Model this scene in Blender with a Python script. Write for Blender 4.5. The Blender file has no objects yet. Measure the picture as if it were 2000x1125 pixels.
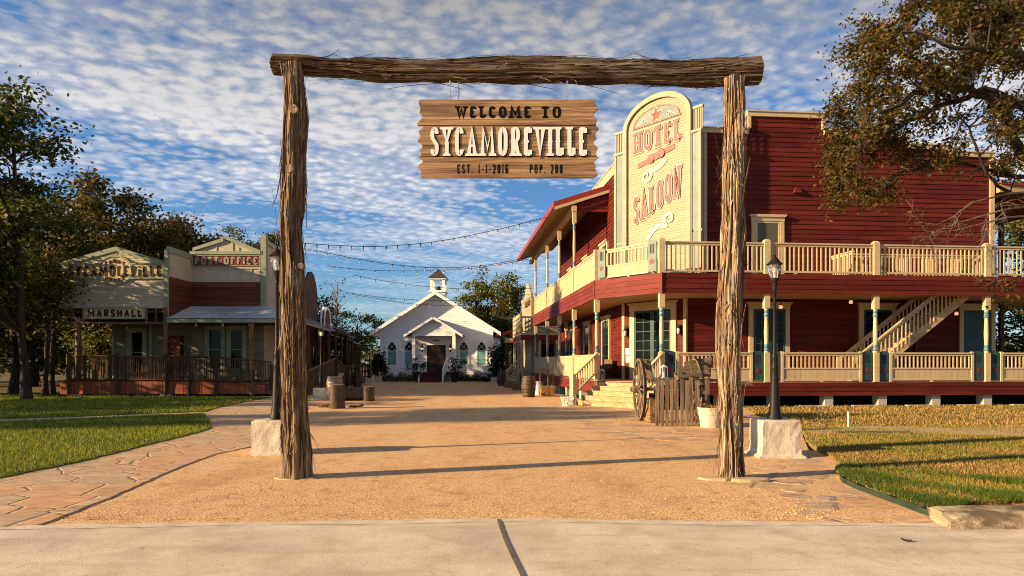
import bpy, math, random
import numpy as np
from mathutils import Vector, noise as mnoise
R = math.radians
sc = bpy.context.scene
C = sc.collection

# ------------------------------------------------------------------ camera
F, HZ, CH = 1333.33, 708.0, 1.6
cam_d = bpy.data.cameras.new('camera'); cam = bpy.data.objects.new('camera', cam_d); C.objects.link(cam)
cam.location = (0, 0, CH); cam.rotation_euler = (R(90), 0, 0)
cam_d.lens = 24; cam_d.sensor_width = 36; cam_d.shift_y = (HZ - 562.5) / 2000
cam_d.clip_start = 0.05; cam_d.clip_end = 2000
sc.camera = cam

def W(px, py, Y):
    return Vector(((px - 1000) * Y / F, Y, CH + (HZ - py) * Y / F))
def GP(px, py):
    Y = F * CH / (py - HZ)
    return ((px - 1000) * Y / F, Y)

# ------------------------------------------------------------------ light
SUN_EL, SUN_AZ = R(16.0), math.atan2(-0.31, -0.95)      # direction towards the sun, on the ground
sd = Vector((math.cos(SUN_AZ) * math.cos(SUN_EL), math.sin(SUN_AZ) * math.cos(SUN_EL), math.sin(SUN_EL)))
sl = bpy.data.lights.new('sun', 'SUN'); so = bpy.data.objects.new('sun', sl); C.objects.link(so)
sl.energy = 5.0; sl.angle = R(0.5); sl.color = (1.0, 0.71, 0.39)
so.rotation_euler = (-sd).to_track_quat('-Z', 'Y').to_euler(); so.location = sd * 60
sc.view_settings.view_transform = 'Standard'; sc.view_settings.look = 'None'
sc.view_settings.exposure = 1.32
sc.cycles.pixel_filter_type = 'BLACKMAN_HARRIS'; sc.cycles.filter_width = 1.0; sc.render.filter_size = 1.0; sc.view_settings.gamma = 1.0

world = bpy.data.worlds.new('World'); sc.world = world; world.use_nodes = True

class NT:
    """tiny node-tree helper"""
    def __init__(s, nt): s.nt = nt
    def n(s, t, **k):
        nd = s.nt.nodes.new(t)
        ins = k.pop('ins', {})
        for a, b in k.items(): setattr(nd, a, b)
        for a, b in ins.items():
            if isinstance(b, bpy.types.NodeSocket): s.nt.links.new(b, nd.inputs[a])
            else: nd.inputs[a].default_value = b
        return nd
    def l(s, a, b): s.nt.links.new(a, b)
    def math(s, op, a, b=0.0, clamp=False):
        nd = s.n('ShaderNodeMath', operation=op, use_clamp=clamp)
        for i, v in enumerate((a, b)):
            if isinstance(v, bpy.types.NodeSocket): s.l(v, nd.inputs[i])
            else: nd.inputs[i].default_value = v
        return nd.outputs[0]
    def ramp(s, fac, stops, interp='LINEAR'):
        nd = s.n('ShaderNodeValToRGB'); cr = nd.color_ramp; cr.interpolation = interp
        while len(cr.elements) < len(stops): cr.elements.new(0.5)
        for e, (p, c) in zip(cr.elements, stops):
            e.position = p; e.color = (*c, 1) if len(c) == 3 else c
        s.l(fac, nd.inputs[0]); return nd.outputs[0]
    def mix(s, fac, a, b, mode='MIX'):
        nd = s.n('ShaderNodeMix', data_type='RGBA', blend_type=mode)
        for sock, v in ((nd.inputs[0], fac), (nd.inputs[6], a), (nd.inputs[7], b)):
            if isinstance(v, bpy.types.NodeSocket): s.l(v, sock)
            else: sock.default_value = v if not isinstance(v, tuple) or len(v) == 4 else (*v, 1)
        return nd.outputs[2]
    def noise(s, vec, scale, detail=4, rough=0.55, dist=0.0, out=0):
        nd = s.n('ShaderNodeTexNoise', ins={'Scale': scale, 'Detail': detail, 'Roughness': rough, 'Distortion': dist})
        if vec is not None: s.l(vec, nd.inputs['Vector'])
        return nd.outputs[out]

def g3(v): return (v, v, v)
# ---- world: Nishita sky with a deck of altocumulus
wt = NT(world.node_tree); world.node_tree.nodes.clear()
sky = wt.n('ShaderNodeTexSky', sky_type='NISHITA', sun_disc=False, sun_elevation=SUN_EL,
           sun_rotation=math.pi / 2 - SUN_AZ, altitude=0, air_density=1.0, dust_density=0.6, ozone_density=3.0)
tc = wt.n('ShaderNodeTexCoord'); sep = wt.n('ShaderNodeSeparateXYZ', ins={0: tc.outputs['Generated']})
zz = wt.math('MAXIMUM', wt.math('ADD', sep.outputs[2], 0.06), 0.02)
u = wt.math('DIVIDE', sep.outputs[0], zz); v = wt.math('DIVIDE', sep.outputs[1], zz)
cmb = wt.n('ShaderNodeCombineXYZ', ins={0: u, 1: v, 2: 0.0})
mp = wt.n('ShaderNodeMapping', ins={0: cmb.outputs[0]}); mp.inputs['Rotation'].default_value = (0, 0, R(-28)); mp.inputs['Location'].default_value = (3.1, 0.4, 0)
pv = mp.outputs[0]
mps = wt.n('ShaderNodeMapping', ins={0: pv}); mps.inputs['Scale'].default_value = (0.35, 1.0, 1)
cover = wt.noise(mps.outputs[0], 1.15, 6, 0.60, 0.5)
puff = wt.noise(pv, 17.0, 7, 0.62, 0.3)
vor = wt.n('ShaderNodeTexVoronoi', ins={'Scale': 19.0, 'Randomness': 1.0, 'Vector': wt.mix(0.06, pv, wt.noise(pv, 9, 3, 0.5, 0, 1))}); vor.feature = 'SMOOTH_F1'; vor.inputs['Smoothness'].default_value = 0.55
pf = wt.math('ADD', wt.math('MULTIPLY', puff, 0.75), wt.math('MULTIPLY', wt.math('SUBTRACT', 0.62, vor.outputs['Distance']), 0.42))
dens = wt.math('ADD', wt.math('MULTIPLY', pf, 0.85), wt.math('MULTIPLY', wt.math('SUBTRACT', cover, 0.475), 2.7))
dens = wt.math('ADD', dens, wt.math('MULTIPLY', sep.outputs[0], 0.16))
al = wt.ramp(dens, [(0.16, g3(0)), (0.42, g3(0.55)), (0.74, g3(1))], 'EASE')
shade = wt.ramp(wt.math('ADD', wt.math('MULTIPLY', pf, 0.6), wt.math('MULTIPLY', cover, 0.4)), [(0.30, (3.2, 3.8, 5.0)), (0.56, (8.0, 7.7, 7.6))])
blue = wt.mix(1.0, sky.outputs[0], (0.70, 1.0, 1.28), 'MULTIPLY')
lowfade = wt.ramp(sep.outputs[2], [(0.0, g3(0.12)), (0.11, g3(0.38)), (0.24, g3(0.92)), (0.6, g3(0.95))])
dim = wt.ramp(sep.outputs[2], [(0.12, g3(1.0)), (0.28, g3(0.9)), (0.46, g3(0.46))])
ccol = wt.mix(1.0, shade, dim, 'MULTIPLY')
skyc = wt.mix(wt.math('MULTIPLY', al, lowfade), blue, ccol)
bg = wt.n('ShaderNodeBackground', ins={'Color': skyc, 'Strength': 0.050})
wo = wt.n('ShaderNodeOutputWorld', ins={0: bg.outputs[0]})

# ------------------------------------------------------------------ materials
MATS = {}
def mat(name, c1, c2=None, rough=0.8, scale=(4, 4, 4), detail=5, dist=0.5, bump=0.0, bscale=None, metal=0.0,
        dirt=0.0, dirtcol=(0.08, 0.06, 0.045), spec=0.3, lo=0.35, hi=0.65, island=0.0):
    m = bpy.data.materials.new(name); m.use_nodes = True
    t = NT(m.node_tree); bs = m.node_tree.nodes['Principled BSDF']
    co = t.n('ShaderNodeTexCoord').outputs['Object']
    mp = t.n('ShaderNodeMapping', ins={0: co}); mp.inputs['Scale'].default_value = scale
    nz = t.noise(mp.outputs[0], 1.0, detail, 0.6, dist)
    col = t.ramp(nz, [(lo, c1), (hi, c2 or c1)])
    if dirt:
        dn = t.noise(co, 1.7, 6, 0.65, 0.4)
        col = t.mix(t.math('MULTIPLY', t.ramp(dn, [(0.45, g3(0)), (0.75, g3(1))]), dirt), col, dirtcol)
    if island:
        g = t.n('ShaderNodeNewGeometry'); col = t.mix(1.0, col, t.ramp(g.outputs['Random Per Island'], [(0, g3(1 - island)), (1, g3(1 + island))]), 'MULTIPLY')
    t.l(col, bs.inputs['Base Color'])
    bs.inputs['Roughness'].default_value = rough; bs.inputs['Metallic'].default_value = metal
    bs.inputs['Specular IOR Level'].default_value = spec
    if bump:
        mb = t.n('ShaderNodeMapping', ins={0: co}); mb.inputs['Scale'].default_value = bscale or tuple(3 * q for q in scale)
        b = t.n('ShaderNodeBump', ins={'Strength': bump, 'Distance': 0.02, 'Height': t.noise(mb.outputs[0], 1.0, 5, 0.65, 0.3)})
        t.l(b.outputs[0], bs.inputs['Normal'])
    MATS[name] = m; return m

def leafmat(name, cols, trans=0.35):
    m = bpy.data.materials.new(name); m.use_nodes = True; t = NT(m.node_tree); m.node_tree.nodes.clear()
    g = t.n('ShaderNodeNewGeometry')
    st = [(i / max(1, len(cols) - 1), c) for i, c in enumerate(cols)]
    col = t.ramp(g.outputs['Random Per Island'], st)
    co = t.n('ShaderNodeTexCoord').outputs['Object']
    nz = t.noise(co, 0.55, 3, 0.6)
    col = t.mix(1.0, col, t.ramp(nz, [(0.3, (0.72, 0.78, 0.7)), (0.7, (1.25, 1.15, 1.0))]), 'MULTIPLY')
    d = t.n('ShaderNodeBsdfPrincipled', ins={'Base Color': col, 'Roughness': 0.6}); d.inputs['Specular IOR Level'].default_value = 0.25
    tr = t.n('ShaderNodeBsdfTranslucent', ins={'Color': col})
    mx = t.n('ShaderNodeMixShader', ins={0: trans, 1: d.outputs[0], 2: tr.outputs[0]})
    t.n('ShaderNodeOutputMaterial', ins={0: mx.outputs[0]})
    MATS[name] = m; return m

def glassmat(name, col=(0.006, 0.008, 0.008), rough=0.06):
    m = bpy.data.materials.new(name); m.use_nodes = True; t = NT(m.node_tree); bs = m.node_tree.nodes['Principled BSDF']
    bs.inputs['Base Color'].default_value = (*col, 1); bs.inputs['Roughness'].default_value = rough
    bs.inputs['Specular IOR Level'].default_value = 0.15
    co = t.n('ShaderNodeTexCoord').outputs['Object']
    b = t.n('ShaderNodeBump', ins={'Strength': 0.08, 'Distance': 0.02, 'Height': t.noise(co, 2.0, 2)}); t.l(b.outputs[0], bs.inputs['Normal'])
    MATS[name] = m; return m

M_red = mat('red_clapboard_paint', (0.074, 0.0100, 0.0066), (0.122, 0.0170, 0.0110), 0.6, (0.6, 0.6, 9), spec=0.12, dirt=0.22, dirtcol=(0.13, 0.035, 0.025), island=0.22, bump=0.08, bscale=(2, 2, 60))
M_redtrim = mat('red_trim_paint', (0.115, 0.018, 0.014), (0.175, 0.029, 0.023), 0.6, (1, 1, 8), spec=0.12, dirt=0.28, island=0.15)
M_redroof = mat('red_metal_roof', (0.20, 0.018, 0.014), (0.27, 0.028, 0.022), 0.45, (2, 2, 2), dirt=0.1)
M_cream = mat('cream_paint', (0.48, 0.355, 0.195), (0.56, 0.43, 0.25), 0.55, (1.5, 1.5, 5), dirt=0.16, dirtcol=(0.22, 0.16, 0.1))
M_panel = mat('tan_panel_paint', (0.46, 0.34, 0.19), (0.54, 0.41, 0.24), 0.6, (9, 9, 0.6), dirt=0.25, dirtcol=(0.2, 0.14, 0.09))
M_yellow = mat('pale_yellow_siding', (0.30, 0.25, 0.165), (0.355, 0.30, 0.20), 0.6, (1, 1, 7), dirt=0.08, dirtcol=(0.25, 0.2, 0.12))
M_soffit = mat('tan_soffit', (0.36, 0.23, 0.12), (0.45, 0.30, 0.16), 0.7, (0.8, 8, 1))
M_teal = mat('teal_paint', (0.014, 0.050, 0.054), (0.024, 0.075, 0.080), 0.5, (2, 2, 6), dirt=0.15)
M_band = mat('blue_band_paint', (0.05, 0.15, 0.21), (0.08, 0.2, 0.26), 0.5)
M_star = mat('maroon_star_paint', (0.15, 0.018, 0.014), (0.2, 0.024, 0.018), 0.5)
M_logletter = mat('dark_log_lettering', (0.022, 0.008, 0.006), (0.045, 0.014, 0.010), 0.8, (14, 14, 14))
M_towerwhite = mat('cream_white_ornament', (0.40, 0.375, 0.33), (0.46, 0.435, 0.385), 0.6)
M_gpanel = mat('grey_green_panel', (0.105, 0.145, 0.132), (0.155, 0.195, 0.175), 0.5, (1.2, 1.2, 1.8), dirt=0.25, dirtcol=(0.2, 0.2, 0.17))
M_pink = mat('faded_red_lettering', (0.21, 0.078, 0.070), (0.28, 0.12, 0.105), 0.6, (6, 6, 6))
M_wletter = mat('off_white_lettering', (0.60, 0.585, 0.545), (0.68, 0.665, 0.62), 0.6)
M_black = mat('black_lettering', (0.006, 0.005, 0.0045), (0.010, 0.008, 0.007), 0.85, spec=0.03)
M_white = mat('white_painted_siding', (0.76, 0.77, 0.78), (0.86, 0.86, 0.86), 0.6, (0.8, 0.8, 8), dirt=0.06, dirtcol=(0.5, 0.48, 0.44), island=0.05)
M_whitetrim = mat('white_trim', (0.80, 0.80, 0.80), (0.86, 0.86, 0.86), 0.6)
M_shingle = mat('dark_shingles', (0.03, 0.027, 0.026), (0.055, 0.05, 0.045), 0.9, (6, 6, 14), bump=0.5)
M_curtain = mat('seafoam_blind', (0.13, 0.30, 0.27), (0.17, 0.36, 0.32), 0.25, (1, 1, 14), spec=0.6)
M_dkdoor = mat('dark_brown_door', (0.022, 0.010, 0.007), (0.035, 0.016, 0.011), 0.45, (6, 6, 1))
M_maroonstep = mat('maroon_steps', (0.07, 0.012, 0.010), (0.10, 0.018, 0.014), 0.6)
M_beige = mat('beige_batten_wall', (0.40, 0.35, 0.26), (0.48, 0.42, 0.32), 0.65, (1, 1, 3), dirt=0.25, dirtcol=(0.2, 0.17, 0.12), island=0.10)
M_shadebeige = mat('shade_darkened_porch_wall', (0.15, 0.135, 0.092), (0.21, 0.185, 0.13), 0.8, (1, 1, 3), dirt=0.3, dirtcol=(0.08, 0.065, 0.045), island=0.12)  # beige wall darkened: the porch shade is put into its colour
M_logs = mat('dark_cedar_poles', (0.038, 0.020, 0.011), (0.12, 0.066, 0.036), 0.85, (9, 9, 1.2), detail=6, bump=0.4)
M_sage = mat('sage_green_trim', (0.21, 0.245, 0.165), (0.28, 0.31, 0.215), 0.6, (2, 2, 4), dirt=0.15)
M_redwood = mat('weathered_red_wood', (0.075, 0.019, 0.009), (0.16, 0.045, 0.02), 0.75, (0.5, 0.5, 16), detail=7, bump=0.3, island=0.3)
M_umber = mat('umber_plank_wood', (0.055, 0.016, 0.008), (0.12, 0.038, 0.018), 0.8, (0.5, 0.5, 14), detail=6, bump=0.3)
M_skirt = mat('red_brown_vertical_boards', (0.15, 0.035, 0.013), (0.33, 0.095, 0.038), 0.75, (9, 9, 0.5), detail=6, bump=0.3)
M_galv = mat('corrugated_galvanised_iron', (0.42, 0.44, 0.48), (0.58, 0.60, 0.64), 0.42, (1.2, 1.2, 1.2), metal=0.25, dirt=0.15, dirtcol=(0.2, 0.15, 0.12))
M_dkwood = mat('dark_weathered_wood', (0.035, 0.020, 0.012), (0.085, 0.05, 0.03), 0.85, (8, 8, 0.7), detail=6, bump=0.4)
M_midwood = mat('rough_cedar_wood', (0.085, 0.045, 0.025), (0.20, 0.115, 0.062), 0.85, (9, 9, 1.2), detail=6, bump=0.4)
M_greywood = mat('silvered_grey_wood', (0.07, 0.047, 0.030), (0.25, 0.18, 0.115), 0.85, (16, 16, 1.3), detail=7, bump=0.4, dirt=0.2)
M_greywoodh = mat('silvered_grey_wood_long', (0.06, 0.042, 0.027), (0.19, 0.14, 0.09), 0.85, (1.3, 16, 16), detail=7, bump=0.4)
M_step = mat('sandy_stair_boards', (0.33, 0.22, 0.105), (0.52, 0.37, 0.20), 0.8, (1.2, 6, 6), detail=6, dirt=0.2, dirtcol=(0.2, 0.13, 0.07))
M_conc = mat('rough_pale_concrete', (0.42, 0.36, 0.27), (0.58, 0.52, 0.42), 0.9, (3, 3, 3), detail=8, bump=0.6, bscale=(14, 14, 14), dirt=0.3, dirtcol=(0.26, 0.2, 0.14))
M_pier = mat('pier_concrete', (0.40, 0.36, 0.30), (0.52, 0.47, 0.40), 0.9, (3, 3, 3), bump=0.3, dirt=0.25, dirtcol=(0.2, 0.16, 0.12))
M_blackm = mat('black_painted_iron', (0.010, 0.009, 0.008), (0.018, 0.015, 0.013), 0.5, (5, 5, 5), spec=0.16)
M_iron = mat('dark_iron', (0.02, 0.017, 0.015), (0.05, 0.04, 0.034), 0.5, (6, 6, 6), metal=0.5)
M_zinc = mat('zinc_chain', (0.30, 0.29, 0.27), (0.42, 0.40, 0.37), 0.4, metal=0.8)
M_staves = mat('barrel_oak_staves', (0.05, 0.030, 0.018), (0.13, 0.085, 0.052), 0.75, (9, 9, 1), detail=6, bump=0.3)
M_staves2 = mat('grey_barrel_staves', (0.14, 0.11, 0.085), (0.26, 0.21, 0.165), 0.75, (9, 9, 1), detail=6, bump=0.3)
M_hoop = mat('steel_hoop', (0.12, 0.115, 0.11), (0.2, 0.19, 0.18), 0.45, metal=0.6)
M_hay = mat('hay', (0.17, 0.095, 0.035), (0.34, 0.21, 0.085), 0.95, (14, 14, 30), detail=8, bump=0.9)
M_bark = mat('tree_bark', (0.018, 0.012, 0.008), (0.05, 0.035, 0.023), 0.95, (8, 8, 1.6), detail=6, bump=0.6)
M_palebark = mat('pale_twig_bark', (0.12, 0.09, 0.065), (0.22, 0.17, 0.12), 0.95, (8, 8, 2))
M_stump = mat('stump_bark', (0.045, 0.030, 0.020), (0.12, 0.085, 0.055), 0.95, (10, 10, 2.5), detail=6, bump=0.8)
M_cut = mat('cut_wood', (0.30, 0.18, 0.09), (0.42, 0.27, 0.15), 0.9, (12, 12, 12))
M_planter = mat('peeling_white_planter', (0.42, 0.32, 0.21), (0.64, 0.55, 0.43), 0.85, (8, 8, 5), detail=7, bump=0.4)
M_wire = mat('black_cable', (0.01, 0.01, 0.01), (0.015, 0.015, 0.015), 0.5)
M_edging = mat('green_edging', (0.015, 0.03, 0.022), (0.03, 0.05, 0.035), 0.5)
M_pvc = mat('white_pvc', (0.55, 0.53, 0.48), (0.6, 0.58, 0.53), 0.4)
M_soil = mat('potting_soil', (0.03, 0.02, 0.012), (0.06, 0.04, 0.025), 0.95)
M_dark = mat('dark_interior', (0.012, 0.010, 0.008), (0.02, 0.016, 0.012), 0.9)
M_slab = mat('pale_limestone', (0.36, 0.255, 0.15), (0.52, 0.39, 0.25), 0.9, (4, 4, 4), detail=7, bump=0.6, bscale=(16, 16, 16))
M_glass = glassmat('window_glass')
M_glass2 = glassmat('dusty_window_glass', (0.10, 0.09, 0.06), 0.2)

def clearglass(name):
    m = bpy.data.materials.new(name); m.use_nodes = True; bs = m.node_tree.nodes['Principled BSDF']
    bs.inputs['Base Color'].default_value = (0.95, 0.95, 0.92, 1); bs.inputs['Roughness'].default_value = 0.03
    bs.inputs['Transmission Weight'].default_value = 0.92; bs.inputs['IOR'].default_value = 1.25
    return m
L_peb = leafmat('gravel_chips', [(0.16, 0.075, 0.035), (0.40, 0.22, 0.10), (0.62, 0.38, 0.19), (0.74, 0.52, 0.32), (0.30, 0.2, 0.13)], 0.0)
M_clear = clearglass('lantern_glass')
def emis(name, col, s):
    m = bpy.data.materials.new(name); m.use_nodes = True; bs = m.node_tree.nodes['Principled BSDF']
    bs.inputs['Base Color'].default_value = (*col, 1); bs.inputs['Emission Color'].default_value = (*col, 1); bs.inputs['Emission Strength'].default_value = s
    return m
M_lit = emis('lit_warm_bulb', (1.0, 0.55, 0.22), 0.32)
M_bulb = mat('milky_bulb', (0.55, 0.53, 0.5), (0.6, 0.58, 0.55), 0.15, spec=0.6)

def cedar(name, axis, k=1.0, pale=0.85):
    m = bpy.data.materials.new(name); m.use_nodes = True; t = NT(m.node_tree); bs = m.node_tree.nodes['Principled BSDF']
    co = t.n('ShaderNodeTexCoord').outputs['Object']
    def mapped(a, b):
        s = [a, a, a]; s[axis] = b
        q = t.n('ShaderNodeMapping', ins={0: co}); q.inputs['Scale'].default_value = s; return q.outputs[0]
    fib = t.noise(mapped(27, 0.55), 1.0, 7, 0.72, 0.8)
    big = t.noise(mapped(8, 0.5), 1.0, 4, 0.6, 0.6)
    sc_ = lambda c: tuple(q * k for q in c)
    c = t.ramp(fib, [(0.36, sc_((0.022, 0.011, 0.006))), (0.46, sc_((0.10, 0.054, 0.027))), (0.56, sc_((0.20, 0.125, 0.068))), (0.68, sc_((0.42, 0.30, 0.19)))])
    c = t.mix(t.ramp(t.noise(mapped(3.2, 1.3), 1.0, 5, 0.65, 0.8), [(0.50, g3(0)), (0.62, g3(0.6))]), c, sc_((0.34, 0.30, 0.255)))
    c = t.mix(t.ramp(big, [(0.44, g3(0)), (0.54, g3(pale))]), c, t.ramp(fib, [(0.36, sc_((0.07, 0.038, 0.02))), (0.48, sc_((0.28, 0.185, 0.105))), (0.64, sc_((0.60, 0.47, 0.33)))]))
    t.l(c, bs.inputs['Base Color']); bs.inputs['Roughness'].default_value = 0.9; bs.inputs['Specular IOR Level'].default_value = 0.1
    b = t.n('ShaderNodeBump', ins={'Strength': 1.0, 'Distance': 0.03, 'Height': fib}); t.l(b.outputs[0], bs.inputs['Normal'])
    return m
M_cedarV, M_cedarV2, M_cedarH = cedar('stringy_cedar_bark', 2, .85, .6), cedar('paler_cedar_bark', 2, 1.0, .9), cedar('stringy_cedar_bark_level', 0, .55, .25)  # right post bark mixed paler than left; crossbeam darkened for its shadowed look

def signwood():
    m = bpy.data.materials.new('varnished_sign_planks'); m.use_nodes = True; t = NT(m.node_tree); bs = m.node_tree.nodes['Principled BSDF']
    co = t.n('ShaderNodeTexCoord').outputs['Object']
    def mapped(s):
        q = t.n('ShaderNodeMapping', ins={0: co}); q.inputs['Scale'].default_value = s; return q.outputs[0]
    a = t.noise(mapped((0.9, 1, 38)), 1.0, 7, 0.68, 0.9)
    b = t.noise(mapped((0.6, 1, 9)), 1.0, 3, 0.6, 0.7)
    c = t.ramp(a, [(0.30, (0.05, 0.022, 0.009)), (0.46, (0.235, 0.128, 0.055)), (0.66, (0.47, 0.30, 0.15))])
    c = t.mix(t.ramp(b, [(0.36, g3(0.9)), (0.54, g3(0))]), c, t.ramp(a, [(0.35, (0.035, 0.016, 0.008)), (0.7, (0.24, 0.12, 0.05))]))
    t.l(c, bs.inputs['Base Color']); bs.inputs['Roughness'].default_value = 0.55
    bp = t.n('ShaderNodeBump', ins={'Strength': 0.25, 'Distance': 0.01, 'Height': a}); t.l(bp.outputs[0], bs.inputs['Normal'])
    return m
M_sign = signwood()

def groundmat(name, layers, bump=0.5, bscale=60, rough=0.95, bump2=0.0):
    """layers: list of (scale, c1, c2, lo, hi, weight); first is base"""
    m = bpy.data.materials.new(name); m.use_nodes = True; t = NT(m.node_tree); bs = m.node_tree.nodes['Principled BSDF']
    co = t.n('ShaderNodeTexCoord').outputs['Object']; col = None
    for sca, c1, c2, lo, hi, wt_ in layers:
        v = co
        if isinstance(sca, tuple):
            q = t.n('ShaderNodeMapping', ins={0: co}); q.inputs['Scale'].default_value = sca; v = q.outputs[0]; sca = 1.0
        nz = t.noise(v, sca, 6, 0.62, 0.3)
        if col is None: col = t.ramp(nz, [(lo, c1), (hi, c2)])
        else: col = t.mix(t.math('MULTIPLY', t.ramp(nz, [(lo, g3(0)), (hi, g3(1))]), wt_), col, c1)
    t.l(col, bs.inputs['Base Color']); bs.inputs['Roughness'].default_value = rough; bs.inputs['Specular IOR Level'].default_value = 0.15
    h = t.noise(co, bscale, 6, 0.7)
    if bump2: h = t.math('ADD', t.math('MULTIPLY', h, 0.5), t.math('MULTIPLY', t.noise(co, bscale / 9, 4, 0.6), bump2))
    b = t.n('ShaderNodeBump', ins={'Strength': bump, 'Distance': 0.03, 'Height': h}); t.l(b.outputs[0], bs.inputs['Normal'])
    return m
M_gravel = groundmat('decomposed_granite', [(44, (0.30, 0.148, 0.054), (0.92, 0.605, 0.31), 0.40, 0.60, 1), (150, (0.95, 0.68, 0.42), None, 0.55, 0.68, 0.6),
     (0.35, (0.58, 0.40, 0.24), None, 0.45, 0.7, 0.5), (1.6, (0.25, 0.125, 0.06), None, 0.55, 0.75, 0.5),
     ((0.5, 5, 1), (0.60, 0.42, 0.28), None, 0.5, 0.75, 0.4), (4.5, (0.27, 0.125, 0.047), None, 0.55, 0.66, 0.55), ((1.1, 0.35, 1), (0.42, 0.23, 0.105), None, 0.52, 0.64, 0.45), ((1.3, 0.12, 1), (0.95, 0.68, 0.40), None, 0.50, 0.66, 0.14), (15, (0.34, 0.17, 0.07), None, 0.54, 0.63, 0.45), (38, (0.16, 0.075, 0.035), None, 0.60, 0.70, 0.7)], 1.0, 38, bump2=0.3)
M_earth = groundmat('leaf_littered_earth', [(9, (0.09, 0.05, 0.022), (0.20, 0.115, 0.05), 0.35, 0.65, 1), (0.25, (0.05, 0.075, 0.018), None, 0.45, 0.62, 0.8)], 0.5, 20)
M_lawn = groundmat('green_turf', [(30, (0.05, 0.075, 0.008), (0.14, 0.17, 0.02), 0.35, 0.65, 1), (0.8, (0.19, 0.16, 0.03), None, 0.5, 0.72, 0.5)], 0.8, 40)
M_drylawn = groundmat('dormant_turf', [(30, (0.17, 0.105, 0.03), (0.36, 0.235, 0.085), 0.35, 0.65, 1), (0.7, (0.11, 0.10, 0.02), None, 0.48, 0.65, 0.8)], 0.8, 40)
M_road = groundmat('cast_concrete', [(0.9, (0.50, 0.425, 0.32), (0.68, 0.59, 0.46), 0.35, 0.65, 1), (40, (0.33, 0.265, 0.19), None, 0.52, 0.75, 0.5),
     ((0.5, 3.2, 1), (0.33, 0.25, 0.165), None, 0.50, 0.72, 0.55), (130, (0.6, 0.53, 0.43), None, 0.6, 0.75, 0.5), (9, (0.24, 0.18, 0.115), None, 0.60, 0.74, 0.55), (2.2, (0.36, 0.275, 0.185), None, 0.48, 0.66, 0.5), ((3, 140, 1), (0.68, 0.6, 0.48), None, 0.5, 0.7, 0.35), (70, (0.14, 0.10, 0.07), None, 0.66, 0.72, 0.6)], 0.35, 90)
M_roadedge = groundmat('pale_concrete_edge', [(5, (0.50, 0.42, 0.31), (0.66, 0.57, 0.45), 0.35, 0.65, 1), (40, (0.28, 0.2, 0.13), None, 0.55, 0.75, 0.5)], 0.3, 80)
M_kerb = groundmat('weathered_kerb_concrete', [(4, (0.34, 0.25, 0.15), (0.52, 0.42, 0.29), 0.35, 0.65, 1), ((2.5, 4, 7), (0.06, 0.042, 0.026), None, 0.44, 0.60, 0.8), (45, (0.16, 0.11, 0.06), None, 0.55, 0.7, 0.6)], 0.7, 45)
M_sand = groundmat('sandy_bare_strip', [(40, (0.36, 0.235, 0.12), (0.55, 0.38, 0.22), 0.35, 0.65, 1), (3, (0.22, 0.16, 0.06), None, 0.55, 0.7, 0.6)], 0.6, 40)
M_palepath = groundmat('pale_footpath', [(20, (0.42, 0.32, 0.21), (0.56, 0.45, 0.32), 0.35, 0.65, 1)], 0.4, 40)

def flagmat(name, sx, sy, joint):
    m = bpy.data.materials.new(name); m.use_nodes = True; t = NT(m.node_tree); bs = m.node_tree.nodes['Principled BSDF']
    co = t.n('ShaderNodeTexCoord').outputs['Object']
    wob = t.mix(0.10, co, t.noise(co, 2.6, 4, 0.6, 0, 1), 'ADD')
    q = t.n('ShaderNodeMapping', ins={0: wob}); q.inputs['Scale'].default_value = (sx, sy, 1); q.inputs['Rotation'].default_value = (0, 0, R(12))
    ve = t.n('ShaderNodeTexVoronoi', ins={'Vector': q.outputs[0], 'Scale': 1.0}); ve.feature = 'DISTANCE_TO_EDGE'
    vc = t.n('ShaderNodeTexVoronoi', ins={'Vector': q.outputs[0], 'Scale': 1.0})
    sepc = t.n('ShaderNodeSeparateColor', ins={0: vc.outputs['Color']})
    c = t.ramp(sepc.outputs[0], [(0.0, (0.44, 0.29, 0.165)), (0.3, (0.56, 0.38, 0.215)), (0.55, (0.45, 0.335, 0.215)), (0.8, (0.54, 0.32, 0.165)), (1.0, (0.42, 0.33, 0.235))])
    q2 = t.n('ShaderNodeMapping', ins={0: co}); q2.inputs['Scale'].default_value = (1.6, 4, 1)
    lay = t.noise(q2.outputs[0], 2.2, 7, 0.65, 0.7)
    c = t.mix(0.7, c, t.ramp(lay, [(0.3, (0.55, 0.5, 0.45)), (0.7, (1.3, 1.25, 1.2))]), 'MULTIPLY')
    thin = t.noise(co, 1.3, 3, 0.6)
    w = t.math('MULTIPLY', thin, joint)
    e = t.math('DIVIDE', ve.outputs['Distance'], w, True)
    c = t.mix(t.ramp(e, [(0.3, g3(0.5)), (0.9, g3(0))]), c, (0.26, 0.19, 0.135))
    t.l(c, bs.inputs['Base Color']); bs.inputs['Roughness'].default_value = 0.85; bs.inputs['Specular IOR Level'].default_value = 0.25
    h = t.math('ADD', t.math('MULTIPLY', e, 0.8), t.math('MULTIPLY', lay, 0.9))
    b = t.n('ShaderNodeBump', ins={'Strength': 0.45, 'Distance': 0.03, 'Height': h}); t.l(b.outputs[0], bs.inputs['Normal'])
    return m
M_flag = flagmat('sandstone_flags', 1.35, 2.1, 0.075)
M_flag2 = flagmat('worn_sandstone_flags', .9, 1.4, 0.10)

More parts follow.
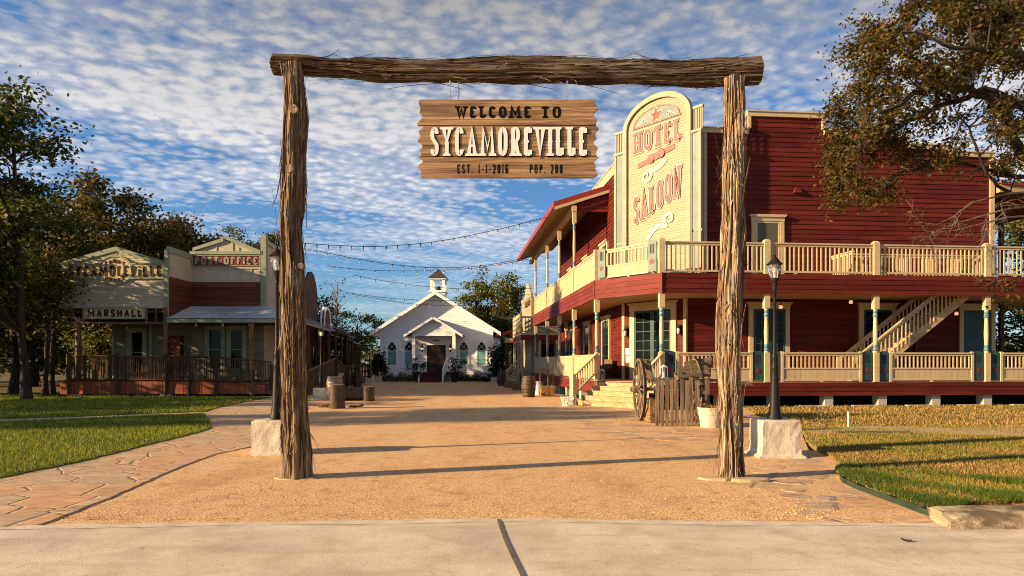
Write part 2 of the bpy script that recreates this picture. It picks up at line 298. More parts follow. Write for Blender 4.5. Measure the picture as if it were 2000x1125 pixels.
L_dark = leafmat('dark_green_leaves', [(0.016, 0.031, 0.005), (0.04, 0.064, 0.010), (0.068, 0.088, 0.015), (0.10, 0.10, 0.018), (0.14, 0.10, 0.02)])
L_autumn = leafmat('olive_autumn_leaves', [(0.026, 0.038, 0.006), (0.058, 0.070, 0.011), (0.105, 0.095, 0.015), (0.17, 0.11, 0.017), (0.13, 0.05, 0.012)])
L_gold = leafmat('golden_olive_leaves', [(0.020, 0.025, 0.004), (0.045, 0.046, 0.006), (0.075, 0.062, 0.009), (0.13, 0.09, 0.012), (0.12, 0.035, 0.009)])
L_green = leafmat('mid_green_leaves', [(0.035, 0.055, 0.007), (0.08, 0.11, 0.012), (0.13, 0.15, 0.018), (0.18, 0.17, 0.025), (0.20, 0.15, 0.025)])
L_shrub = leafmat('shrub_leaves', [(0.008, 0.018, 0.004), (0.02, 0.036, 0.007), (0.035, 0.055, 0.012)], 0.2)
L_grass = leafmat('grass_blades', [(0.06, 0.095, 0.006), (0.13, 0.18, 0.012), (0.22, 0.26, 0.025), (0.34, 0.30, 0.05)], 0.35)
L_dry = leafmat('dry_grass_blades', [(0.07, 0.085, 0.012), (0.20, 0.135, 0.035), (0.34, 0.22, 0.07), (0.46, 0.32, 0.13)], 0.25)
L_dgreen = leafmat('lush_tuft_blades', [(0.03, 0.065, 0.008), (0.06, 0.11, 0.012), (0.13, 0.16, 0.025)], 0.3)
L_litter = leafmat('fallen_leaves', [(0.10, 0.045, 0.015), (0.22, 0.11, 0.035), (0.30, 0.19, 0.08), (0.08, 0.05, 0.025)], 0.1)

# ------------------------------------------------------------------ object helpers
def link(o, parent=None):
    C.objects.link(o)
    if parent is not None: o.parent = parent
    return o
def tag(o, label, cat, group=None, kind=None):
    if label: o['label'] = label
    if cat: o['category'] = cat
    if group: o['group'] = group
    if kind: o['kind'] = kind
    return o
def thing(name, label, cat, loc=(0, 0, 0), rz=0.0, group=None):
    o = bpy.data.objects.new(name, None); link(o); o.location = loc; o.rotation_euler = (0, 0, rz); o.empty_display_size = 0.2
    return tag(o, label, cat, group)
def dup(root, loc, rz=0.0, label=None, scale=None):
    def cp(o, par):
        c = o.copy(); C.objects.link(c)
        if par is not None: c.parent = par
        for ch in list(o.children): cp(ch, c)
        return c
    r = cp(root, None); r.location = loc; r.rotation_euler = (0, 0, rz)
    if scale: r.scale = (scale,) * 3 if not isinstance(scale, tuple) else scale
    if label: r['label'] = label
    return r

class MB:
    def __init__(s): s.v = []; s.f = []
    def add(s, vs, fs):
        b = len(s.v); s.v.extend(tuple(q) for q in vs); s.f.extend([tuple(b + i for i in f) for f in fs])
    def hexa(s, p):   # p: 4 bottom (ccw) + 4 top
        s.add(p, [(3, 2, 1, 0), (4, 5, 6, 7), (0, 1, 5, 4), (1, 2, 6, 5), (2, 3, 7, 6), (3, 0, 4, 7)])
    def box(s, x0, x1, y0, y1, z0, z1):
        s.hexa([(x0, y0, z0), (x1, y0, z0), (x1, y1, z0), (x0, y1, z0), (x0, y0, z1), (x1, y0, z1), (x1, y1, z1), (x0, y1, z1)])
    def quad(s, a, b, c, d): s.add([a, b, c, d], [(0, 1, 2, 3)])
    def bar(s, a, b, w, h, up=(0, 0, 1)):    # rectangular bar from a to b
        a = Vector(a); b = Vector(b); d = (b - a).normalized(); up = Vector(up)
        if abs(d.dot(up)) > 0.98: up = Vector((0, 1, 0))
        r = d.cross(up).normalized(); uu = r.cross(d)
        o = [(-1, -1), (1, -1), (1, 1), (-1, 1)]
        s.hexa([a + r * (x * w / 2) + uu * (y * h / 2) for x, y in o] + [b + r * (x * w / 2) + uu * (y * h / 2) for x, y in o])
    def tube(s, path, rad, n=8, cap=True):
        P = [Vector(p) for p in path]; m = len(P); b = len(s.v)
        if not hasattr(rad, '__len__'): rad = [rad] * m
        prev = None
        for i in range(m):
            d = (P[min(i + 1, m - 1)] - P[max(i - 1, 0)])
            d = d.normalized() if d.length > 1e-9 else Vector((0, 0, 1))
            if prev is None:
                r = d.cross(Vector((0, 0, 1)) if abs(d.z) < 0.9 else Vector((0, 1, 0))).normalized()
            else:
                r = (prev - d * prev.dot(d)); r = r.normalized() if r.length > 1e-6 else d.orthogonal().normalized()
            prev = r; q = d.cross(r)
            for k in range(n):
                a = 2 * math.pi * k / n
                s.v.append(tuple(P[i] + (r * math.cos(a) + q * math.sin(a)) * rad[i]))
        for i in range(m - 1):
            for k in range(n):
                k2 = (k + 1) % n
                s.f.append((b + i * n + k, b + i * n + k2, b + (i + 1) * n + k2, b + (i + 1) * n + k))
        if cap:
            s.f.append(tuple(b + k for k in reversed(range(n)))); s.f.append(tuple(b + (m - 1) * n + k for k in range(n)))
    def lathe(s, prof, n=16, at=(0, 0, 0)):
        b = len(s.v); m = len(prof)
        for r, z in prof:
            for k in range(n):
                a = 2 * math.pi * k / n; s.v.append((at[0] + r * math.cos(a), at[1] + r * math.sin(a), at[2] + z))
        for i in range(m - 1):
            for k in range(n):
                k2 = (k + 1) % n; s.f.append((b + i * n + k, b + i * n + k2, b + (i + 1) * n + k2, b + (i + 1) * n + k))
        s.f.append(tuple(b + k for k in reversed(range(n)))); s.f.append(tuple(b + (m - 1) * n + k for k in range(n)))
    def poly(s, pts, z0, z1):    # vertical prism from ground polygon
        n = len(pts); s.add([(x, y, z0) for x, y in pts] + [(x, y, z1) for x, y in pts],
            [tuple(reversed(range(n))), tuple(range(n, 2 * n))] + [(i, (i + 1) % n, n + (i + 1) % n, n + i) for i in range(n)])
    def build(s, name, m, parent=None, smooth=False, bevel=0.0, label=None):
        me = bpy.data.meshes.new(name); me.from_pydata(s.v, [], s.f); me.update()
        if m: me.materials.append(m)
        if smooth:
            me.polygons.foreach_set('use_smooth', [True] * len(me.polygons))
            try: me.set_sharp_from_angle(angle=R(42))
            except Exception: pass
        o = bpy.data.objects.new(name, me); link(o, parent)
        if bevel:
            bv = o.modifiers.new('bevel', 'BEVEL'); bv.width = bevel; bv.segments = 2; bv.limit_method = 'ANGLE'
        if label: o['label'] = label
        return o

class Wall:
    """a vertical plane: o origin, d direction along it; outward normal lies to the right of d"""
    def __init__(s, p, q):
        s.o = Vector((p[0], p[1])); s.d = (Vector((q[0], q[1])) - s.o); s.L = s.d.length; s.d.normalize(); s.n = Vector((s.d.y, -s.d.x))
    def pt(s, t, off, z): p = s.o + s.d * t + s.n * off; return (p.x, p.y, z)
    def box(s, mb, t0, t1, a0, a1, z0, z1):   # a0 inner offset, a1 outer offset
        mb.hexa([s.pt(t0, a1, z0), s.pt(t1, a1, z0), s.pt(t1, a0, z0), s.pt(t0, a0, z0), s.pt(t0, a1, z1), s.pt(t1, a1, z1), s.pt(t1, a0, z1), s.pt(t0, a0, z1)])
    def prism(s, mb, poly, a0, a1):           # poly of (t,z) ccw seen from outside
        n = len(poly)
        mb.add([s.pt(t, a1, z) for t, z in poly] + [s.pt(t, a0, z) for t, z in poly],
               [tuple(range(n)), tuple(reversed(range(n, 2 * n)))] + [(n + i, n + (i + 1) % n, (i + 1) % n, i) for i in range(n)])
    def siding(s, mb, z0, z1, rng, pitch=0.16, depth=0.022, back=0.10, off=0.0):
        """lapped boards; rng is (t0,t1) or a function of z giving (t0,t1)"""
        f = rng if callable(rng) else (lambda z: rng)
        k = max(1, round((z1 - z0) / pitch)); h = (z1 - z0) / k
        for i in range(k):
            a, b = z0 + i * h, z0 + (i + 1) * h
            (p0, p1), (q0, q1) = f(a), f(b)
            if p1 - p0 < 0.01: continue
            q_ = random.Random(int(a * 977 + i * 31 + p1 * 13)); cuts = []; t = max(p0, q0) + q_.uniform(.8, 4.2)
            while t < min(p1, q1) - .6: cuts.append(t); t += q_.uniform(2.4, 4.9)
            lo = [(p0, q0)] + [(c + .002, c + .002) for c in cuts]; hi = [(c - .002, c - .002) for c in cuts] + [(p1, q1)]
            for (A0, B0), (A1, B1) in zip(lo, hi):
                wv = q_.uniform(-.002, .003)
                v = [s.pt(A0, off + depth + wv, a), s.pt(A1, off + depth + wv, a), s.pt(B1, off, b), s.pt(B0, off, b), s.pt(A0, off - back, a), s.pt(A1, off - back, a), s.pt(B1, off - back, b), s.pt(B0, off - back, b)]
                mb.add(v, [(0, 1, 2, 3), (4, 5, 1, 0), (5, 6, 2, 1), (7, 4, 0, 3), (6, 7, 3, 2), (5, 4, 7, 6)])

# ------------------------------------------------------------------ stroke lettering
def arc(cx, cy, rx, ry, a0, a1, n=7):
    return [(cx + rx * math.cos(R(a0 + (a1 - a0) * i / n)), cy + ry * math.sin(R(a0 + (a1 - a0) * i / n))) for i in range(n + 1)]
_O = arc(.5, .68, .5, .32, 0, 180, 8) + arc(.5, .32, .5, .32, 180, 360, 8)
_C = arc(.5, .70, .5, .30, 20, 180, 8) + arc(.5, .30, .5, .30, 180, 340, 8)
_S = arc(.5, .75, .5, .25, 10, 180, 7) + [(.06, .62), (.5, .5), (.94, .38)] + arc(.5, .25, .5, .25, 0, -170, 7)
GL = {  # width, strokes[(pts, closed)], serif points
 'A': (1.0, [([(0, 0), (.5, 1), (1, 0)], 0), ([(.22, .34), (.78, .34)], 0)], [(0, 0), (1, 0)]),
 'C': (.9, [(_C, 0)], []),
 'E': (.85, [([(.12, 0), (.12, 1)], 0), ([(0, 1), (1, 1)], 0), ([(.12, .5), (.75, .5)], 0), ([(0, 0), (1, 0)], 0), ([(1, 0), (1, .18)], 0), ([(1, 1), (1, .82)], 0)], []),
 'F': (.85, [([(.12, 0), (.12, 1)], 0), ([(0, 1), (1, 1)], 0), ([(.12, .5), (.75, .5)], 0), ([(1, 1), (1, .78)], 0)], [(.12, 0)]),
 'H': (1.05, [([(.08, 0), (.08, 1)], 0), ([(.92, 0), (.92, 1)], 0), ([(.08, .5), (.92, .5)], 0)], [(.08, 0), (.08, 1), (.92, 0), (.92, 1)]),
 'I': (.42, [([(.5, 0), (.5, 1)], 0)], [(.5, 0), (.5, 1)]),
 'i': (.42, [([(.5, 0), (.5, .68)], 0), ([(.5, .86), (.5, 1)], 0)], [(.5, 0)]),
 'L': (.85, [([(.12, 0), (.12, 1)], 0), ([(0, 0), (1, 0)], 0), ([(1, 0), (1, .26)], 0)], [(.12, 1)]),
 'M': (1.5, [([(.05, 0), (.12, 1), (.5, .25), (.88, 1), (.95, 0)], 0)], [(.05, 0), (.95, 0)]),
 'N': (1.05, [([(.05, 0), (.05, 1), (.95, 0), (.95, 1)], 0)], [(.05, 0), (.95, 1)]),
 'O': (.95, [(_O, 1)], []),
 'P': (.9, [([(.1, 0), (.1, 1)], 0), ([(0, 1), (.6, 1)] + arc(.62, .74, .38, .26, 90, -90, 7) + [(.1, .48)], 0)], [(.1, 0)]),
 'R': (.98, [([(.1, 0), (.1, 1)], 0), ([(0, 1), (.55, 1)] + arc(.58, .76, .36, .24, 90, -90, 7) + [(.1, .52)], 0), ([(.5, .52), (.92, 0)], 0)], [(.1, 0), (.92, 0)]),
 'r': (.7, [([(.1, 0), (.1, .95)], 0), ([(.1, .6), (.4, .93), (1, .93)], 0)], []),
 'S': (.85, [(_S, 0)], []),
 'T': (.9, [([(.5, 0), (.5, 1)], 0), ([(0, 1), (1, 1)], 0), ([(0, 1), (0, .84)], 0), ([(1, 1), (1, .84)], 0)], [(.5, 0)]),
 'U': (1.0, [([(.08, 1), (.08, .3)] + arc(.5, .3, .42, .3, 180, 360, 8) + [(.92, 1)], 0)], [(.08, 1), (.92, 1)]),
 'V': (1.0, [([(0, 1), (.5, 0), (1, 1)], 0)], [(0, 1), (1, 1)]),
 'W': (1.35, [([(0, 1), (.25, 0), (.5, .85), (.75, 0), (1, 1)], 0)], [(0, 1), (1, 1)]),
 'Y': (1.0, [([(0, 1), (.5, .48), (1, 1)], 0), ([(.5, .5), (.5, 0)], 0)], [(0, 1), (1, 1), (.5, 0)]),
 '0': (.8, [(_O, 1)], []), '1': (.42, [([(.1, .82), (.5, 1), (.5, 0)], 0)], [(.5, 0)]),
 '2': (.8, [(arc(.5, .72, .48, .28, 165, -20, 8) + [(.05, 0)], 0), ([(0, 0), (1, 0)], 0)], []),
 '6': (.8, [(arc(.5, .72, .48, .28, 30, 180, 6) + arc(.5, .28, .48, .28, 180, 540, 14), 0)], []),
 '.': (.25, [([(.5, 0), (.5, .12)], 0)], []), '-': (.6, [([(-.25, .45), (1.25, .45)], 0)], []), ' ': (.6, [], []), '·': (.35, [([(.5, .42), (.5, .58)], 0)], []),
}
def stroke(pts, closed, hx, hy):
    n = len(pts); L = []; Rr = []
    for i in range(n):
        if closed: a, b = pts[i - 1], pts[(i + 1) % n]; c = pts[i]
        else: a, c, b = pts[max(i - 1, 0)], pts[i], pts[min(i + 1, n - 1)]
        def nrm(p, q):
            dx, dy = q[0] - p[0], q[1] - p[1]; l = math.hypot(dx, dy) or 1e-9; return (-dy / l, dx / l)
        n1 = nrm(a, c) if a != c else nrm(c, b); n2 = nrm(c, b) if b != c else nrm(a, c)
        mx, my = n1[0] + n2[0], n1[1] + n2[1]; l = math.hypot(mx, my) or 1e-9; mx /= l; my /= l
        k = 1 / max(0.45, mx * n1[0] + my * n1[1])
        L.append((c[0] + mx * hx * k, c[1] + my * hy * k)); Rr.append((c[0] - mx * hx * k, c[1] - my * hy * k))
    return L, Rr
def text(mb, wall, s, t0, t1, z0, z1, off, depth, stem=0.2, bar=0.12, serif=True, nub=False, gap=0.22, eps=0.00012, rise=0.0, grow=0.0, zfun=None, dt=0.0, dz=0.0, fat=0.0):
    """lettering standing off a wall; stem/bar are fractions of the letter height"""
    H = z1 - z0; wid = [GL[c][0] for c in s]; tot = sum(wid) + gap * (len(s) - 1); U = (t1 - t0) / tot
    hx, hy = stem * H / 2, bar * H / 2; x = t0; k = 0
    for c, w in zip(s, wid):
        cw = w * U; mid = (x + cw / 2 - t0) / (t1 - t0)
        zb = zfun(mid) if zfun else z0 + rise * mid
        def mp(p):
            fr = (x + p[0] * cw - t0) / (t1 - t0)
            zl = z0 + rise * fr if zfun is None else zb
            return (x + hx + p[0] * (cw - 2 * hx) + dt, zl + hy + p[1] * (H * (1 + grow * fr) - 2 * hy) + dz)
        def emit(Ls, Rs, closed):
            nonlocal k
            n = len(Ls); a1 = off + depth + k * eps; k += 1
            V = [wall.pt(p[0], a1, p[1]) for p in Ls] + [wall.pt(p[0], a1, p[1]) for p in Rs] + [wall.pt(p[0], off, p[1]) for p in Ls] + [wall.pt(p[0], off, p[1]) for p in Rs]
            fs = []
            for i in range(n if closed else n - 1):
                j = (i + 1) % n
                fs += [(n + i, n + j, j, i), (i, j, 2 * n + j, 2 * n + i), (3 * n + i, 3 * n + j, n + j, n + i)]
            if not closed: fs += [(n, 0, 2 * n, 3 * n), (n - 1, 2 * n - 1, 4 * n - 1, 3 * n - 1)]
            mb.add(V, fs)
        for pts, closed in GL[c][1]:
            q = [mp(p) for p in pts]; Ls, Rs = stroke(q, closed, hx + fat, hy + fat); emit(Ls, Rs, closed)
            if nub and len(pts) == 2 and abs(pts[0][0] - pts[1][0]) < 1e-6 and abs(pts[0][1] - pts[1][1]) > .6:
                m_ = mp((pts[0][0], .5)); r_ = hx * 1.4 + fat; e_ = H * 0.075
                emit([(m_[0], m_[1] + e_), (m_[0] + r_, m_[1])], [(m_[0] - r_, m_[1]), (m_[0], m_[1] - e_)], 0)
        if serif:
            for p in GL[c][2]:
                q = mp(p); sw = hx * 2.1 + fat; yy = q[1]
                sg = 1 if p[1] < .5 else -1
                emit([(q[0] - sw, yy - sg * hy - fat * sg), (q[0] + sw, yy - sg * hy - fat * sg)][::sg], [(q[0] - sw * .8, yy + sg * hy), (q[0] + sw * .8, yy + sg * hy)][::sg], 0)
        x += cw + gap * U
    return mb

def star_pts(cx, cz, r, k=0.42, rot=90, n=5):
    return [(cx + (r if i % 2 == 0 else r * k) * math.cos(R(rot + 180 / n * i)), cz + (r if i % 2 == 0 else r * k) * math.sin(R(rot + 180 / n * i))) for i in range(2 * n)]
def prism_fan(wall, mb, pts, cen, a0, a1):
    n = len(pts); V = [wall.pt(cen[0], a1 + 0.006, cen[1])] + [wall.pt(t, a1, z) for t, z in pts] + [wall.pt(t, a0, z) for t, z in pts]
    mb.add(V, [(0, 1 + i, 1 + (i + 1) % n) for i in range(n)] + [(1 + n + i, 1 + n + (i + 1) % n, 1 + (i + 1) % n, 1 + i) for i in range(n)])

# ------------------------------------------------------------------ foliage helpers
def leaf_mesh(name, cen, size, m, rng, parent=None, droop=0.35, wr=0.55):
    n = len(cen); cen = np.asarray(cen, dtype=np.float32)
    a = rng.normal(size=(n, 3)); a[:, 2] = a[:, 2] * 0.6 - droop; a /= np.linalg.norm(a, axis=1, keepdims=True)
    b = np.cross(a, rng.normal(size=(n, 3))); b /= np.linalg.norm(b, axis=1, keepdims=True) + 1e-9
    L = size * rng.uniform(0.6, 1.35, (n, 1)) / 2
    v = np.empty((n, 4, 3), dtype=np.float32)
    v[:, 0] = cen - a * L; v[:, 1] = cen + b * L * wr; v[:, 2] = cen + a * L; v[:, 3] = cen - b * L * wr
    return quads(name, v, m, parent)
def quads(name, v, m, parent=None, k=4):
    n = len(v); me = bpy.data.meshes.new(name)
    me.vertices.add(n * k); me.vertices.foreach_set('co', np.ascontiguousarray(v, dtype=np.float32).ravel())
    me.loops.add(n * k); me.loops.foreach_set('vertex_index', np.arange(n * k, dtype=np.int32))
    me.polygons.add(n); me.polygons.foreach_set('loop_start', np.arange(0, n * k, k, dtype=np.int32)); me.polygons.foreach_set('loop_total', np.full(n, k, dtype=np.int32))
    me.update(calc_edges=True); me.materials.append(m)
    o = bpy.data.objects.new(name, me); return link(o, parent)

def make_tree(name, label, cat, loc, ells, trunk_h, trunk_r, clumps, per, clump_r, leaf, lm, seed, group=None, bark=None, lean=(0, 0), nbr=26, bare=0.0, trunks=1):
    """ells: crown ellipsoids (x,y,z,rx,ry,rz) in local metres; leaves sit in clumps carried by limbs"""
    rng = np.random.default_rng(seed); rd = random.Random(seed)
    root = thing(name, label, cat, loc, 0, group)
    vol = np.array([e[3] * e[4] * e[5] for e in ells]); pr = vol / vol.sum()
    cc = []
    for _ in range(clumps):
        e = ells[rng.choice(len(ells), p=pr)]
        d = rng.normal(size=3); d /= np.linalg.norm(d); r = rng.uniform(0.25, 1.0) ** 0.55
        cc.append((e[0] + d[0] * r * e[3], e[1] + d[1] * r * e[4], e[2] + d[2] * r * e[5]))
    cc = np.array(cc)
    tb = MB(); top = Vector((lean[0], lean[1], trunk_h)); stems = []
    for k in range(trunks):
        off = Vector((rd.uniform(-.5, .5), rd.uniform(-.5, .5), 0)) * (0 if trunks == 1 else 1.2)
        pts = []; nseg = 9
        for i in range(nseg + 1):
            f = i / nseg
            pts.append(off * (1 + f) + Vector((top.x * f, top.y * f, top.z * f)) + Vector((rd.uniform(-1, 1), rd.uniform(-1, 1), 0)) * trunk_r * 0.5 * (f > 0))
        rads = [trunk_r * (1.55 if i == 0 else 1.0) * (1 - 0.75 * i / nseg) for i in range(nseg + 1)]
        tb.tube(pts, rads, 9); stems.append((pts, rads))
    order = list(range(clumps)); rd.shuffle(order)
    for j in order[:nbr]:
        pts, rads = rd.choice(stems); tgt = Vector(cc[j])
        zi = min(max((tgt.z - tgt.to_2d().length * 0.55) / trunk_h, 0.28), 0.97); i = int(zi * (len(pts) - 1))
        st = pts[i]; mid = st.lerp(tgt, 0.5) + Vector((rd.uniform(-.3, .3), rd.uniform(-.3, .3), 0.10 * (tgt - st).length))
        r0 = min(rads[i] * 0.6, 0.03 + 0.018 * (tgt - st).length)
        path = [st * (1 - f) ** 2 + mid * 2 * f * (1 - f) + tgt * f * f for f in [i_ / 7 for i_ in range(8)]]
        path = [path[0]] + [p + Vector((rd.uniform(-1, 1), rd.uniform(-1, 1), rd.uniform(-1, 1))) * 0.05 * (tgt - st).length * 0.5 for p in path[1:]]
        tb.tube(path, [r0 * (1 - 0.85 * f / 7) for f in range(8)], 5, False)
        for q in range(4):
            p0 = path[rd.randint(3, 6)]; dv = Vector((rd.gauss(0, 1), rd.gauss(0, 1), rd.gauss(0.3, .7))).normalized() * clump_r * rd.uniform(.8, 1.8)
            tb.tube([p0, p0 + dv * .5 + Vector((0, 0, .08)), p0 + dv], [r0 * .3, r0 * .2, r0 * .06], 4, False)
    tb.build('trunk', bark or M_bark, root, True)
    if per:
        w = rng.uniform(0.35, 1.6, clumps); idx = np.repeat(np.arange(clumps), np.maximum(1, (per * w)).astype(int))
        g = rng.normal(size=(len(idx), 3)) * np.array([1, 1, 0.62]) * clump_r * 0.62
        leaf_mesh('crown', cc[idx] + g, leaf, lm, rng, root)
    return root
exec_parts = True
# ================================================================== SETTING: ground
def ragged(pts, step, jit, seed=1):
    q = random.Random(seed); out = []
    for i in range(len(pts)):
        (x0, y0), (x1, y1) = pts[i], pts[(i + 1) % len(pts)]; L = math.hypot(x1 - x0, y1 - y0); far = min(abs(x0), abs(x1)) > 22
        n = 1 if far else max(1, min(120, int(L / step)))
        for k in range(n): f = k / n; out.append((x0 + (x1 - x0) * f + (0 if far else q.uniform(-jit, jit)), y0 + (y1 - y0) * f + (0 if far else q.uniform(-jit, jit))))
    return out
def sheet(name, pts, z0, z1, m, rag=None):
    if rag: pts = ragged(pts, *rag)
    mb = MB(); mb.poly(pts, z0, z1); o = mb.build(name, m); o['kind'] = 'structure'; return o
mb = MB(); mb.quad((-700, -60, -0.03), (700, -60, -0.03), (700, 1200, -0.03), (-700, 1200, -0.03)); mb.build('ground', M_earth)['kind'] = 'structure'
gr_pts = [(-14, 6.5), (9, 6.5), (9, 10.5), GP(1580, 880), GP(1562, 838), GP(1450, 798), (4.2, 26.5), (3.1, 28.5), (-0.6, 66), (-12.6, 66), (-11.7, 57.6), (-10.2, 34), (-13, 31), (-14, 20)]
sheet('gravel_street', gr_pts, -0.2, 0.0, M_gravel)
def P(*a): return [GP(x, y) for x, y in a]
near_l = P((-1500, 824), (0, 826), (150, 820), (290, 813), (398, 809), (410, 826), (412, 838), (386, 847), (300, 868), (150, 906), (0, 936), (-300, 985), (-900, 1060), (-1500, 1060))
far_l = P((-1500, 775), (0, 774), (300, 775), (530, 777), (478, 786), (420, 799), (400, 805), (290, 809), (150, 815), (0, 820), (-1500, 815))
sheet('lawn_near_left', near_l, -0.2, 0.030, M_lawn, (.14, .03))
sheet('lawn_far_left', far_l, -0.2, 0.03, M_lawn)
sheet('narrow_path', P((-1500, 813), (0, 819), (150, 814), (290, 808), (402, 804), (404, 811), (290, 814), (150, 821), (0, 827), (-1500, 826)), -0.2, 0.012, M_palepath)
flag_l = P((-1200, 1100), (-900, 1060), (-300, 985), (0, 936), (150, 906), (300, 868), (386, 847), (412, 838), (410, 826), (398, 808), (420, 799), (478, 786), (530, 777), (600, 775), (600, 800), (575, 835), (530, 858), (505, 870), (420, 888), (345, 915), (262, 953), (150, 1000), (75, 1027), (0, 1032), (-300, 1034))
sheet('flagstone_path', flag_l, -0.2, 0.015, M_flag, (.16, .018))
lawn_r = P((1562, 838), (1590, 838), (2000, 836), (2900, 836), (2900, 975), (2300, 985), (2000, 990), (1895, 992), (1850, 1012), (1800, 997), (1735, 972), (1672, 950), (1640, 937), (1632, 922), (1640, 907), (1610, 888), (1580, 868))
sheet('lawn_right', lawn_r, -0.2, 0.045, M_drylawn, (.14, .03))
sheet('lawn_before_saloon', P((1450, 796), (2000, 793), (3200, 785), (3200, 846), (2000, 842), (1570, 838), (1500, 822)), -0.2, 0.02, M_drylawn)
sheet('bare_sand_strip', P((1572, 839), (1700, 837), (2000, 840), (2900, 838), (2900, 853), (2000, 856), (1800, 852), (1640, 853), (1585, 850)), 0.0, 0.058, M_sand)
# road
sand_poly = P((1572, 839), (1700, 837), (2000, 840), (2900, 838), (2900, 853), (2000, 856), (1800, 852), (1640, 853), (1585, 850))
sheet('road', [(-60, -8), (60, -8), (60, 6.5), (4.4, 6.70), (-0.10, 6.93), (-5.0, 6.62), (-60, 6.3)], -0.3, 0.010, M_road)
rnd = random.Random(5)
edge = []
xs = np.linspace(-9, 9, 110)
EDG = lambda x: float(np.interp(x, [-9, -5, -.1, 4.4, 9], [6.5, 6.64, 6.95, 6.72, 6.66]))
top = [(x, EDG(x) + 0.012 * math.sin(x * 3.1) + rnd.uniform(-.022, .022) + (0.03 if rnd.random() < .08 else 0)) for x in xs]
bot = [(x, EDG(x) - .15 + 0.02 * math.sin(x * 2.1 + 1) + rnd.uniform(-.008, .008)) for x in xs]
mb = MB()
for i in range(len(xs) - 1):
    mb.add([(*bot[i], .014), (*bot[i + 1], .014), (*top[i + 1], .014), (*top[i], .014)], [(0, 1, 2, 3)])
mb.build('road_edge_strip', M_roadedge)['kind'] = 'structure'
mb = MB(); pj = [(-0.135, 6.9), (-0.10, 6.5), (-0.045, 6.0), (0.02, 5.5), (0.075, 5.1), (0.2, 4.2), (0.3, 3.0)]
for i in range(len(pj) - 1):
    (x0, y0), (x1, y1) = pj[i], pj[i + 1]; w = 0.017
    mb.quad((x0 - w, y0, .018), (x0 + w, y0, .018), (x1 + w, y1, .018), (x1 - w, y1, .018))
mb.build('road_joint', mat('joint_filler', (0.09, 0.065, 0.045), (0.16, 0.12, 0.085), 0.9, (9, 9, 9)))['kind'] = 'structure'
# low kerb beside the dry lawn, broken at its end
kw = Wall((4.22, 6.50), (20, 6.46)); mb = MB(); rk = random.Random(3)
prof = [(0.0, 0.0), (0.02, 0.09), (0.05, 0.135), (0.10, 0.155), (0.36, 0.165), (0.42, 0.14), (0.44, 0.0)]
N = len(prof); cols_ = []
for i, t in enumerate([0, 0.05, 0.12, 0.3, 1, 3, 6, 10, 15]):
    jit = 0.045 if i < 1 else (0.012 if i < 3 else 0.003)
    cols_.append([kw.pt(t + (rk.uniform(-.08, .05) if i == 0 else 0), -a + rk.uniform(-jit, jit), z + (rk.uniform(-jit, 0) if z > 0 else 0)) for a, z in prof])
for i in range(len(cols_) - 1):
    mb.add(cols_[i] + cols_[i + 1], [(k + 1, k, N + k, N + k + 1) for k in range(N - 1)])
mb.add(cols_[0], [tuple(range(N))])
kerb = mb.build('kerb', M_kerb); kerb['kind'] = 'structure'
# worn flags around the right-hand post and in front of the porch
def flagpatch(poly, n, z, seed, smin, smax):
    rr = random.Random(seed); mb = MB(); done = []
    xs_ = [p[0] for p in poly]; ys_ = [p[1] for p in poly]
    def inside(x, y):
        c = False
        for i in range(len(poly)):
            (x1, y1), (x2, y2) = poly[i], poly[i - 1]
            if (y1 > y) != (y2 > y) and x < (x2 - x1) * (y - y1) / (y2 - y1) + x1: c = not c
        return c
    tries = 0
    while len(done) < n and tries < 4000:
        tries += 1
        x, y, r = rr.uniform(min(xs_), max(xs_)), rr.uniform(min(ys_), max(ys_)), rr.uniform(smin, smax)
        if not inside(x, y) or any(math.hypot((x - a) / 1.25, (y - b)) < 0.93 * (r + c) for a, b, c in done): continue
        done.append((x, y, r)); k = rr.randint(6, 9); a0 = rr.random() * 6
        pts = [(x + 1.25 * r * rr.uniform(.8, 1.08) * math.cos(a0 + 6.283 * i / k), y + r * rr.uniform(.8, 1.08) * math.sin(a0 + 6.283 * i / k)) for i in range(k)]
        zt = z + rr.uniform(-.011, -.003); b = len(mb.v)
        mb.v += [(px, py, zt) for px, py in pts] + [(x + (px - x) * 1.09, y + (py - y) * 1.12, -.008) for px, py in pts]
        mb.f += [tuple(b + i for i in range(k))] + [(b + k + i, b + k + (i + 1) % k, b + (i + 1) % k, b + i) for i in range(k)]
    o = mb.build('flagstone_patch', M_flag2); o['kind'] = 'structure'
flagpatch(P((1470, 905), (1560, 897), (1615, 905), (1632, 945), (1820, 1016), (1590, 1016), (1530, 968), (1480, 945)), 46, 0.0095, 2, .13, .30)
flagpatch(P((1100, 800), (1240, 800), (1260, 832), (1400, 840), (1420, 880), (1290, 872), (1150, 838)), 60, 0.0085, 4, .22, .5)

